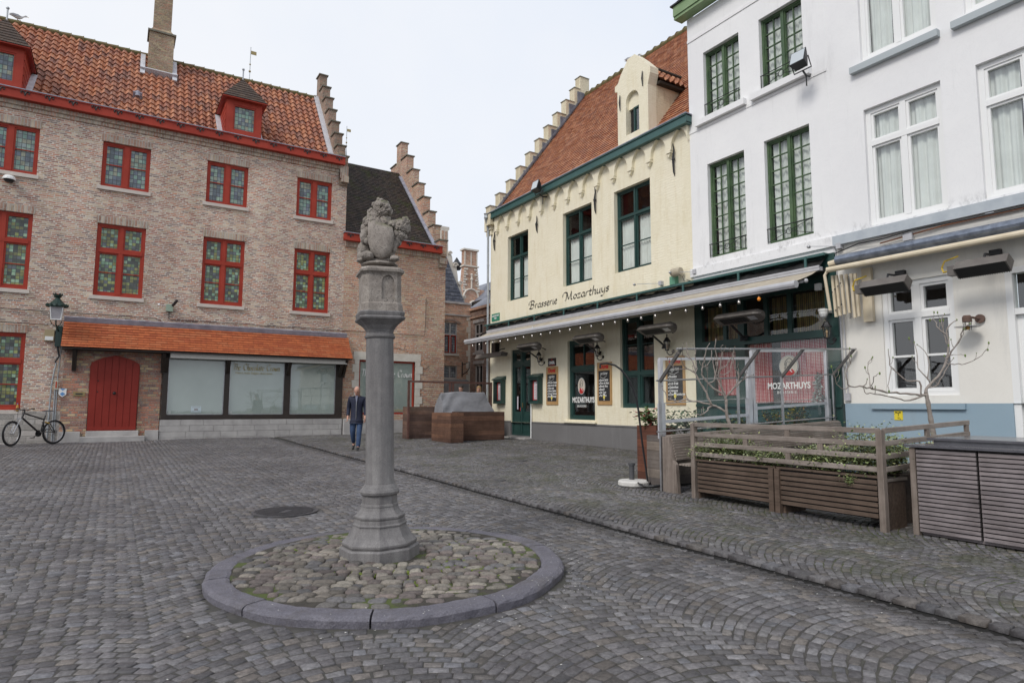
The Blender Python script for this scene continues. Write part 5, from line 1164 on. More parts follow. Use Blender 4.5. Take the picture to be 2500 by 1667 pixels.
mb=MB(); mb.quad(RF.pt(a+.1,-.1,3.12),RF.pt(b-.1,-.1,3.12),RF.pt(b-.1,-.1,3.7),RF.pt(a+.1,-.1,3.7)); mb.build('pane',M['glassr'],hd)
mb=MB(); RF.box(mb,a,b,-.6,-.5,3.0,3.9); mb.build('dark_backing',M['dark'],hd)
# ================= AWNINGS AND LAMPS =================
M['canvas']=plain('awning_canvas',(.36,.31,.24),.85,(.44,.39,.31),3)
M['graymetal']=plain('grey_enamel',(.42,.42,.44),.4,(.48,.48,.5),4)
M['tarpblack']=plain('black_tarp',(.02,.02,.02),.5,bump=1,bscale=9)
aw=thing('brasserie_awning','long beige awning with a grey front bar across the brasserie ground floor','awning',(11.7,14.3,3.8))
nA=160; P_=np.zeros((nA,5,3))
for i in range(nA):
    y=7.55+(21.1-7.55)*i/(nA-1)
    for j,(x,z) in enumerate(((11.95,4.25),(11.75,4.16),(11.55,4.08),(11.33,4.0),(11.14,3.93))):
        P_[i,j]=(x,y-(.35 if j>0 and False else 0),z-.03*math.sin(j/4*math.pi)+.022*math.sin(y*4.2+1.3*math.sin(y*2.1)+j*.6)*math.sin(j/4*math.pi))
grid_mesh('fabric',P_,M['canvas'],aw)
mb=MB(); mb.tube([(11.08,7.45,3.87),(11.08,21.2,3.89)],.075,12); mb.box(11.04,11.12,7.45,21.2,3.80,3.86); mb.build('front_bar',M['graymetal'],aw)
mb=MB(); mb.box(11.93,12.05,7.5,21.1,4.25,4.33); mb.box(11.92,11.95,7.5,21.1,4.31,4.35); mb.build('cassette',M['graymetal'],aw)
mb=MB(); mb.box(12.05,12.38,7.55,21.7,4.26,4.33)
P_=np.zeros((120,4,3))
for i in range(120):
    y=7.6+13.9*i/119
    for j in range(4): P_[i,j]=(12.35-.09*j,y,4.58-.075*j-.02*math.sin(y*9+j)-.012*math.sin(y*23))
grid_mesh('rolled_tarp',P_,M['tarpblack'],aw)
mb.build('black_backing',M['tarpblack'],aw)
mb=MB(); mb.box(12.2,12.39,7.55,21.75,4.63,4.66)
mb.box(12.18,12.24,7.55,21.75,4.60,4.63)
mb.build('green_rail',M['gutterg'],aw)
for y in (7.9,9.6,11.3,13,14.7,16.4,18.1,19.8,21.4): MB().box(12.12,12.15,y,y+.05,4.33,4.6).build('rail_bracket',M['gutterg'],aw)
for y in (8.4,12.1,14.6,18.2): 
    mb=MB().tube([(12.1,y,4.3),(11.55,y-.85,4.0),(11.15,y-.1,3.84)],[.03,.026,.024],8); mb.ball((11.55,y-.85,4.0),.045); mb.build('folding_arm',M['graymetal'],aw)
M['bulb']=NT('silver_bulb'); b_=M['bulb']; b_.set('Base Color',(.62,.58,.54)); b_.set('Metallic',.85); b_.set('Roughness',.12); M['bulb']=b_.m
M['obulb']=plain('orange_bulb',(.85,.28,.03),.35)
st=thing('string_lights','string of round silvery bulbs hanging under the front bar of the brasserie awning','string lights',(11.08,14.3,3.75))
ys_=[20.6-.492*i for i in range(26)]
wp=[]
for a,b in zip(ys_,ys_[1:]): wp+=[(11.08,a,3.765),(11.08,(a+b)/2,3.745)]
MB().tube([(11.08,21.1,3.79)]+wp+[(11.08,ys_[-1],3.765),(11.08,7.6,3.80)],.006,5).build('wire',M['black'],st)
for i,y in enumerate(ys_):
    o=i==len(ys_)-1; mb=MB(); mb.lathe([(.004,-.115),(.022,-.11),(.034,-.09),(.037,-.07),(.032,-.05),(.016,-.033),(.014,-.02)],12,(11.08,y,3.765)); bo=mb.build('bulb',M['obulb'] if o else M['bulb'],st,smooth=True)
    if o: bo['label']='orange bulb'
    MB().lathe([(.017,-.03),(.017,.0),(.01,.01)],8,(11.08,y,3.765)).build('socket',M['black'],bo)
# wall box heaters
M['heater']=plain('heater_grey',(.12,.105,.095),.5,(.16,.145,.13),5); M['grille']=plain('heater_grille',(.02,.02,.02),.6)
def heater(name,label,y,x=11.5,z=3.44,L=1.25,rz=0):
    t=thing(name,label,'heater',(x,y,z),rz,'patio heaters under the brasserie awning'); secs=[]
    for yy,s_ in ((-L/2,.42),(-L/2+.03,.68),(-L/2+.13,1),(L/2-.13,1),(L/2-.03,.68),(L/2,.42)):
        secs.append([(.17*s_*a,yy,.0+.13*s_*b) for a,b in ((-1,-.55),(-1,-.2),(-.75,.45),(-.35,.85),(.2,1),(.7,.75),(1,.2),(1,-.55))])
    mb=MB(); loft(mb,secs); mb.build('housing',M['heater'],t,world=False,smooth=False)
    mb=MB(); mb.box(-.10,.10,-L*.18,L*.34,-.078,-.0725); 
    for k in range(9): q=-L*.18+k*L*.52/8; mb.box(-.1,.1,q-.004,q+.004,-.085,-.078)
    mb.build('grille',M['grille'],t,world=False)
    mb=MB(); mb.box(-.08,.06,-L*.38,-L*.24,-.078,-.0725); mb.build('reflector',M['alu'],t,world=False)
    w_=12.39-x
    mb=MB(); mb.tube([(0,.1,.09),(.1,.15,.2),(w_*.6,.25,.30),(w_-.02,.3,.34)],.014,6); mb.bar((.1,L*.3,.0),(w_,L*.3+.12,-.02),.05,.03); mb.box(w_-.03,w_,L*.3+.02,L*.3+.22,-.07,.05); split_loose(mb.build('bracket',M['iron'],t,world=False))
    t.rotation_euler=(0,.42,0)
    return t
M['heater2']=plain('heater_body',(.17,.15,.135),.45,(.22,.195,.175),5)
h0=heater('patio_heater','oval grey patio heater above the lantern beside the glazed door',17.5)
for lab,y in (('oval grey patio heater above the window with the white lettering',14.4),('oval grey patio heater between the tall dark window and the green shop front',11.65),('oval grey patio heater hanging in front of the green shop front',9.15)): copy_tree(h0,(11.5,y,3.45),lab)
hp=thing('flat_heater','dark flat panel heater at the alley end of the awning','heater',(11.9,20.7,3.4))
mb=MB(); mb.prism([(11.72,21.65,3.30),(12.0,21.65,3.30),(12.05,21.65,3.42),(11.8,21.65,3.46)],(0,-1.95,0)); mb.build('housing',M['heater'],hp)
mb=MB(); mb.tube([(12.0,20.5,3.45),(12.2,20.5,3.6),(12.39,20.5,3.65)],.02,6); mb.box(12.2,12.39,20.9,21.2,3.5,3.9); mb.build('bracket',M['iron'],hp)
# wall lanterns
M['lampglass']=clearglass('lantern_glass',(.8,.8,.75),.3)
def lantern(label,u,z,F=RF):
    p=F.pt(u,.2,z); t=thing('wall_lantern',label,'wall lantern',tuple(p),0,'black wall lanterns of the brasserie')
    mb=MB(); mb.lathe([(.045,-.16),(.085,.06)],6,cap=False); t_=mb.build('glass',M['lampglass'],t,world=False)
    mb=MB()
    for k in range(6): a=2*math.pi*k/6; mb.tube([(.047*math.cos(a),.047*math.sin(a),-.16),(.088*math.cos(a),.088*math.sin(a),.06)],.007,4)
    mb.lathe([(.05,-.18),(.055,-.16),(.02,-.155)],6); mb.lathe([(.1,.055),(.1,.07),(.07,.11),(.06,.13),(.04,.16),(.015,.18),(.012,.21),(.03,.22),(.012,.24),(.002,.27)],6); mb.build('cage',M['iron'],t,world=False)
    mb=MB(); mb.tube([(0,0,-.16),(0,0,-.24),(.04,-.04,-.29),(.1,-.07,-.28),(.16,-.06,-.22),(.19,-.04,-.19)],.013,6); mb.lathe([(.045,.0),(.045,.02)],10,(.185,-.04,-.19),axis='x'); mb.build('bracket',M['iron'],t,world=False)
    MB().lathe([(.012,-.15),(.012,-.08),(.024,-.05),(.012,-.0)],8).build('bulb',plain('warm_bulb',(.7,.45,.25),.3),t,world=False)
    return t
l0=lantern('black wall lantern between the glazed door and the first chalkboard',17.93,3.16)
for lab,u,z in (('black wall lantern above the chalkboard right of the lettered window',14.83,3.16),('black wall lantern above the rightmost chalkboard',11.98,3.13),('black wall lantern on the green shop front under a white camera',7.56,3.06)):
    copy_tree(l0,tuple(RF.pt(u,.2,z)),lab)
# chalkboards
M['pine']=plain('varnished_pine',(.42,.245,.10),.5,(.50,.31,.14),6); M['chalkb']=plain('chalkboard_black',(.02,.02,.022),.7,(.035,.035,.037),5); M['redink']=plain('red_lettering',(.55,.02,.02),.5); M['beer']=plain('pale_yellow',(.75,.62,.12),.5)
def chalk(label,u0,u1,head,lines,marks=True):
    t=thing('chalkboard',label,'menu board',tuple(RF.pt((u0+u1)/2,0,1.54)),0,'beer menu chalkboards on the brasserie wall'); W=u1-u0
    mb=MB(); RF.box(mb,u0,u1,0,.03,1.54,2.81); mb.build('frame',M['pine'],t)
    mb=MB(); RF.box(mb,u0+.07,u1-.07,.03,.036,1.66,2.56); mb.build('board',M['chalkb'],t)
    text('lettering','Duvel',M['redink'],.20,RF.pt((u0+u1)/2,.034,2.62),RF.ux(),(0,0,1),t,align='CENTER',bold=.008,sx=.85,label='red heading')
    pen('chalk_writing',head,RF,u1-.13,.038,2.44,.11,.36,M['whiteink'],t,.12)
    mb=MB(); mb.tube([RF.pt(u1-.15,.04,2.37),RF.pt(u1-.3,.04,2.33),RF.pt(u0+.2,.04,2.40)],.006,4); mb.build('chalk_line',M['whiteink'],t)
    mb=MB(); z=2.25
    for ln in lines:
        RF.box(mb,u1-.12,u1-.095,.036,.04,z,z+.035); add_curve_text(mb,ln,.098,RF.pt(u1-.13,.038,z),RF.ux(),(0,0,1),shear=.25,sx=.72,bold=.0015); z-=.092
    mb.build('chalk_writing',M['whiteink'],t)
    g=MB(); c=(u0+u1)/2; pt=lambda x,z:RF.pt(c+x,.038,z)
    g.prism([pt(-.03,1.82),pt(.03,1.82),pt(.045,1.76),pt(.02,1.72),pt(-.02,1.72),pt(-.045,1.76)],(-.004,0,0)); g.build('glass_drawing',M['beer'],t)
    g=MB(); g.prism([pt(-.035,1.87),pt(.035,1.87),pt(.03,1.82),pt(-.03,1.82)],(-.004,0,0)); g.prism([pt(-.03,1.68),pt(.03,1.68),pt(.008,1.70),pt(.006,1.72),pt(-.006,1.72),pt(-.008,1.70)],(-.004,0,0)); g.build('glass_drawing',M['whiteink'],t)
chalk('chalkboard in a pine frame under the small black plate, between door and lettered window',17.08,17.74,'Suggesties',['Wouters Tartaar','Soep van de dag','Vol au vent','Diverse Salades','Croute Toscane','Penne Zalmsnip'])
chalk('chalkboard in a pine frame right of the lettered window, behind the bent black pole',14.40,15.05,'Aperitieve',['Aperol Spritz','Picon vin blanc','Bloody Mary','Bacardi','Gin Tonic','Pink Tonic'])
chalk('chalkboard in a pine frame behind the glass screen and the bare tree',11.55,12.22,'Suggesties',['Mosselen','Stoverijen','in de Kriek','Geitenkaas','Calamares','Diverse hamburger'])
om=thing('black_plate_sign','small black advertising plate above the first chalkboard','sign',tuple(RF.pt(17.43,0,2.83)))
mb=MB(); RF.box(mb,17.2,17.66,0,.012,2.83,3.10); mb.build('plate',plain('enamel_black',(.02,.018,.018),.3),om)
text('lettering','OMER.',M['whiteink'],.13,RF.pt(17.43,.016,2.90),RF.ux(),(0,0,1),om,align='CENTER',bold=.006,sx=.9); 
mb=MB(); RF.box(mb,17.41,17.45,.012,.016,3.02,3.07); RF.box(mb,17.28,17.58,.012,.016,2.855,2.868); mb.build('emblem',M['redink'],om)
def menubox(label,u0,u1):
    t=thing('menu_box',label,'menu display',tuple(RF.pt((u0+u1)/2,0,1.58)),0,'green menu display boxes by the door')
    mb=MB(); RF.box(mb,u0,u1,.02,.20,1.58,1.66); RF.box(mb,u0,u0+.06,.02,.20,1.66,2.46); RF.box(mb,u1-.06,u1,.02,.20,1.66,2.46); RF.box(mb,u0+.06,u1-.06,.02,.20,2.4,2.5); RF.box(mb,u0+.06,u1-.06,.02,.05,1.66,2.4)
    mb.prism([RF.pt(u0-.03,.0,2.62),RF.pt(u0-.03,.26,2.49),RF.pt(u0-.03,.24,2.46),RF.pt(u0-.03,.0,2.48)],(0,u1-u0+.06,0)); mb.build('case',M['green'],t)
    mb=MB(); RF.box(mb,u0+.07,u1-.07,.05,.06,1.70,2.38); mb.build('red_card',plain('menu_red',(.35,.03,.03),.6),t)
    mb=MB(); RF.box(mb,u0+.09,u1-.15,.062,.066,1.73,2.34); pg=mb.build('menu_page',plain('menu_paper',(.62,.56,.58),.7),t)
    mb=MB()
    for k in range(15): RF.box(mb,u0+.13,u1-.2-.04*(k%3),.067,.069,1.78+k*.03,1.79+k*.03)
    RF.box(mb,u0+.2,u1-.28,.067,.069,2.27,2.31); mb.build('print',plain('menu_print',(.3,.22,.25),.7),pg)
menubox('green menu display box with a sloping lid on the alley side of the door',20.42,21.02); menubox('green menu display box with a sloping lid right of the door',17.98,18.58)
# floodlights
def flood(label,p,s=1.0,rz=0):
    t=thing('floodlight',label,'floodlight',p,rz,'floodlights on the house fronts'); mb=MB(); 
    loft(mb,[[(-.02*s,-.13*s,-.02*s),(-.02*s,.13*s,-.02*s),(-.02*s,.13*s,.2*s),(-.02*s,-.13*s,.2*s)],[(-.20*s,-.17*s,.05*s),(-.20*s,.17*s,.05*s),(-.12*s,.17*s,.33*s),(-.12*s,-.17*s,.33*s)]])
    mb.build('housing',M['iron'],t,world=False)
    mb=MB(); mb.quad((-.205*s,-.15*s,.065*s),(-.205*s,.15*s,.065*s),(-.130*s,.15*s,.315*s),(-.130*s,-.15*s,.315*s)); mb.build('lens',plain('lamp_lens',(.5,.54,.56),.12,spec=1),t,world=False)
    mb=MB(); mb.tube([(-.1*s,-.19*s,.15*s),(.0,-.19*s,-.06*s),(.0,.19*s,-.06*s),(-.1*s,.19*s,.15*s)],.014*s,6); mb.tube([(0,0,-.06*s),(.14*s,.02,-.12*s),(.3*s,.04,-.08*s)],.022*s,6); mb.tube([(.14*s,.02,-.1*s),(.14*s,.02,-.34*s)],.014*s,6); mb.build('bracket',M['iron'],t,world=False)
    return t
f0=flood('floodlight with a glass face on the brasserie gutter',(12.02,17.65,8.82),1.15)
copy_tree(f0,(11.95,7.68,8.62),'large floodlight beside the upper green windows of the white house',scale=.9)
# speaker, arms, camera
sp=thing('wall_speaker','round beige speaker above a green box at the corner of the brasserie wall','speaker',(12.3,11.6,4.95))
mb=MB(); mb.lathe([(.10,-.17),(.115,-.12),(.115,.1),(.09,.14)],14,(12.2,11.62,4.97),axis='y'); mb.build('drum',plain('beige_speaker',(.42,.37,.28),.6),sp)
mb=MB(); mb.box(12.25,12.39,11.72,11.9,4.68,4.9); mb.build('terminal_box',plain('box_green',(.12,.3,.2),.5),sp)
mb=MB(); mb.tube([(12.3,11.5,4.85),(12.2,11.35,4.7),(12.3,11.2,4.68),(12.35,11.4,4.75)],.008,5); mb.build('cables',M['black'],sp)
for lab,u,z,L in (('small lamp on a thin arm above the awning, on the cream wall',12.3,4.80,.75),('small lamp on a thin arm in front of the beige speaker',11.1,4.90,.6),('small lamp on a thin arm at the corner of the cream house',7.3,4.75,.5)):
    t=thing('arm_lamp',lab,'lamp',tuple(RF.pt(u,0,z)),0,'little arm lamps above the awning'); mb=MB(); RF.box(mb,u-.05,u+.05,0,.1,z-.05,z+.06); mb.build('mount',M['graymetal'],t)
    mb=MB(); mb.tube([RF.pt(u,.08,z),RF.pt(u+L*.9,.3,z+.06)],.008,5); mb.build('arm',M['steel'],t); mb=MB(); mb.ball(RF.pt(u+L,.31,z+.06),.04,8,6,(1.3,1,.9)); mb.build('lamp_head',M['steel'],t,smooth=True)
cc=thing('dome_camera','white dome camera above the black lantern on the green shop front','camera',(12.3,7.6,3.4))
mb=MB(); mb.lathe([(.02,-.13),(.06,-.10),(.085,-.05),(.09,.0),(.10,.01),(.10,.05),(.02,.06)],14,(12.2,7.62,3.44)); mb.box(12.2,12.39,7.55,7.62,3.42,3.49); mb.build('body',M['whitepaint'],cc,smooth=False)
sn_=thing('sensor_box','small white box high on the green shop front','sensor',(12.35,7.8,3.99)); mb=MB(); RF.box(mb,7.73,7.85,.02,.10,3.92,4.06); mb.build('box',M['whitepaint'],sn_)
# second awning (folded, cream arms)
M['bluetube']=plain('galvanised_tube',(.15,.17,.21),.3,(.26,.29,.35),7,metal=.6)
M['creampaint']=plain('cream_enamel',(.62,.53,.38),.45,(.7,.61,.46),5)
a2=thing('folded_awning','rolled awning with a blue-grey tube and cream folding arms on the cream house','awning',(12,4,4.2))
MB().tube([(11.98,7.15,4.38),(11.98,-2,4.38)],.10,14).build('roller_tube',M['bluetube'],a2,smooth=False)
mb=MB(); mb.tube([(11.85,7.28,4.20),(11.85,-2,4.20)],.055,12); mb.tube([(11.95,7.3,4.33),(11.98,7.12,4.36)],.06,10)
mb.build('front_bar',M['creampaint'],a2)
mb=MB(); mb.box(12.05,12.39,-2,7.2,4.46,4.49); mb.build('dark_cover',M['iron'],a2)
for k,(y,dx) in enumerate(((7.27,.0),(7.2,.02),(7.12,.05),(7.04,.08),(6.96,.12),(6.9,.16))):
    z0=3.27+.02*k-(.12 if k>3 else 0); MB().bar((12.0+dx,y,4.1),(12.02+dx,y-.03,z0),.045,.05,up=(1,0,0)).build('folding_arm',M['creampaint'],a2)
mb=MB(); mb.tube([(11.87,7.28,4.2),(11.85,7.34,4.1),(11.92,7.30,3.4)],.03,8); mb.box(12.3,12.38,6.68,6.86,3.15,4.2); mb.build('arm_plate',M['creampaint'],a2)
sp_=[(12.1+.02*math.cos(k*1.2),7.0+.02*math.sin(k*1.2),4.05-k*.007) for k in range(120)]; MB().tube(sp_,.005,4).build('spring',M['iron'],a2)
mb=MB()
for k in range(8): mb.ball((11.98,7.28-.06*(k%4),3.35+.22*(k//4)+.05*k),.016,6,4)
mb.build('bolts',M['iron'],a2)
def gheater(label,y0,y1,z,x,tilt):
    t=thing('grille_heater',label,'heater',(x,(y0+y1)/2,z),0,'box heaters on the cream house'); L=(y1-y0)/2
    mb=MB(); mb.prism([(-.16,-L,-.02),(.02,-L,-.16),(.14,-L,.02),(-.04,-L,.12)],(0,2*L,0)); mb.box(-.08,.08,L,L+.12,-.1,.06); mb.build('housing',M['heater'],t,world=False)
    mb=MB(); 
    for k in range(22): q=-L+.03+k*(2*L-.06)/21; mb.prism([(-.165,q-.008,-.025),(.015,q-.008,-.165),(.022,q-.008,-.172),(-.172,q-.008,-.02)],(0,.012,0))
    mb.prism([(-.162,-L+.02,-.022),(.018,-L+.02,-.162),(.014,-L+.02,-.158),(-.158,-L+.02,-.018)],(0,2*L-.04,0)); mb.build('grille',M['grille'],t,world=False)
    mb=MB(); mb.tube([(.05,0,.08),(.1,0,.2),(12.37-x,0,.22)],.02,6); mb.box(12.3-x,12.39-x,-.08,.08,.12,.32); bk_=mb.build('bracket',M['iron'],t,world=False)
    mb=MB(); mb.tube([(0,L+.1,0),(.1,L+.25,.0),(.2,L+.32,.1),(.15,L+.25,.2),(.3,L+.1,.28)],.015,6); mb.build('yellow_hose',plain('yellow_gas_hose',(.6,.42,.05),.5),t,world=False)
gheater('dark grille heater with a yellow hose in front of the white ground floor window',5.75,6.55,3.72,11.8,0); gheater('dark grille heater above the wall between white window and white door',4.25,5.0,3.80,11.85,0)
wl=thing('cage_wall_lamp','rusty wall lamp with a round shade between the white window and the door','lamp',(12.3,5.05,2.95))
mb=MB(); mb.lathe([(.075,0),(.075,.03)],14,(12.36,4.93,3.0),axis='x'); mb.tube([(12.37,4.93,3.0),(12.22,5.0,3.02)],.02,6); mb.lathe([(.07,-.03),(.07,.05),(.05,.08)],12,(12.15,5.03,2.97)); mb.build('mount',plain('rusty_metal',(.10,.06,.045),.8,(.16,.1,.08),8),wl)
mb=MB(); mb.lathe([(.06,.0),(.19,-.015),(.19,-.02),(.06,-.008)],20,(12.15,5.03,2.875)); mb.build('shade',M['steel'],wl)
mb=MB(); 
for k in range(6): a=k*1.047; mb.tube([(12.15+.06*math.cos(a),5.03+.06*math.sin(a),2.95),(12.15+.05*math.cos(a),5.03+.05*math.sin(a),2.80)],.005,4)
mb.build('cage',M['iron'],wl); MB().ball((12.15,5.03,2.84),.035).build('bulb',plain('amber_bulb',(.7,.4,.12),.3),wl,smooth=True)
ym=thing('yellow_marker','small yellow utility marker plate on the blue plinth','sign',(12.37,6.35,1.28)); mb=MB(); RF.box(mb,6.27,6.42,.012,.022,1.27,1.44); mb.build('plate',plain('marker_yellow',(.75,.6,.04),.5),ym)
text('lettering','T',M['ink'],.09,RF.pt(6.345,.026,1.345),RF.ux(),(0,0,1),ym,align='CENTER'); text('lettering','15',M['ink'],.04,RF.pt(6.345,.026,1.295),RF.ux(),(0,0,1),ym,align='CENTER'); mb=MB(); RF.box(mb,6.37,6.4,.022,.026,1.40,1.42); RF.box(mb,6.30,6.33,.022,.026,1.40,1.42); mb.build('print',M['ink'],ym)
jb_=thing('junction_box','small grey junction box with cables above the folded awning','junction box',(12.3,6.0,4.66)); mb=MB(); RF.box(mb,5.9,6.06,0,.08,4.58,4.72); mb.build('box',M['graymetal'],jb_)
mb=MB(); mb.tube([RF.pt(7.4,.05,4.62),RF.pt(6.9,.06,4.72),RF.pt(6.4,.1,4.70),RF.pt(5.9,.1,4.74),RF.pt(5,.1,4.72),RF.pt(2,.1,4.74)],.012,5); mb.build('cable',M['iron'],jb_); mb=MB(); mb.tube([RF.pt(6.5,.03,4.64),RF.pt(5.4,.03,4.72),RF.pt(2.5,.03,4.74)],.014,6); mb.build('copper_pipe',plain('copper',(.3,.13,.07),.6),jb_)
mb=MB().tube([RF.pt(7.36,.05,4.1),RF.pt(7.34,.05,1.65)],.014,6); mb.tube([RF.pt(7.30,.03,4.1),RF.pt(7.28,.03,1.75)],.012,6); RF.box(mb,7.24,7.33,.0,.05,1.63,1.78); cp=mb.build('cable_conduit',M['graymetal']); tag(cp,'thin grey cable conduit down the corner between green shop front and cream house','conduit')
# ================= LEFT WALL FITTINGS =================
M['lampgreen']=plain('lantern_green',(.012,.035,.028),.4)
sl_=thing('street_lantern','old green crowned street lantern on the brick wall above the bicycle','street lamp',(-1.67,24.0,3.9))
c=(-1.67,24.0)
mb=MB(); mb.lathe([(.17,4.10),(.225,4.47)],4,(c[0],c[1],0),cap=False,phase=.5); mb.build('glass',plain('lamp_milk_glass',(.36,.34,.36),.15,(.42,.4,.42)),sl_)
mb=MB()
for k in range(4): a=math.pi/4+k*math.pi/2; mb.tube([(c[0]+.172*math.cos(a),c[1]+.172*math.sin(a),4.08),(c[0]+.23*math.cos(a),c[1]+.23*math.sin(a),4.48)],.014,5)
mb.lathe([(.19,4.07),(.195,4.10),(.16,4.1)],4,(c[0],c[1],0),phase=.5); mb.build('frame',M['whitepaint'],sl_)
mb=MB(); mb.lathe([(.26,4.47),(.27,4.50),(.22,4.57),(.17,4.62),(.10,4.70),(.07,4.74),(.06,4.76),(.10,4.80),(.12,4.86),(.05,4.86)],12,(c[0],c[1],0))
for k in range(12): a=k*math.pi/6; mb.ball((c[0]+.27*math.cos(a),c[1]+.27*math.sin(a),4.53),.03,6,4,(1,1,1.7)); 
for k in range(6): a=k*math.pi/3; mb.ball((c[0]+.11*math.cos(a),c[1]+.11*math.sin(a),4.88),.022,6,4,(1,1,1.6))
mb.build('crown',M['lampgreen'],sl_)
mb=MB(); mb.tube([(c[0],c[1],4.07),(c[0],c[1],3.95),(c[0]+.04,24.2,3.82),(c[0]+.05,24.55,3.78)],.022,6); mb.tube([(c[0]-.15,c[1],4.06),(c[0]-.1,c[1]+.1,3.95),(c[0],c[1]+.15,3.88)],.012,5); mb.tube([(c[0]+.15,c[1],4.06),(c[0]+.1,c[1]+.1,3.95),(c[0],c[1]+.15,3.88)],.012,5); mb.box(c[0]-.02,c[0]+.14,24.45,24.6,3.3,3.95); mb.build('bracket',M['lampgreen'],sl_)
eb=thing('meter_box','small beige meter box with a white sticker beside the street lantern','meter box',(-1.84,24.55,3.47)); mb=MB(); mb.box(-1.97,-1.72,24.44,24.6,3.46,3.82); mb.build('case',plain('meter_beige',(.38,.3,.17),.5),eb); mb=MB(); mb.box(-1.95,-1.74,24.43,24.44,3.48,3.6); mb.build('sticker',M['whiteink'],eb)
mb=MB(); mb.tube([(-1.62,24.54,2.8),(-1.66,24.54,2.5),(-1.70,24.54,2.1),(-1.72,24.54,.35)],.022,8); mb.tube([(-1.52,24.56,3.3),(-1.56,24.56,2.25)],.016,8); mb.tube([(-1.60,24.52,2.0),(-1.59,24.52,.35)],.02,8); mb.tube([(-1.55,24.53,2.0),(-1.54,24.53,.35)],.02,8)
pp=mb.build('wall_conduits',M['zinc']); tag(pp,'bundle of thin grey pipes on the brick wall behind the bicycle','pipes')
mb=MB(); mb.tube([(-1.52,24.56,3.6),(-1.62,24.5,3.3),(-1.56,24.5,3.0),(-1.66,24.52,2.8)],.03,6); mb.build('cable_loop',M['black'],pp)
mb=MB(); mb.box(-1.62,-1.53,24.46,24.56,1.95,2.24); gb_=mb.build('switch_box',plain('box_cream',(.5,.47,.38),.5),pp); mb=MB(); mb.box(-1.595,-1.555,24.452,24.46,2.0,2.2); mb.build('red_strip',plain('strip_red',(.45,.06,.02),.5),gb_)
sh_=thing('shield_sign','small blue and white shield plate beside the red door','sign',(-1.4,24.5,1.8)); q=lambda x,z:(x,24.49,z)
MB().prism([q(-1.5,1.99),q(-1.3,1.99),q(-1.3,1.8),q(-1.4,1.72),q(-1.5,1.8)],(0,-.01,0)).build('plate',M['whiteink'],sh_)
m2=plain('shield_blue',(.12,.28,.55),.5); q=lambda x,z:(x,24.479,z)
MB().prism([q(-1.47,1.985),q(-1.33,1.985),q(-1.4,1.92)],(0,-.003,0)).build('blue_field',m2,sh_); MB().prism([q(-1.47,1.82),q(-1.4,1.88),q(-1.33,1.82),q(-1.4,1.75)],(0,-.003,0)).build('blue_field',m2,sh_)
cb=thing('wall_camera','small white camera and green box on the brick wall above the canopy','camera',(1.4,24.5,4.8)); mb=MB(); mb.box(1.32,1.52,24.45,24.6,4.66,4.90); mb.build('box',plain('pale_green_box',(.3,.38,.3),.5),cb)
mb=MB(); mb.tube([(1.5,24.4,4.85),(1.62,24.25,5.02)],.045,8); mb.build('camera_body',M['iron'],cb); mb=MB(); mb.tube([(1.32,24.5,4.85),(1.12,24.45,4.86)],.012,5); mb.ball((1.1,24.45,4.86),.04,6,5); mb.build('sensor_arm',M['whitepaint'],cb)
cw=MB(); cw.tube([(-6,24.55,4.38)]+[(x,24.56,4.40+.01*math.sin(x*3)) for x in (-4,-2,0,.8,1.0)]+[(1.2,24.56,4.33)],.011,5); cw.tube([(1.42,24.56,4.66),(1.42,24.56,4.42),(1.5,24.56,4.38)]+[(x,24.56,4.40+.012*math.sin(x*4)) for x in (2.5,3.5,4.5,5.5,6.5,7.3,8.4,10)]+[(10.9,24.57,4.42),(10.95,24.57,4.9),(10.95,24.57,6.0)],.011,5); cw.tube([(-6,24.55,3.96),(-3,24.56,3.99),(-1.9,24.56,3.97)],.010,5)
tag(cw.build('wall_cables',M['iron']),'thin dark cables running along the brick fronts above the canopy','cable')
ds=thing('half_round_wall_lamp','white half round lamp under the upper left red window','lamp',(-3.15,24.5,8.4)); mb=MB(); mb.lathe([(.17,.0),(.165,.06),(.12,.12),(.02,.14)],14,(-3.15,24.43,8.38)); mb.build('cowl',M['whitepaint'],ds); mb=MB(); mb.lathe([(.10,-.06),(.14,0),(.14,.01)],12,(-3.15,24.43,8.37)); mb.build('lens',M['iron'],ds)
# ================= TERRACE FURNITURE =================
M['teak']=wood('weathered_teak',(.17,.14,.12),(.33,.285,.255),'y'); M['teakx']=wood('weathered_teak_long',(.19,.155,.13),(.34,.295,.26),'x'); M['teakz']=wood('weathered_teak_post',(.15,.12,.10),(.27,.225,.195),'z')
M['slat']=wood('brown_slats',(.07,.048,.036),(.145,.103,.078),'y'); M['slatp']=wood('cabinet_slats',(.135,.118,.122),(.275,.238,.24),'y')
M['redplank']=wood('red_planks',(.13,.052,.034),(.20,.085,.055),'y',plank=.145); M['hard1']=wood('hardwood_planks',(.12,.065,.045),(.20,.115,.08),'y',plank=.12); M['hard2']=wood('hardwood_planks_grey',(.12,.075,.06),(.2,.13,.105),'x',plank=.12); M['hard3']=wood('hardwood_planks_red',(.11,.062,.046),(.175,.10,.07),'x',plank=.16)
M['greyplank']=wood('grey_planks',(.16,.14,.125),(.25,.225,.205),'y',plank=.15)
M['earth']=plain('potting_soil',(.02,.015,.01),.95)
gr=lambda x,y:g1(x,y)
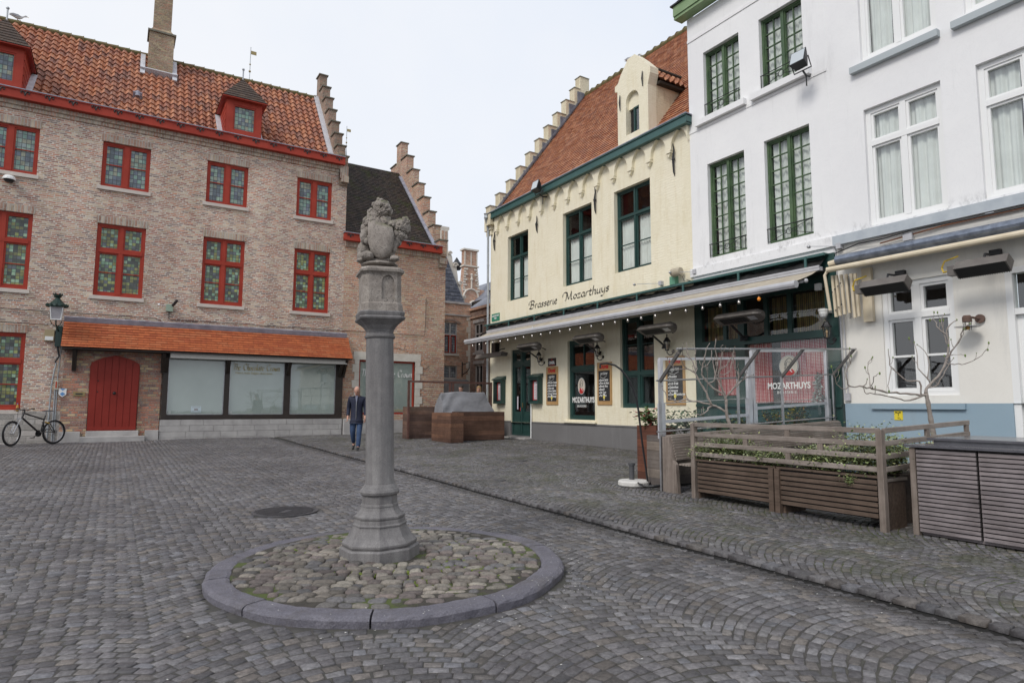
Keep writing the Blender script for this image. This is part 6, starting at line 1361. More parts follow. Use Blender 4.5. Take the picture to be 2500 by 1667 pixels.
# ---- slatted planter with rails along the square ----
FP=thing('slatted_planter','long slatted wooden planter with four rails, facing the square in front of the benches','planter',(7.4,5.4,.12))
X0=7.40
for ya,yb in ((5.42,6.72),(4.08,5.34)):
    for k in range(7):
        z=.255+k*.0625; mb=MB(); mb.bar((X0+.02,ya,z+.02),(X0+.02,yb,z+.02),.022,.046); mb.build('slat',M['slat'],FP,bevel=.003)
    mb=MB(); mb.box(X0+.035,X0+.06,ya,yb,.24,.70); mb.box(X0+.45,X0+.48,ya,yb,.24,.70); mb.box(X0+.06,X0+.45,ya,yb,.24,.27); mb.build('liner',M['dark'],FP)
    MB().box(X0+.0,X0+.10,ya-.03,yb+.03,.70,.725).build('top_board',M['slat'],FP)
mb=MB(); mb.box(X0+.02,X0+.46,4.04,6.78,.60,.66); mb.build('soil',M['earth'],FP)
for y,zt in ((6.78,1.25),(4.02,1.25),(5.36,.70),(5.45,.70)):
    MB().box(X0-.02,X0+.06,y-.035,y+.035,.10,zt).build('post',M['teakz'] if zt>1 else M['slat'],FP,bevel=.004)
for y in (6.78,5.36): MB().box(X0+.06,X0+.5,y-.06,y+.06,.1,.24).build('foot',M['slat'],FP)
RZ=(1.235,1.09,.945,.80)
for z in RZ: MB().box(X0-.005,X0+.035,4.02,6.78,z-.03,z+.03).build('rail',M['teak'],FP,bevel=.004)
for y,i in ((5.2,0),(5.85,1),(4.75,1),(5.2,2)): MB().box(X0+.0,X0+.03,y-.035,y+.035,RZ[i+1]+.03,RZ[i]-.03).build('spacer',M['teakz'],FP)
# side planter
SP_=thing('side_planter','short end of the wooden planter with rails running towards the house, beside the slatted cabinet','planter',(7.9,4.1,.12))
MB().box(7.47,7.92,4.03,4.09,.11,.655).build('box',M['slat'],SP_,bevel=.006)
MB().box(7.44,7.96,4.02,4.5,.655,.69).build('lid',M['teakx'],SP_,bevel=.004)
mb=MB(); mb.box(8.0,9.5,4.12,4.5,.12,.7); mb.build('back_box',M['slat'],SP_)
for i,z in enumerate(RZ):
    if i<3 or True:
        mb=MB(); mb.bar((7.45,4.0,z),(9.5,4.0,z+.075),.035,.058); mb.build('rail',M['teakx'],SP_,bevel=.004)
for x,i in ((8.43,0),(9.44,0),(8.9,1),(8.43,2)): z=RZ[i]; MB().box(x-.04,x+.04,3.985,4.015,RZ[i+1]+.03+.037*(x-7.45),z-.03+.037*(x-7.45)).build('spacer',M['teakz'],SP_)
# ---- slatted cabinet ----
CB=thing('slatted_cabinet','large slatted wooden bar cabinet with a dark polished double top at the right edge','cabinet',(8,2.9,.1))
M['granitetop']=plain('dark_polished_top',(.075,.073,.085),.2,(.10,.098,.11),9,spec=.8)
CX=7.57
for ya,yb,nm in ((3.14,3.72,'door'),(2.42,3.115,'door'),(1.7,2.4,'door')):
    dd_=MB(); dd_.box(CX+.03,CX+.05,ya,yb,.15,1.05); d_=dd_.build(nm,M['dark'],CB)
    mb=MB()
    for k in range(19):
        z=.155+k*.047+ (0.0); mb.bar((CX+.01,ya,z+.018),(CX+.01,yb,z+.018),.026,.035,up=(.12,0,1))
    mb.build('slats',M['slatp'],d_)
mb=MB(); mb.box(CX-.005,CX+.06,3.73,3.79,.11,1.06); mb.build('post',M['teakz'],CB)
mb=MB(); mb.box(CX+.08,CX+.1,1.7,3.72,.13,1.06); mb.box(CX+.06,CX+.9,3.72,3.76,.13,1.06); mb.box(CX+.05,CX+.9,1.7,3.72,.12,.15); mb.build('side_panel',M['slatp'],CB)
mb=MB(); mb.box(CX-.03,CX+.48,1.6,3.83,1.065,1.09); mb.build('lower_top',M['granitetop'],CB)
mb=MB(); mb.box(CX+.42,CX+1.6,1.6,3.80,1.13,1.155); mb.box(CX+.45,CX+1.5,1.7,3.74,1.09,1.13); mb.build('upper_top',M['granitetop'],CB)
# ---- bench with sloping slatted back running towards the house ----
zr=lambda x:.042*(x-7.5)
BN=thing('slatted_bench','long weathered slatted bench with a leaning back running from the square to the shop front','bench',(9.9,7.2,.15))
for k in range(9):
    z=.68+k*.041; y=7.28+.012*k; mb=MB(); mb.bar((7.56,y,z),(12.2,y,z+zr(12.2)),.022,.031,up=(0,-.2,1)); mb.build('back_slat',M['teakx'],BN)
for k in range(7): y=6.84+k*.06; mb=MB(); mb.bar((7.56,y,.60),(12.2,y,.60+zr(12.2)),.05,.025); mb.build('seat_slat',M['teakx'],BN)
for x in (7.5,9.6,11.9):
    mb=MB(); z=zr(x); mb.prism([(x,7.20,.14),(x,7.52,.14),(x,7.52,1.02+z),(x,7.38,1.02+z),(x,7.30,.66+z),(x,7.24,.6+z)],(.07,0,0)); mb.build('end_panel',M['teakz'],BN,bevel=.005)
mb=MB(); mb.box(7.62,12,6.9,6.94,.5,.57); mb.box(8.0,8.08,6.9,7.2,.14,.57); mb.box(8.4,8.46,6.88,6.94,.14,.57); mb.build('under_frame',M['slat'],BN)
MB().bar((7.56,7.45,1.03),(12.2,7.45,1.03+zr(12.2)),.12,.025).build('cap_board',M['teakx'],BN)
# ---- planters at the end of the bench ----
def boxplanter(name,label,x0,x1,y0,y1,z0,z1,mat,hollow=.04,rim=None):
    t=thing(name,label,'planter',((x0+x1)/2,(y0+y1)/2,z0)); mb=MB(); w=.035
    mb.box(x0,x0+w,y0,y1,z0,z1); mb.box(x1-w,x1,y0,y1,z0,z1); mb.box(x0+w,x1-w,y0,y0+w,z0,z1); mb.box(x0+w,x1-w,y1-w,y1,z0,z1); mb.build('box',mat,t)
    MB().box(x0+w,x1-w,y0+w,y1-w,z1-.16,z1-.08).build('soil',M['earth'],t); return t
boxplanter('grey_planter','square planter of weathered grey planks at the end of the bench',7.70,8.08,7.70,8.08,.17,1.02,M['greyplank'])
boxplanter('red_planter','tall planter of reddish planks with leafy plants behind the grey planter',8.14,8.62,8.30,8.79,.19,1.16,M['redplank'])
boxplanter('long_planter','long weathered planter behind the bench and the aluminium screens',8.15,12.2,7.80,8.2,.2,.98,M['greyplank'])
# ---- steel frame with glass canopy ----
SF=thing('steel_screen','brushed steel screen frame with slanted brackets behind the bench','screen',(9.9,7.5,.14))
px_=(7.5,9.4,10.65,12.3); pt_=lambda x:1.92+.05*(x-7.5); bt=lambda x:1.10+.042*(x-7.5); tp=lambda x:2.40+.05*(x-7.5)
for x in px_: MB().box(x-.022,x+.022,7.53,7.56,.14,pt_(x)).build('post',M['steel'],SF)
M['bracket']=plain('dull_steel',(.10,.095,.09),.5,(.14,.13,.125),6,metal=.3)
for x in px_: MB().bar((x,7.545,pt_(x)-.02),(x,7.07,tp(x)),.05,.035,up=(1,0,0)).build('slanted_bracket',M['bracket'],SF)
for f_,r in ((bt,.014),(pt_,.014)): MB().tube([(7.42,7.545,f_(7.42)),(12.36,7.545,f_(12.36))],r,8).build('rail',M['steel'],SF)
MB().tube([(7.40,7.07,tp(7.4)),(12.36,7.07,tp(12.36))],.016,8).build('top_rail',M['steel'],SF)
mb=MB(); mb.quad((7.52,7.55,bt(7.52)),(12.3,7.55,bt(12.3)),(12.3,7.55,pt_(12.3)),(7.52,7.55,pt_(7.52))); mb.build('glass_panel',M['glassc'],SF)
mb=MB(); mb.quad((7.52,7.53,pt_(7.52)),(12.3,7.53,pt_(12.3)),(12.3,7.09,tp(12.3)),(7.52,7.09,tp(7.52))); mb.build('canopy_glass',M['glassc'],SF)
# ---- aluminium wind screens ----
def wscreen(label,xa,xb,za,zb,gl,lo):
    t=thing('wind_screen',label,'screen',((xa+xb)/2,7.66,.2),0,'aluminium wind screens by the bench'); k=(zb-za)/(xb-xa); h=lambda z,x:z+k*(x-xa)*.9
    for x in (xa,xb-.06):
        mb=MB(); mb.box(x,x+.035,7.63,7.69,1.0,h(za,x)); mb.box(x+.04,x+.075,7.64,7.68,1.0,h(za,x)-.02); mb.build('post',M['alu'],t)
        MB().box(x-.012,x+.09,7.62,7.70,.98,h(gl,x)).build('lower_post',M['alu'],t)
    for z,r in ((za,.022),(lo,.026)): MB().bar((xa,7.66,z),(xb,7.66,h(z,xb)),.03,r*2).build('rail',M['alu'],t)
    MB().bar((xa,7.665,gl),(xb,7.665,h(gl,xb)),.012,.014).build('glass_edge',M['steel'],t)
    mb=MB(); mb.quad((xa+.03,7.665,gl),(xb-.03,7.665,h(gl,xb)),(xb-.03,7.665,h(za,xb)),(xa+.03,7.665,za)); mb.build('upper_glass',M['glassc'],t)
    mb=MB(); mb.quad((xa+.03,7.65,1.05),(xb-.03,7.65,1.1),(xb-.03,7.65,h(gl,xb)+.05),(xa+.03,7.65,gl+.05)); mb.build('lower_glass',M['glassc'],t)
wscreen('left aluminium and glass wind screen standing behind the steel frame and bare tree',7.60,9.86,2.28,2.40,1.55,1.25)
wscreen('right aluminium and glass wind screen in front of the red checked curtains',9.93,12.3,2.53,2.66,1.56,1.47)
# ---- parasol base, bent pole, cable ----
pb=(7.50,8.20); zb=gr(*pb)
PBt=thing('parasol_base','round white parasol base with a dark pole stub beside the bent black pole','parasol base',(pb[0],pb[1],zb))
MB().lathe([(.24,0),(.26,.02),(.26,.07),(.24,.095),(.08,.105),(.001,.105)],28,(pb[0],pb[1],zb)).build('disc',plain('white_concrete',(.55,.53,.50),.75,(.68,.66,.62),5,bump=.2),PBt)
mb=MB(); mb.lathe([(.045,.1),(.045,.34),(.06,.34),(.06,.38),(.035,.38)],12,(pb[0]-.02,pb[1]+.02,zb)); mb.build('pole_stub',plain('stub_grey',(.07,.07,.075),.5),PBt)
cp_=[(6.83,8.24,2.13),(6.83,8.23,2.2),(6.92,8.18,2.215),(7.04,8.11,2.18),(7.13,8.06,2.11),(7.23,8.01,1.97),(7.31,7.98,1.8),(7.37,7.97,1.63),(7.41,7.96,1.44),(7.49,7.97,.92),(7.58,7.98,.45),(7.63,7.99,.18)]
bp=MB().tube(cp_,.016,8).build('bent_pole',M['black']); tag(bp,'thin black pole bending over like a hook in front of a chalkboard','pole')
mb=MB(); random.seed(5)
for j in range(5):
    r=.16+.05*j; cx,cy=7.62+.05*random.random(),7.75+.1*random.random()
    mb.tube([(cx+r*math.cos(a)*1.0,cy+r*.7*math.sin(a),gr(cx,cy)+.03+.012*j+.01*math.sin(a*3)) for a in np.linspace(0,5.6,18)],.011,5)
tag(mb.build('cable_coil',M['black']),'coil of black cable on the ground beside the white parasol base','cable')
# ================= LEFT TERRACE BOXES =================
def woodbox(label,x0,x1,y0,y1,z0,z1,mat,matx=None):
    t=boxplanter('wooden_planter',label,x0,x1,y0,y1,z0,z1,mat); t['group']='hardwood planters by the alley'; return t
woodbox('narrow hardwood planter nearest the square, left of the reddish one',9.07,9.52,18.29,19.72,.33,1.27,M['hard1'])
woodbox('wide reddish hardwood planter in front of the grey tarpaulin',9.66,11.42,18.9,19.4,.36,1.30,M['hard3'])
woodbox('greyish hardwood planter with a framed glass screen on it, nearest the corner shop window',8.62,10.3,20.76,21.16,.36,1.46,M['hard2'])
gs=thing('framed_glass_screen','glass screen in a brown metal frame across the alley mouth','screen',(10.2,20.8,.36))
M['brownmetal']=plain('brown_metal_frame',(.10,.045,.035),.5,(.15,.08,.065),5)
for x in (8.64,10.22,10.34,11.92): MB().box(x-.035,x+.035,20.68,20.74,.36 if x<9 else 1.0,2.36).build('post',M['brownmetal'],gs)
for a,b in ((8.64,10.25),(10.31,11.95)): MB().box(a-.035,b+.0,20.685,20.735,2.30,2.37).build('top_rail',M['brownmetal'],gs)
for a,b in ((8.67,10.2),(10.37,11.9)): MB().quad((a,20.71,1.2),(b,20.71,1.2),(b,20.71,2.30),(a,20.71,2.30)).build('glass',M['glassc'],gs)
# tarpaulin over stacked furniture
t=NT('grey_tarpaulin'); P=t.pos(); t.set('Base Color',t.ramp(t.noise(P,3,4),[(.3,(.20,.20,.215)),(.7,(.26,.26,.275))])); t.set('Roughness',.42); t.set('Specular IOR Level',.5)
n1=t.noise(t.n('Mapping',{0:P,2:(0,.6,0),3:(2,2,5)}).outputs[0],1.5,3,.5,1.2); t.bump(n1,.5,.04); M['tarp']=t.m
P_=np.zeros((40,26,3))
for i in range(40):
    u=i/39
    for j in range(26):
        v=j/25
        # section: front foot -> ridge -> back
        if v<.62: q=v/.62; yy=19.95+.42*q; zz=1.18+.80*q
        else: q=(v-.62)/.38; yy=20.37+.35*q; zz=1.98-.5*q
        xl=9.60+.12*(zz-1.18); xr_2=11.70-.36*(zz-1.18)
        x=xl+(xr_2-xl)*u
        zz+=.035*math.sin(u*3.1)*(v)+.012*math.sin(u*9+v*7)+.05*u*v; yy+=.02*math.sin(u*9+v*11+2*math.sin(v*4))+.014*math.sin(u*17-v*15+3*math.sin(u*5))
        P_[i,j]=(x,yy,zz)
tpo=grid_mesh('grey_tarpaulin',P_,M['tarp']); tag(tpo,'wrinkled grey tarpaulin draped over stacked things behind the reddish planter','tarpaulin')
mb=MB(); mb.prism([tuple(P_[0,j]) for j in range(0,26,5)]+[(9.6,20.7,1.18)],(.01,0,0)); e_=mb.build('tarpaulin_end',M['tarp'],tpo,world=False)
tw=MB(); tw.box(9.75,11.5,20.05,20.6,.4,1.2); tag(tw.build('stacked_furniture',M['slat']),'dark stacked furniture hidden under the grey tarpaulin','furniture')
# ================= PLANTS =================
def leafmat(name,pal,rough=.5):
    t=NT(name); a=t.n('Attribute',attribute_name='rnd'); n=len(pal); c=t.ramp(a.outputs['Fac'],[(i/n,q) for i,q in enumerate(pal)],'CONSTANT'); t.set('Base Color',c); t.set('Roughness',rough); t.set('Specular IOR Level',.4)
    t.b.inputs['Subsurface Weight'].default_value=0; return t.m
M['lf_green']=leafmat('leaf_dark_green',[(.045,.085,.03),(.07,.12,.045),(.03,.06,.025),(.10,.15,.06),(.055,.10,.05)])
M['lf_mixed']=leafmat('leaf_yellow_green',[(.12,.15,.04),(.30,.24,.04),(.07,.10,.03),(.22,.10,.03),(.09,.13,.04),(.05,.07,.02)])
M['lf_silver']=leafmat('leaf_small_silver',[(.22,.28,.11),(.33,.37,.18),(.14,.19,.07),(.36,.40,.23),(.24,.31,.10),(.38,.39,.17)])
M['lf_red']=leafmat('leaf_green_red',[(.06,.12,.03),(.10,.17,.05),(.28,.05,.05),(.08,.13,.04),(.14,.2,.08)])
M['bark']=plain('fig_bark',(.22,.185,.16),.85,(.33,.29,.26),14,bump=.4); M['twig']=plain('brown_twig',(.07,.045,.03),.8)
def leaves(name,centres,size,mat,parent,droop=.2,asp=.55):
    vs=[];fs=[];rn=[]
    for c in centres:
        s_=size*random.uniform(.6,1.25); a=random.random()*6.28; el=random.uniform(-.6,.9)-droop
        d=Vector((math.cos(a)*math.cos(el),math.sin(a)*math.cos(el),math.sin(el))); w=d.cross(Vector((random.random()-.5,random.random()-.5,1))).normalized()*s_*asp/2; n_=d.cross(w).normalized()
        c=Vector(c); b=len(vs); vs+=[c,c+d*s_*.35+w+n_*s_*.06,c+d*s_*.75+w*.7,c+d*s_-n_*s_*.08,c+d*s_*.75-w*.7,c+d*s_*.35-w+n_*s_*.06]
        fs.append(tuple(range(b,b+6))); rn.append(random.random())
    o=mesh_obj(name,vs,fs,mat,parent); at=o.data.attributes.new('rnd','FLOAT','FACE'); at.data.foreach_set('value',rn); return o
def shrub(label,c,rad,n,size,mat,name='leafy_plant',stems=7,group=None,up=.35):
    t=thing(name,label,'plant',(c[0],c[1],c[2])); 
    if group: t['group']=group
    pts=[];mb=MB()
    for k in range(stems):
        a=random.random()*6.28; r=random.uniform(.3,1); tip=Vector((c[0]+rad[0]*r*math.cos(a),c[1]+rad[1]*r*math.sin(a),c[2]+rad[2]*random.uniform(.55,1.05)*(1.1-.35*r)))
        b=Vector((c[0]+rad[0]*.25*math.cos(a),c[1]+rad[1]*.25*math.sin(a),c[2])); m=b.lerp(tip,.5)+Vector((0,0,.12*rad[2]))
        mb.tube([b,m,tip],[.006,.005,.003],4)
        for j in range(n//stems):
            q=random.random()**.6; p=b.lerp(m,q*2) if q<.5 else m.lerp(tip,q*2-1); sp=.22*max(rad[0],rad[2])*(.4+.6*q)
            pts.append(p+Vector((random.gauss(0,sp),random.gauss(0,sp*min(1,rad[1]/rad[0])),random.gauss(0,sp*.6))))
    mb.build('stems',M['twig'],t); leaves('foliage',pts,size,mat,t); return t
random.seed(21)
shrub('leafy green plant with reddish leaves in the tall reddish planter',(8.3,8.55,1.08),(.30,.26,.42),260,.10,M['lf_red'])
shrub('dark green bush behind the left end of the steel screen',(8.6,8.0,.95),(.45,.22,.55),420,.085,M['lf_green'])
shrub('yellowing bush behind the middle of the bench',(10.1,8.0,1.0),(.4,.2,.42),330,.07,M['lf_mixed'],group='bushes in the long planter')
shrub('low green bush between the yellowing bushes behind the bench',(9.5,8.0,1.0),(.3,.2,.38),240,.07,M['lf_green'],group='bushes in the long planter')
shrub('bright yellow bush below the emblem, behind the bench',(11.0,8.0,1.05),(.3,.2,.45),260,.07,M['lf_mixed'],group='bushes in the long planter')
shrub('reddish green bush at the right end of the long planter',(11.8,8.0,1.05),(.5,.2,.5),420,.07,M['lf_mixed'],group='bushes in the long planter')
sg_='small leaved plants in the slatted planter'
shrub('tall small leaved plant in the left half of the slatted planter',(7.62,6.3,.66),(.17,.4,.46),3400,.038,M['lf_silver'],stems=30,name='trailing_plant',group=sg_)
shrub('trailing small leaved plant spilling left over the planter corner',(7.52,6.68,.66),(.16,.22,.3),1400,.038,M['lf_silver'],stems=19,name='trailing_plant',group=sg_)
shrub('low small leaved plant in the middle of the slatted planter',(7.6,5.6,.64),(.18,.42,.32),3000,.038,M['lf_silver'],stems=30,name='trailing_plant',group=sg_)
shrub('dense small leaved plant filling the right half of the slatted planter',(7.6,4.85,.64),(.18,.42,.38),3400,.038,M['lf_silver'],stems=30,name='trailing_plant',group=sg_)
shrub('tallest small leaved plant at the right corner post of the slatted planter',(7.68,4.3,.64),(.22,.3,.62),3800,.038,M['lf_silver'],stems=33,name='trailing_plant',group=sg_)
shrub('small plant hanging over the front boards near the right post',(7.42,4.42,.58),(.06,.14,.14),200,.032,M['lf_silver'],stems=8,name='trailing_plant',group=sg_)
shrub('wispy small leaved plant in the side planter by the cabinet',(8.25,4.3,.66),(.38,.18,.5),2200,.038,M['lf_silver'],stems=25,name='trailing_plant',group=sg_)
shrub('second wispy plant further along the side planter',(9.0,4.3,.70),(.3,.16,.40),840,.038,M['lf_silver'],stems=16,name='trailing_plant',group=sg_)
# bare fig trees: limbs traced as polylines in a frame (u right, z up) with their own depth spread
def bare_tree(label,base,lines,conv,D,r0,seed,buds=0):
    random.seed(seed); t=thing('bare_fig_tree',label,'tree',base); mb=MB(); tips=[]
    seen=[]
    for i,(pl,ra,rb) in enumerate(lines):
        n=len(pl); pts=[]; pl=list(pl); o0=0
        if i>0:   # start each limb on the nearest limb already grown
            bx=min(seen,key=lambda s_:(s_[0]-pl[0][0])**2+(s_[1]-pl[0][1])**2); o0=bx[2]; pl[0]=(bx[0],bx[1])
        offs=[0 if i==0 else o0+math.sin(i*2.4)*.26*k/(n-1) for k in range(n)]
        for k,(x,y) in enumerate(pl): pts.append(conv(x,y,offs[k]))
        for k in range(n-1):
            for q in (0,.25,.5,.75,1): seen.append((pl[k][0]*(1-q)+pl[k+1][0]*q,pl[k][1]*(1-q)+pl[k+1][1]*q,offs[k]*(1-q)+offs[k+1]*q))
        sm=[pts[0]]
        for k in range(n-1):
            p0=pts[max(k-1,0)];p1=pts[k];p2=pts[k+1];p3=pts[min(k+2,n-1)]
            for q in (.33,.66,1.):
                sm.append(p1*(1-q)+p2*q if k in(-1,) else .5*((2*p1)+(-p0+p2)*q+(2*p0-5*p1+4*p2-p3)*q*q+(-p0+3*p1-3*p2+p3)*q**3))
        if i>0: sm=[sm[0]]+[p+Vector((random.gauss(0,.006),random.gauss(0,.006),random.gauss(0,.006))) for p in sm[1:]]
        m=len(sm); rad=[(ra+(rb-ra)*k/(m-1))*(1+.16*math.sin(k*2.3+i)) for k in range(m)]
        if i==0: trunk=MB().tube(sm,rad,8).build('trunk',M['bark'],t,smooth=True)
        else: mb.tube(sm,rad,6); tips.append(sm[-1]); 
        if i>0 and n>3:
            for _ in range(2):
                k=random.randrange(m//3,m-1); p=sm[k]; d=(sm[k+1]-sm[k-1]).normalized(); s_=Vector((random.gauss(0,.6),random.gauss(0,.6),.9)).normalized()
                mb.tube([p,p+s_*.05,p+s_*.07+Vector((0,0,.05))],[rad[k]*.6,rad[k]*.5,.003],5); tips.append(p+s_*.07+Vector((0,0,.05)))
    mb.build('limbs',M['bark'],t,smooth=True)
    b=MB()
    for p in tips: b.ball(p,.006+.009*random.random()*(1 if buds else .2),6,5,(.8,.8,1.5))
    b.build('buds',plain('fig_buds',(.14,.2,.05),.6) if buds else M['twig'],t,smooth=True)
    return t
_R=Matrix(((_r.x,_u.x,_f.x),(_r.y,_u.y,_f.y),(_r.z,_u.z,_f.z)))
def view_pt(sx,sy,depth): # point of the place at a given distance in front of the photographer's standpoint
    return Vector((0,0,1.5))+_R@Vector(((sx-1250)*depth/1558,-(sy-833.5)*depth/1558,depth))
D1=.5241*7.66+.8457*6.16-.05
c1=lambda x,y,off:view_pt(1600+x/4.9,780+y/4.9,D1+off)
L1=[([(1040,1640),(1000,1530),(930,1350),(870,1200),(850,1100),(848,950)],.030,.019),
([(850,1095),(760,1055),(690,1020),(510,980),(350,955),(260,985),(150,920),(80,800)],.019,.006),([(690,1022),(640,1060),(600,1110),(540,1140),(480,1125)],.012,.007),
([(670,1010),(610,880),(550,760),(480,650),(475,600),(430,470),(380,400),(372,270)],.017,.005),([(480,640),(380,590),(230,590),(145,470)],.010,.004),([(380,590),(330,520),(310,460)],.007,.004),([(482,640),(495,570),(480,480),(482,360)],.010,.004),
([(610,890),(630,780),(620,650),(622,560)],.008,.004),([(846,950),(820,900),(720,840),(640,770),(575,690),(560,600),(575,500),(600,400),(650,270)],.018,.005),([(640,770),(700,730),(715,650),(740,560),(750,500),(720,380),(722,230)],.012,.005),
([(838,920),(790,780),(760,650),(785,600),(860,530),(920,430),(960,310)],.014,.005),([(828,900),(740,700),(700,560),(675,440)],.011,.004),([(760,650),(775,540),(790,430),(780,350),(800,300)],.010,.004),([(846,940),(900,860),(980,740),(985,640),(940,560),(935,400)],.014,.005),
([(900,870),(1020,750),(1100,690),(1170,660)],.010,.004),([(1040,730),(1085,640),(1110,560)],.007,.004),([(575,580),(640,520),(675,370)],.008,.004),([(430,460),(330,430),(200,370)],.007,.004),([(330,430),(325,290)],.006,.004),([(735,680),(860,640),(920,520),(940,380)],.008,.004)]
bare_tree('bare fig tree with many upright branches before the steel screen',tuple(c1(1040,1640,0)),L1,c1,D1,.03,3)
D2=.5241*9.05+.8457*4.3
c2=lambda x,y,off:view_pt(1980+x/2.904,560+y/2.904,D2+off*1.1)
L2=[([(890,1580),(870,1460),(850,1350),(830,1230),(815,1160)],.036,.024),([(815,1160),(830,1110),(900,1040),(960,920),(975,820),(960,720),(1000,660),(1040,640)],.021,.005),([(960,920),(1000,870),(1060,770),(1080,700),(1130,670)],.012,.005),([(960,740),(900,700),(880,650),(845,640)],.009,.004),
([(812,1180),(740,1165),(640,1160),(540,1155),(440,1130),(370,1115),(280,1112),(250,1050),(270,950),(268,850)],.017,.005),([(275,1110),(230,1130),(180,1095),(145,980)],.008,.004),([(415,1122),(412,1030),(400,960),(425,920)],.007,.004),([(440,1130),(445,1050),(490,1020)],.006,.003),([(805,1190),(700,1212),(600,1190),(450,1168),(390,1160),(372,1120)],.012,.005),
([(782,1150),(770,1080),(680,1070),(600,1000),(560,960),(550,850)],.012,.005),([(560,975),(548,1080),(555,1150)],.006,.004),([(830,1060),(760,980),(755,880),(740,800)],.009,.004),([(960,960),(1020,955),(1100,950),(1180,910),(1250,850)],.008,.004),([(832,1125),(900,1100),(950,1000),(1000,915)],.010,.004),([(838,1050),(830,900),(750,815)],.008,.004),([(930,885),(1010,888),(1090,887)],.005,.003),([(975,820),(940,740),(930,640),(950,600)],.007,.004)]
bare_tree('bare budding fig tree with a long low branch, before the white ground floor window',tuple(c2(890,1580,0)),L2,c2,D2,.036,4,buds=1)
# snowy little fir trees behind the restaurant pane
def minifir(label,u,z,h,r):
    t=thing('snowy_fir',label,'artificial tree',tuple(RF.pt(u,-.14,z)),0,'little snowy firs in the shop window'); pts=[]
    for k in range(170):
        q=random.random(); a=random.random()*6.28; rr=r*(1-q)*random.uniform(.55,1.05)+.012; pts.append(Vector((12.53+rr*.35*math.cos(a),u+rr*math.sin(a),z+h*q)))
    leaves('foliage',pts,.085,M['snowleaf'],t,droop=.5,asp=.5); MB().lathe([(.012,0),(.008,h)],6,(12.53,u,z)).build('trunk',M['twig'],t); return t
M['snowleaf']=leafmat('snowy_needles',[(.55,.57,.58),(.3,.36,.34),(.62,.63,.64),(.12,.17,.14),(.4,.44,.44)])
minifir('taller snowy artificial fir behind the shop pane right of the lettering',8.02,1.58,.62,.14); minifir('smaller snowy artificial fir at the right edge of the shop pane',7.78,1.58,.46,.11)
# ================= BICYCLE =================
bA=Vector((-1.50,23.78)); bB=Vector((-2.42,22.93)); bl=(bB-bA).length
BK=thing('bicycle','black mountain bike leaning at the brick wall below the street lantern','bicycle',(bA.x,bA.y,gr(bA.x,bA.y)),math.atan2(bB.y-bA.y,bB.x-bA.x))
M['tyre']=plain('tyre_rubber',(.014,.014,.015),.85); M['bframe']=plain('bike_black',(.016,.016,.018),.3,spec=.6)
WR=.36
def wheel(cx,parent,turn=0):
    F_=lambda x,z,y=0:(cx+x*math.cos(turn),y+x*math.sin(turn),z)
    mb=MB(); mb.tube([F_((WR-.025)*math.cos(a),WR+(WR-.025)*math.sin(a)) for a in np.linspace(0,2*math.pi,33)],.027,8,cap=False); w=mb.build('wheel',M['tyre'],parent,world=False,smooth=True)
    mb=MB(); mb.tube([F_((WR-.065)*math.cos(a),WR+(WR-.065)*math.sin(a)) for a in np.linspace(0,2*math.pi,33)],.012,6,cap=False); mb.build('rim',M['steel'],w,world=False)
    mb=MB()
    for k in range(16): a=k*math.pi/8; mb.tube([F_(.03*math.cos(a+.3),WR+.03*math.sin(a+.3),.02*(-1)**k),F_((WR-.06)*math.cos(a),WR+(WR-.06)*math.sin(a))],.003,3)
    mb.tube([F_(0,WR,-.05),F_(0,WR,.05)],.02,8); mb.lathe([(.08,0),(.08,.004)],16,F_(0,WR,.03),axis='y') if not turn else None; mb.build('spokes',M['steel'],w,world=False)
    return w
wheel(0,BK); wheel(bl,BK,.32)
mb=MB(); bb=(.43,0,.33); st_=(.30,0,.86); hd_=(bl-.30,0,.93); hd2=(bl-.26,0,.80)
mb.tube([hd2,bb],.027,8); mb.tube([hd_,(.34,0,.74)],.022,8); mb.tube([bb,(.38,0,.55),st_],.017,8); mb.tube([hd_,hd2],.026,8)
for y in (-.045,.045): mb.tube([(0,y,WR),(.40,y,.38)],.012,6); mb.tube([(0,y,WR),(.18,y,.62),(.36,y,.66)],.011,6)
mb.tube([(.36,0,.66),(.33,0,.5),(.42,0,.36)],.022,8); mb.build('frame',M['bframe'],BK,world=False)
mb=MB(); 
for y in (-.06,.06): mb.tube([(bl,y,WR),(bl-.12,y,.64)],.018,6); mb.tube([(bl-.12,y,.64),(bl-.2,y,.78)],.014,6)
mb.bar((bl-.2,-.07,.78),(bl-.2,.07,.78),.04); mb.build('fork',M['steel'],BK,world=False)
mb=MB(); mb.tube([(bl-.30,0,.93),(bl-.33,0,1.0),(bl-.26,0,1.03)],.018,6); mb.tube([(bl-.34,-.33,1.06),(bl-.27,-.12,1.03),(bl-.26,0,1.03),(bl-.27,.12,1.03),(bl-.34,.33,1.06)],.014,6); 
for y in (-.29,.29): mb.tube([(bl-.335,y-.06,1.058),(bl-.335,y+.05,1.058)],.021,8); mb.tube([(bl-.29,y*.8,1.04),(bl-.2,y*.85,1.0)],.008,4)
mb.tube([(bl-.25,.1,1.04),(bl-.05,.12,1.0),(bl-.08,.06,.85),(bl-.1,.03,.6)],.005,4); mb.build('handlebar',M['black'],BK,world=False)
mb=MB(); mb.prism([(.12,-.07,.97),(.12,.07,.97),(.24,.05,.985),(.40,.018,.965),(.40,-.018,.965),(.24,-.05,.985)],(0,0,.03)); mb.tube([st_,(.28,0,.96)],.014,6); mb.build('saddle',plain('saddle_grey',(.16,.16,.17),.5),BK,world=False)
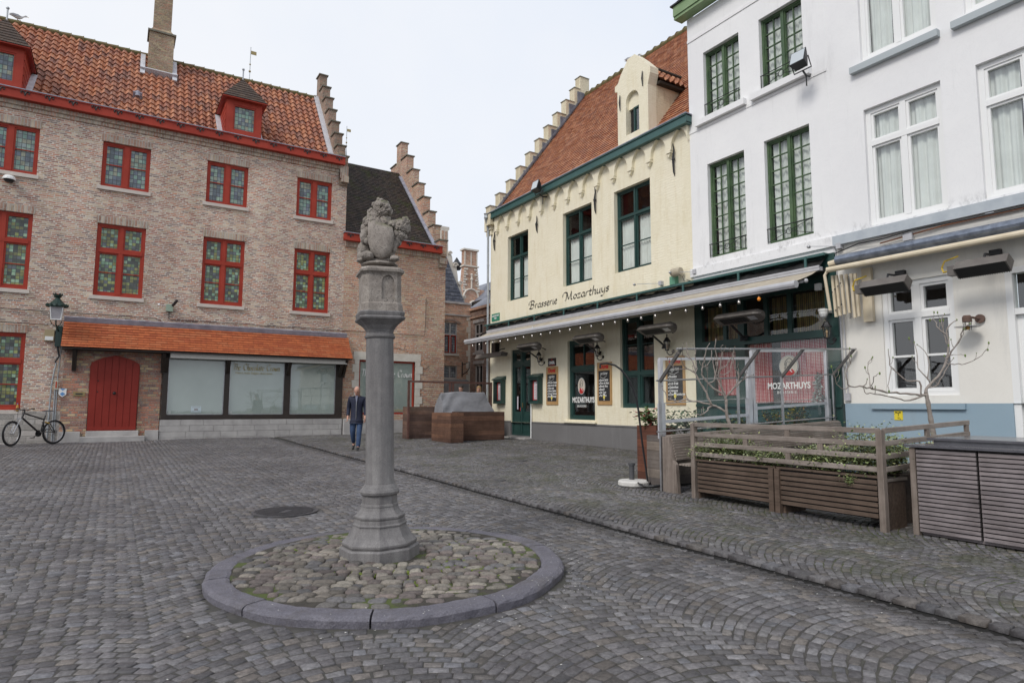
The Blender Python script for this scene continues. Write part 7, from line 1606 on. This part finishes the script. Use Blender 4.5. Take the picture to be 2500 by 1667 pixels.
mb=MB(); mb.lathe([(.095,-.005),(.095,.005)],20,(bb[0],-.06,bb[2]),axis='y'); mb.tube([(bb[0],-.08,bb[2]),(bb[0]+.12,-.09,bb[2]-.12)],.012,6); mb.tube([(bb[0],.08,bb[2]),(bb[0]-.12,.09,bb[2]+.12)],.012,6); mb.bar((bb[0]+.07,-.13,bb[2]-.12),(bb[0]+.17,-.13,bb[2]-.12),.07,.02); mb.bar((bb[0]-.17,.13,bb[2]+.12),(bb[0]-.07,.13,bb[2]+.12),.07,.02); mb.build('crankset',M['iron'],BK,world=False)
mb=MB(); mb.tube([(.2,.05,.63),(.34,.05,.66)],.016,6); mb.build('yellow_linkage',plain('bike_yellow',(.6,.35,.02),.4),BK,world=False)
BK.rotation_euler=(math.radians(0),0,BK.rotation_euler.z)
bo_=thing('juice_bottle','small juice bottle standing on the sill above the bicycle handlebar','bottle',(-2.50,24.56,1.29)); mb=MB(); mb.lathe([(.033,0),(.036,.02),(.036,.13),(.015,.19),(.014,.21)],12,(-2.50,24.52,1.285)); mb.build('body',plain('amber_juice',(.5,.28,.06),.2),bo_,smooth=True); mb=MB().lathe([(.017,.21),(.017,.235)],10,(-2.50,24.52,1.285)); mb.build('cap',plain('cap_blue',(.1,.2,.5),.4),bo_); mb=MB().lathe([(.0375,.04),(.0375,.11)],12,(-2.50,24.52,1.285),cap=False); mb.build('wrapper',plain('wrapper_orange',(.7,.25,.03),.5),bo_)
M['slateplain']=plain('slate_roof',(.15,.16,.19),.6,(.22,.23,.27),1.5,bump=.2)
# ================= ALLEY BACKGROUND =================
M['pane_grey']=leadglass('grey_leaded_glass',[(.25,.28,.30),(.2,.22,.25),(.3,.33,.34)],.12,.16)
AH=thing('alley_brick_house','red brick house closing the alley, with stone windows under a slate roof','building',(17,34,.6))
BF=Fac('y',34.0)
wn=[(16.28,17.22,4.55,6.44),(16.30,17.24,3.10,3.86),(14.2,15.1,4.55,6.44)]
mb=MB(); BF.wall(mb,12.3,18.11,-.2,7.66,wn,.2); mb.quad((18.11,34,0),(18.11,38,0),(18.11,38,7.6),(18.11,34,7.6)); mb.build('wall',M['brick_red'],AH)
mb=MB(); BF.box(mb,12.3,18.15,0,.06,7.58,7.70); BF.box(mb,12.3,18.11,0,.05,6.86,6.94); mb.build('cornice',M['stone'],AH)
mb=MB(); 
for i in range(18): BF.box(mb,18.11-(.28 if i%2 else .16),18.12,0,.02,.5+i*.36,.5+i*.36+.34)
mb.build('quoins',M['stone_white'],AH)
for a,b,z0,z1 in wn[:2]:
    w=window(BF,AH,a,b,z0,z1,.12,M['stone'],M['pane_grey'],fw=.07,mull=(.5,),trans=(z0+(z1-z0)*.62,) if z1>5 else (),mw=.08)
    if z1>5:
        for c in (a+.07,(a+b)/2+.04): mb=MB(); BF.box(mb,c,c+.36,-.1,-.02,z0+.07,z0+.12); BF.box(mb,c,c+.05,-.1,-.02,z0+.07,z0+1.13); BF.box(mb,c+.31,c+.36,-.1,-.02,z0+.07,z0+1.13); BF.box(mb,c,c+.36,-.1,-.02,z0+1.08,z0+1.13); mb.build('red_casement',M['redwood'],w)
    s=MB(); BF.box(s,a-.08,b+.1,0,.08,z0-.10,z0); s.build('sill',M['stone_white'],w)
mb=MB()
for k in range(9):
    a0=math.radians(150-k*13.5); a1=math.radians(150-k*13.5-12.5); q=[(16.75+r*math.cos(a)*1.25,6.15+r*.75*math.sin(a)) for r,a in ((.52,a0),(.68,a0),(.68,a1),(.52,a1))]
    mb.prism([BF.pt(x,0,z) for x,z in q],(0,-.03,0))
mb.build('window_arch',M['brick_dark'],AH)
mb=MB(); mb.tube([(17.55,33.95,4.1),(17.55,33.95,3.2)],.03,6); mb.tube([(17.55,33.95,3.95),(17.62,33.7,3.98),(17.78,33.5,4.1),(17.78,33.5,3.7),(17.68,33.6,3.5),(17.57,33.9,3.35)],.025,6); mb.build('iron_bracket',M['iron'],AH)
tile_roof('roof',(12.3,34.1,7.68),(1,0,0),(0,.14,1.0),17.75-12.3,3.6,.3,.22,0,M['slate'],AH,lift=.02,kind='flat',trim=lambda s_:(0,5.45-s_*.38))
# scrolled white gable
GB=thing('scrolled_gable','white stone scrolled gable rising above the slate roof behind the stepped gable','gable',(16.8,34.6,7.7))
pr=[(17.98,7.7),(17.95,8.05),(17.80,8.3),(17.72,8.75),(17.5,9.1),(17.46,9.5),(17.38,9.95),(17.12,10.2),(17.08,10.55),(16.98,10.78),(16.80,10.9),(16.78,12.15),(16.86,12.2),(16.86,12.38),(16.22,12.38),(16.22,12.2),(16.3,12.15),(16.3,10.8),(16.58,10.5),(16.95,9.5),(17.3,8.5),(17.6,7.7)]
mb=MB(); mb.prism([(x,34.9,z) for x,z in pr],(0,-.35,0)); mb.build('gable_wall',M['stone_white'],GB)
mb=MB(); mb.box(16.36,16.5,34.53,34.55,10.9,12.1); mb.box(16.58,16.7,34.53,34.55,10.9,12.1); mb.build('brick_infill',M['brick_red'],GB)
mb=MB()
for x,z,r in ((17.62,8.95,.16),(17.28,10.05,.18),(17.9,8.1,.12),(16.9,10.75,.14)): mb.tube([(x+r*(1-k/14)*math.cos(k*.6),34.5,z+r*(1-k/14)*math.sin(k*.6)) for k in range(14)],.05,6)
mb.build('scrolls',M['stone_white'],GB)
# right house of the alley
AR=thing('dark_alley_house','dark brick house with grey stone windows on the right side of the alley','building',(18.1,30,.5))
RA=Fac('x',18.1)
wr=[(32.42,33.45,4.65,6.4),(32.42,33.35,1.0,3.95),(30.4,31.4,4.65,6.4),(30.4,31.4,2.2,3.95)]
mb=MB(); RA.wall(mb,22.5,33.998,-.2,7.3,wr,.2); mb.build('wall',M['brick_dark'],AR)
mb=MB(); RA.box(mb,22.5,33.99,0,.08,6.72,6.8); RA.box(mb,22.5,33.99,0,.12,7.2,7.34); mb.build('cornice',M['brick_red'],AR)
for a,b,z0,z1 in wr:
    window(RA,AR,a,b,z0,z1,.1,M['stone'],M['dark'] ,fw=.12,mull=(.5,),trans=(z0+(z1-z0)*.62,),mw=.10)
    mb=MB(); RA.box(mb,a-.15,b+.15,0,.05,z1,z1+.18); RA.box(mb,a-.12,b+.12,0,.06,z0-.14,z0); mb.build('stone_lintel',M['stone'],AR)
mb=MB().quad((18.0,22.5,7.34),(18.0,34.2,7.34),(21.5,34.2,9.8),(21.5,22.5,9.8)); mb.build('roof',M['slateplain'],AR)
mb=MB(); mb.box(18.6,20.0,31.2,32.6,7.5,8.3); mb.prism([(18.5,31.1,8.3),(20.1,31.1,8.3),(19.3,31.1,8.8)],(0,1.6,0)); mb.build('roof_dormer',M['slateplain'],AR)
mb=MB(); mb.box(18.59,18.6,31.4,32.4,7.7,8.4); mb.build('dormer_window',M['redwood'],AR)
# far roofs
FRf=thing('far_slate_roofs','blue slate hipped roofs behind the alley houses','building',(21,39,0))
def hip(x0,x1,y0,y1,z0,z1,nm='hipped_roof'):
    xm=(x0+x1)/2; m=MB(); a=(x0,y0,z0);b=(x1,y0,z0);c=(x1,y1,z0);d=(x0,y1,z0); ap=(xm,y0+(x1-x0)/2*.7,z1); aq=(xm,y1-.5,z1); m.quad(a,b,ap); m.quad(b,c,aq,ap); m.quad(c,d,aq); m.quad(d,a,ap,aq); m.build(nm,M['slateplain'],FRf)
hip(22.3,27,40,48,9.2,11.2); hip(18.9,22.5,37,41,7.5,8.35); hip(19.6,21.4,36.0,38.5,7.4,8.3)
MB().box(18.4,27,37.5,47,0,7.5).build('wall',M['brick_dark'],FRf); MB().box(22.3,27,40.0,48,7.5,9.2).build('upper_wall',M['slate'],FRf)
# turret chimney
TW=thing('brick_turret','tall red brick turret with white stone bands and a round window beyond the alley','tower',(22.1,42,0))
mb=MB(); mb.box(21.62,22.72,41.7,42.15,10.7,13.1); loft(mb,[[(21.45,41.6,7),(23.0,41.6,7),(23.0,42.3,7),(21.45,42.3,7)],[(21.5,41.65,9.9),(22.9,41.65,9.9),(22.9,42.25,9.9),(21.5,42.25,9.9)],[(21.62,41.7,11.9),(22.72,41.7,11.9),(22.72,42.15,11.9),(21.62,42.15,11.9)]]); mb.box(22.9,23.35,41.7,42.2,7,10.2); mb.build('shaft',M['brick_red'],TW)
mb=MB(); mb.box(21.52,22.82,41.6,42.25,13.1,13.22); mb.box(21.52,22.84,41.62,42.22,11.86,11.96)
for i in range(9):
    w=.16 if i%2 else .28; f=i/8; z=10.0+i*.2; xl=21.5+.12*f; xr_3=22.9-.18*f
    mb.box(xl-.02,xl+w,41.62,41.66,z,z+.13); mb.box(xr_3-w,xr_3+.02,41.62,41.66,z,z+.13)
for x in (21.62,22.14,22.64): mb.box(x-.0,x+.09,41.67,41.7,12.0,13.0)
mb.tube([(22.18+.62*math.cos(a),41.62,9.55+.62*math.sin(a)) for a in np.linspace(.0,3.14,13)],.07,6,cap=False)
mb.tube([(22.38+.3*math.cos(a),41.58,8.95+.3*math.sin(a)) for a in np.linspace(0,6.283,21)],.09,6,cap=False)
mb.tube([(22.2,41.6,10.2),(22.2,41.6,11.2)],.06,6); mb.ball((22.2,41.6,11.25),.1); mb.ball((22.2,41.6,10.9),.12,8,6); mb.build('stone_trim',M['stone_white'],TW)
mb=MB(); mb.lathe([(.25,0),(.25,.01)],16,(22.38,41.585,8.95),axis='y'); mb.build('round_window',M['dark'],TW)
MB().lathe([(.02,0),(.3,.0),(.42,.25),(.4,.5),(.25,.62),(.05,.95),(.01,1.0)],10,(22.15,44,12.05)).build('onion_cap',M['iron'],TW)
# weather vanes
def vane(label,x,y,z0,z1,s=1,cone=0):
    t=thing('weather_vane',label,'weather vane',(x,y,z0),0,'gilded weather vanes beyond the roofs'); mb=MB(); mb.tube([(x,y,z0-6),(x,y,z1)],.03*s,6); 
    if cone: mb.lathe([(.45,0),(.1,1.6),(.03,2.4)],8,(x,y,z0-2.4))
    mb.build('rod',M['zinc'],t); mb=MB(); mb.ball((x,y,z0+.3*(z1-z0)),.08*s); mb.ball((x,y,z0+.5*(z1-z0)),.06*s); mb.box(x,x+.38*s,y-.01,y+.01,z1-.5*s,z1-.25*s); mb.build('gilt_flag',M['brass'],t)
vane('tall weather vane with a little gilt flag above the pantile roof ridge',6.62,45,23.5,26.0); vane('thin weather vane on a small spire between the two stepped gables',13.46,45,20.2,22.0,.8,1)
# gulls
def gull(label,p,rz,s=1):
    t=thing('gull',label,'bird',p,rz,'birds on the roofs'); mb=MB(); secs=[]
    for x,r,z in ((-.22,.015,.02),(-.15,.04,.01),(-.05,.07,0),(.06,.075,.01),(.14,.05,.05),(.18,.035,.10),(.22,.042,.135),(.26,.03,.14),(.285,.008,.135)):
        secs.append([(x*s,r*s*math.cos(a),(z+r*math.sin(a)+.12)*s) for a in np.linspace(0,2*math.pi,9)[:-1]])
    loft(mb,secs); b=mb.build('body',plain('gull_white',(.7,.7,.7),.8),t,world=False,smooth=True)
    mb=MB(); 
    for y in (-.06,.06): mb.prism([(-.26*s,y*s*.6,.13*s),(-.05*s,y*s*1.25,.10*s),(.08*s,y*s*1.3,.15*s),(.0,y*s*.9,.20*s),(-.15*s,y*s*.8,.19*s)],(0,.012*s*(1 if y>0 else -1),0))
    mb.build('wing',plain('gull_grey',(.3,.3,.32),.8),t,world=False); mb=MB(); mb.tube([(.28*s,0,.255*s),(.33*s,0,.245*s)],[.012*s,.004*s],5); mb.build('beak',plain('beak_yellow',(.6,.4,.05),.6),t,world=False)
    mb=MB(); 
    for y in (-.025,.025): mb.tube([(.0,y*s,.08*s),(.0,y*s,0)],.007*s,4); mb.box(-.01,.04*s,y*s-.015,y*s+.015,0,.006)
    mb.build('legs',plain('leg_pink',(.4,.2,.2),.8),t,world=False); return t
gull('white gull perched on the ridge of the brick house at the left edge',(-3.80,28.3,15.45),.3,1.0); 
gull('grey bird perched on the brasserie roof ridge left of the dormer',(16.9,18.2,15.2),-.9,1.2)
MB_=MB(); random.seed(2)
# ================= PEOPLE =================
def skin_mesh(name,joints,bones,mat,parent,sub=1,root=0,extra=None):
    me=bpy.data.meshes.new(name); me.from_pydata([j[0] for j in joints],bones,[]); o=bpy.data.objects.new(name,me); COL.objects.link(o)
    if parent is not None: o.parent=parent
    me.materials.append(mat); m=o.modifiers.new('skin','SKIN'); m.use_smooth_shade=True
    for v,j in zip(me.skin_vertices[0].data,joints): v.radius=(j[1],j[2] if len(j)>2 else j[1]); 
    me.skin_vertices[0].data[root].use_root=True
    s=o.modifiers.new('sub','SUBSURF'); s.levels=sub; s.render_levels=sub
    evaluated(o); o.data.polygons.foreach_set('use_smooth',[True]*len(o.data.polygons)); return o
M['skin']=plain('skin',(.50,.27,.20),.6,(.55,.31,.23),20); M['hair_grey']=plain('grey_hair',(.18,.16,.15),.9); M['navy']=plain('navy_quilted_jacket',(.008,.011,.03),.75,(.014,.018,.042),9,bump=.4,bscale=18); M['jeans']=plain('blue_jeans',(.022,.045,.10),.85,(.045,.08,.16),6,bump=.2); M['shoe']=plain('black_shoes',(.015,.015,.016),.5)
def head(parent,c,fwd,mat,hairmat,tilt=.35,hair='short',s=1.0):
    """skull, face, nose, ears, eyes; fwd = facing direction in local frame"""
    f=Vector((fwd[0],fwd[1],0)).normalized(); r=Vector((f.y,-f.x,0)); u=Vector((0,0,1)); f2=(f*math.cos(tilt)-u*math.sin(tilt)); u2=(u*math.cos(tilt)+f*math.sin(tilt))
    P=lambda a,b,c_:Vector(c)+(r*a+f2*b+u2*c_)*s
    mb=MB(); n=16
    prof=[(-.115,.030,.03,.035),(-.10,.048,.045,.03),(-.075,.058,.062,.02),(-.04,.066,.078,.008),(0,.072,.090,.0),(.04,.074,.094,-.004),(.08,.064,.082,-.008),(.105,.042,.055,-.01),(.118,.012,.015,-.01)]
    secs=[[P(ra*math.cos(a),rb*math.sin(a)+off,z) for a in np.linspace(0,2*math.pi,n+1)[:-1]] for z,ra,rb,off in prof]
    loft(mb,secs); 
    mb.add([P(-.012,.088,.01),P(.012,.088,.01),P(.018,.085,-.035),P(-.018,.085,-.035),P(0,.118,-.03),P(0,.09,.02)],[(0,3,4),(1,4,2),(3,2,4),(0,4,5),(1,5,4)])
    for q in (-1,1):
        tt=MB().ball((0,0,0),1,8,6); mb.add([P(q*.076+v[0]*.01,v[1]*.02-.005,v[2]*.032-.01) for v in tt.v],tt.f)
    o=mb.build('head',mat,parent,world=False,smooth=True)
    mb=MB(); 
    for q in (-1,1): tt=MB().ball((0,0,0),1,6,5); mb.add([P(q*.028+v[0]*.011,.083+v[1]*.006,.01+v[2]*.006) for v in tt.v],tt.f)
    mb.build('eyes',M['iron'],o,world=False)
    mb=MB(); tt=MB().ball((0,0,0),1,8,5); mb.add([P(v[0]*.024,.087+v[1]*.006,-.062+v[2]*.005) for v in tt.v],tt.f); mb.build('mouth',plain('lips',(.3,.1,.09),.6),o,world=False)
    mb=MB()
    if hair=='balding': rng_=[(-.06,.076,.062,-.04),(-.0,.083,.08,-.028),(.04,.083,.088,-.024),(.07,.076,.08,-.03),(.095,.055,.055,-.04)]
    elif hair=='short': rng_=[(-.05,.078,.07,-.035),(0,.083,.085,-.02),(.05,.085,.098,-.01),(.09,.074,.088,-.01),(.118,.045,.055,-.012),(.128,.01,.012,-.012)]
    else: rng_=[(-.22,.07,.05,-.06),(-.12,.088,.07,-.045),(-.03,.09,.085,-.03),(.05,.088,.1,-.012),(.09,.076,.09,-.01),(.12,.046,.056,-.012),(.13,.01,.012,-.012)]
    loft(mb,[[P(ra*math.cos(a),rb*math.sin(a)+off,z) for a in np.linspace(0,2*math.pi,n+1)[:-1]] for z,ra,rb,off in rng_]); mb.build('hair',hairmat,parent,world=False,smooth=True)
def hand_joints(J,B,wi,w,d,side,curl=.5,s=1.0):
    """adds palm, four fingers and a thumb after wrist index wi; d = hand direction, side = thumb side"""
    d=Vector(d).normalized(); sd=Vector(side).normalized(); inn=d.cross(sd).normalized()
    p=Vector(w); palm=p+d*.045*s; J.append((palm,.022*s,.032*s)); pi=len(J)-1; B.append((wi,pi))
    for k,(off,L) in enumerate(((.030,.070),(.010,.078),(-.010,.072),(-.028,.056))):
        b=p+d*.085*s+sd*off*s; J.append((b,.0095*s)); B.append((pi,len(J)-1)); m=b+(d*math.cos(curl*.6)+inn*math.sin(curl*.6))*L*.5*s; J.append((m,.0085*s)); B.append((len(J)-2,len(J)-1)); e=m+(d*math.cos(curl*1.5)+inn*math.sin(curl*1.5))*L*.5*s; J.append((e,.0065*s)); B.append((len(J)-2,len(J)-1))
    t1=p+d*.03*s+sd*.035*s; J.append((t1,.012*s)); B.append((pi,len(J)-1)); J.append((t1+(d*.8+sd*.5).normalized()*.03*s,.0105*s)); B.append((len(J)-2,len(J)-1)); J.append((t1+(d*.95+sd*.25+inn*.2).normalized()*.055*s,.008*s)); B.append((len(J)-2,len(J)-1))
# local frame: +Y is the walking direction, X is his left... scaled metres
def walker(label,loc,rz,H=1.73):
    k=H/1.75; t=thing('person',label,'person',loc,rz)
    hipc=(0,0,.93); Lh=(.095,0,.90); Rh=(-.095,0,.90)
    Lk=(.10,.16,.52); La=(.10,.02,.16); Lt=(.11,.16,.055)       # trailing leg lifted, bent
    Rk=(-.09,.10,.50); Ra=(-.08,.16,.09); Rt=(-.09,.34,.045)
    Lk=(.10,.02,.49); La=(.09,-.24,.17); Lt=(.10,-.15,.045)
    Ls=(.19,0,1.42); Rs=(-.19,0,1.42); Le=(.235,-.08,1.13); Lw=(.235,.06,.90); Re=(-.24,-.0,1.13); Rw=(-.245,.12,.90)
    sp=[(0,0,1.08),(0,.0,1.25),(0,.01,1.40),(0,.03,1.49),(0,.055,1.56)]
    sc=lambda p:Vector(p)*k
    J=[(sc(hipc),.09*k,.08*k),(sc(sp[0]),.11*k,.09*k),(sc(sp[1]),.14*k,.105*k),(sc(sp[2]),.13*k,.09*k),(sc(sp[3]),.055*k),(sc(sp[4]),.052*k)]
    B=[(0,1),(1,2),(2,3),(3,4),(4,5)]
    def chain(a,pts):
        for p,r in pts: J.append((sc(p),r*k)); B.append((a,len(J)-1)); a=len(J)-1
        return a
    chain(0,[(Lh,.06),(Lk,.055),(La,.038),(Lt,.035)]); chain(0,[(Rh,.06),(Rk,.055),(Ra,.038),(Rt,.035)])
    wl_=chain(3,[(Ls,.055),(Le,.042),(Lw,.028)]); wr_=chain(3,[(Rs,.055),(Re,.042),(Rw,.028)])
    hand_joints(J,B,wl_,sc(Lw),(0,.35,-1),(-.3,.9,.2),.8,k); hand_joints(J,B,wr_,sc(Rw),(-.05,.25,-1),(.3,.9,.2),.6,k)
    skin_mesh('body',J,B,M['skin'],t)
    head(t,sc((0,.09,1.635)),(0,1),M['skin'],M['hair_grey'],.45,'balding',k)
    # jacket
    J=[(sc((0,0,.80)),.185*k,.145*k),(sc((0,0,.90)),.18*k,.14*k),(sc(sp[1]),.175*k,.125*k),(sc((0,.01,1.38)),.165*k,.11*k),(sc((0,.025,1.47)),.08*k,.075*k),(sc((0,.035,1.515)),.072*k,.07*k)]; B=[(0,1),(1,2),(2,3),(3,4),(4,5)]
    chain(3,[(Ls,.078),(Le,.062),((.235,.04,.93),.05)]); chain(3,[(Rs,.078),(Re,.062),((-.245,.10,.93),.05)])
    jk=skin_mesh('jacket',J,B,M['navy'],t,root=1)
    mb=MB().tube([sc((0,.135,.86)),sc((0,.15,1.08)),sc((0,.148,1.25)),sc((0,.118,1.40)),sc((0,.11,1.46))],.007,5); mb.build('zip',M['steel'],jk,world=False)
    mb=MB().prism([sc((-.035,.105,1.50)),sc((.035,.105,1.50)),sc((.012,.135,1.33)),sc((-.012,.135,1.33))],(0,.01,0)); mb.build('shirt',plain('checked_shirt',(.25,.25,.3),.9,(.12,.13,.2),30),t,world=False)
    J=[(sc((0,0,1.0)),.13*k,.11*k),(sc((0,0,.88)),.15*k,.12*k)]; B=[(0,1)]
    chain(1,[(Lh[:2]+(.78,),.105),(Lk,.078),((La[0],La[1]+.03,La[2]+.01),.06)]); chain(1,[(Rh[:2]+(.78,),.105),(Rk,.078),((Ra[0],Ra[1]-.005,Ra[2]-.01),.062)])
    skin_mesh('jeans',J,B,M['jeans'],t)
    for a,tp_ in ((La,Lt),(Ra,Rt)):
        a_,t_=Vector(a),Vector(tp_); d=(t_-a_); d.normalize(); J=[(sc(a_+Vector((0,-.035,-.015))),.045*k,.048*k),(sc(a_.lerp(t_,.5)+Vector((0,0,-.0))),.045*k,.042*k),(sc(t_+d*.04),.038*k,.03*k)]
        skin_mesh('shoe',J,[(0,1),(1,2)],M['shoe'],t)
    return t
mx_,my_=5.68,17.25
ang=math.atan2(-mx_-.8,my_)  # faces roughly towards the viewer
walker('older man in a dark navy jacket and blue jeans walking beside the column, looking down',(mx_,my_,gr(mx_,my_)+.0),math.pi-.45)
def bystander(label,x,y,H,rz,coat,hairm,hair,extra=None):
    k=H/1.75; t=thing('person',label,'person',(x,y,gr(x,y)),rz); sc=lambda p:Vector(p)*k
    J=[(sc((0,0,.93)),.13*k,.10*k),(sc((0,0,1.2)),.13*k,.10*k),(sc((0,0,1.40)),.12*k,.09*k),(sc((0,.01,1.5)),.05*k),(sc((0,.03,1.57)),.05*k)]; B=[(0,1),(1,2),(2,3),(3,4)]
    def chain(a,pts):
        for p,r in pts: J.append((sc(p),r*k)); B.append((a,len(J)-1)); a=len(J)-1
        return a
    chain(0,[((.09,0,.88),.08),((.09,.03,.5),.055),((.09,0,.09),.04),((.09,.14,.045),.034)]); chain(0,[((-.09,0,.88),.08),((-.09,.03,.5),.055),((-.09,0,.09),.04),((-.09,.14,.045),.034)])
    a=chain(2,[((.18,0,1.41),.05),((.24,.0,1.14),.04),((.20,.18,1.0),.027)]); b=chain(2,[((-.18,0,1.41),.05),((-.24,0,1.14),.04),((-.20,.18,1.0),.027)])
    hand_joints(J,B,a,sc((.20,.18,1.0)),(-.1,1,-.2),(-.3,0,1),.7,k); hand_joints(J,B,b,sc((-.20,.18,1.0)),(.1,1,-.2),(.3,0,1),.7,k)
    skin_mesh('body',J,B,M['skin'],t); head(t,sc((0,.05,1.64)),(0,1),M['skin'],hairm,.1,hair,k)
    J=[(sc((0,0,.72)),.19*k,.15*k),(sc((0,0,1.05)),.16*k,.13*k),(sc((0,0,1.25)),.165*k,.125*k),(sc((0,.0,1.39)),.15*k,.11*k),(sc((0,.02,1.50)),.075*k)]; B=[(0,1),(1,2),(2,3),(3,4)]
    chain(3,[((.18,0,1.41),.075),((.25,0,1.14),.06),((.21,.15,1.01),.045)]); chain(3,[((-.18,0,1.41),.075),((-.25,0,1.14),.06),((-.21,.15,1.01),.045)])
    skin_mesh('coat',J,B,coat,t,root=1)
    J=[(sc((0,0,.9)),.14*k,.11*k)]; B=[]; chain(0,[((.09,0,.8),.09),((.09,.03,.5),.068),((.09,0,.12),.05)]); chain(0,[((-.09,0,.8),.09),((-.09,.03,.5),.068),((-.09,0,.12),.05)]); skin_mesh('trousers',J,B,M['shoe'],t)
    for q in (-1,1): skin_mesh('shoe',[(sc((.09*q,-.03,.05)),.045*k),(sc((.09*q,.1,.045)),.042*k),(sc((.09*q,.2,.035)),.034*k)],[(0,1),(1,2)],M['shoe'],t)
    if extra: extra(t,sc)
M['blackcoat']=plain('black_coat',(.01,.01,.012),.7); M['creamcoat']=plain('cream_coat',(.62,.56,.46),.85); M['blond']=plain('blond_hair',(.30,.19,.09),.8); M['darkhair']=plain('dark_hair',(.03,.022,.018),.7)
bystander('person with dark hair in a black coat in the alley behind the tarpaulin',11.2,21.7,1.88,2.2,M['blackcoat'],M['darkhair'],'short')
def bag(t,sc): 
    mb=MB(); mb.ball(sc((.16,.2,1.08)),.16,10,8,(1,.6,.9)); mb.build('dark_bag',plain('dark_brown_bag',(.04,.02,.018),.6),t,world=False,smooth=True); MB().tube([sc((.1,.1,1.2)),sc((-.05,.12,1.4)),sc((-.15,0,1.46))],.014,6).build('bag_strap',M['iron'],t,world=False)
bystander('blond woman in a cream coat with a dark bag in the alley behind the tarpaulin',11.98,21.75,1.86,2.6,M['creamcoat'],M['blond'],'long',bag)
# grey van-like cover further in the alley
vn=thing('grey_canopy','grey fabric canopy standing in the alley in front of the brick house','canopy',(15,30,.5)); mb=MB(); mb.prism([(14.2,29.5,2.15),(15.65,29.5,2.15),(15.65,29.5,2.78),(15.5,29.5,2.86),(14.2,29.5,2.86)],(0,1.6,0)); mb.build('cover',M['tarp'],vn); mb=MB(); mb.box(14.2,14.26,29.5,29.56,.5,2.15); mb.box(15.6,15.66,29.5,29.56,.5,2.15); mb.box(14.26,15.6,29.52,29.54,.8,2.15); mb.build('screen',M['tarp'],vn)

for o in list(bpy.data.objects):
    if o.type=='MESH' and o.name.split('.')[0] in ('cladding','plinth_block','flashing','string_course','arm_plate','coping','scrolls','stone_lintel','dormer_cheek','stickers','gilt_flag','wing','legs'): split_loose(o)
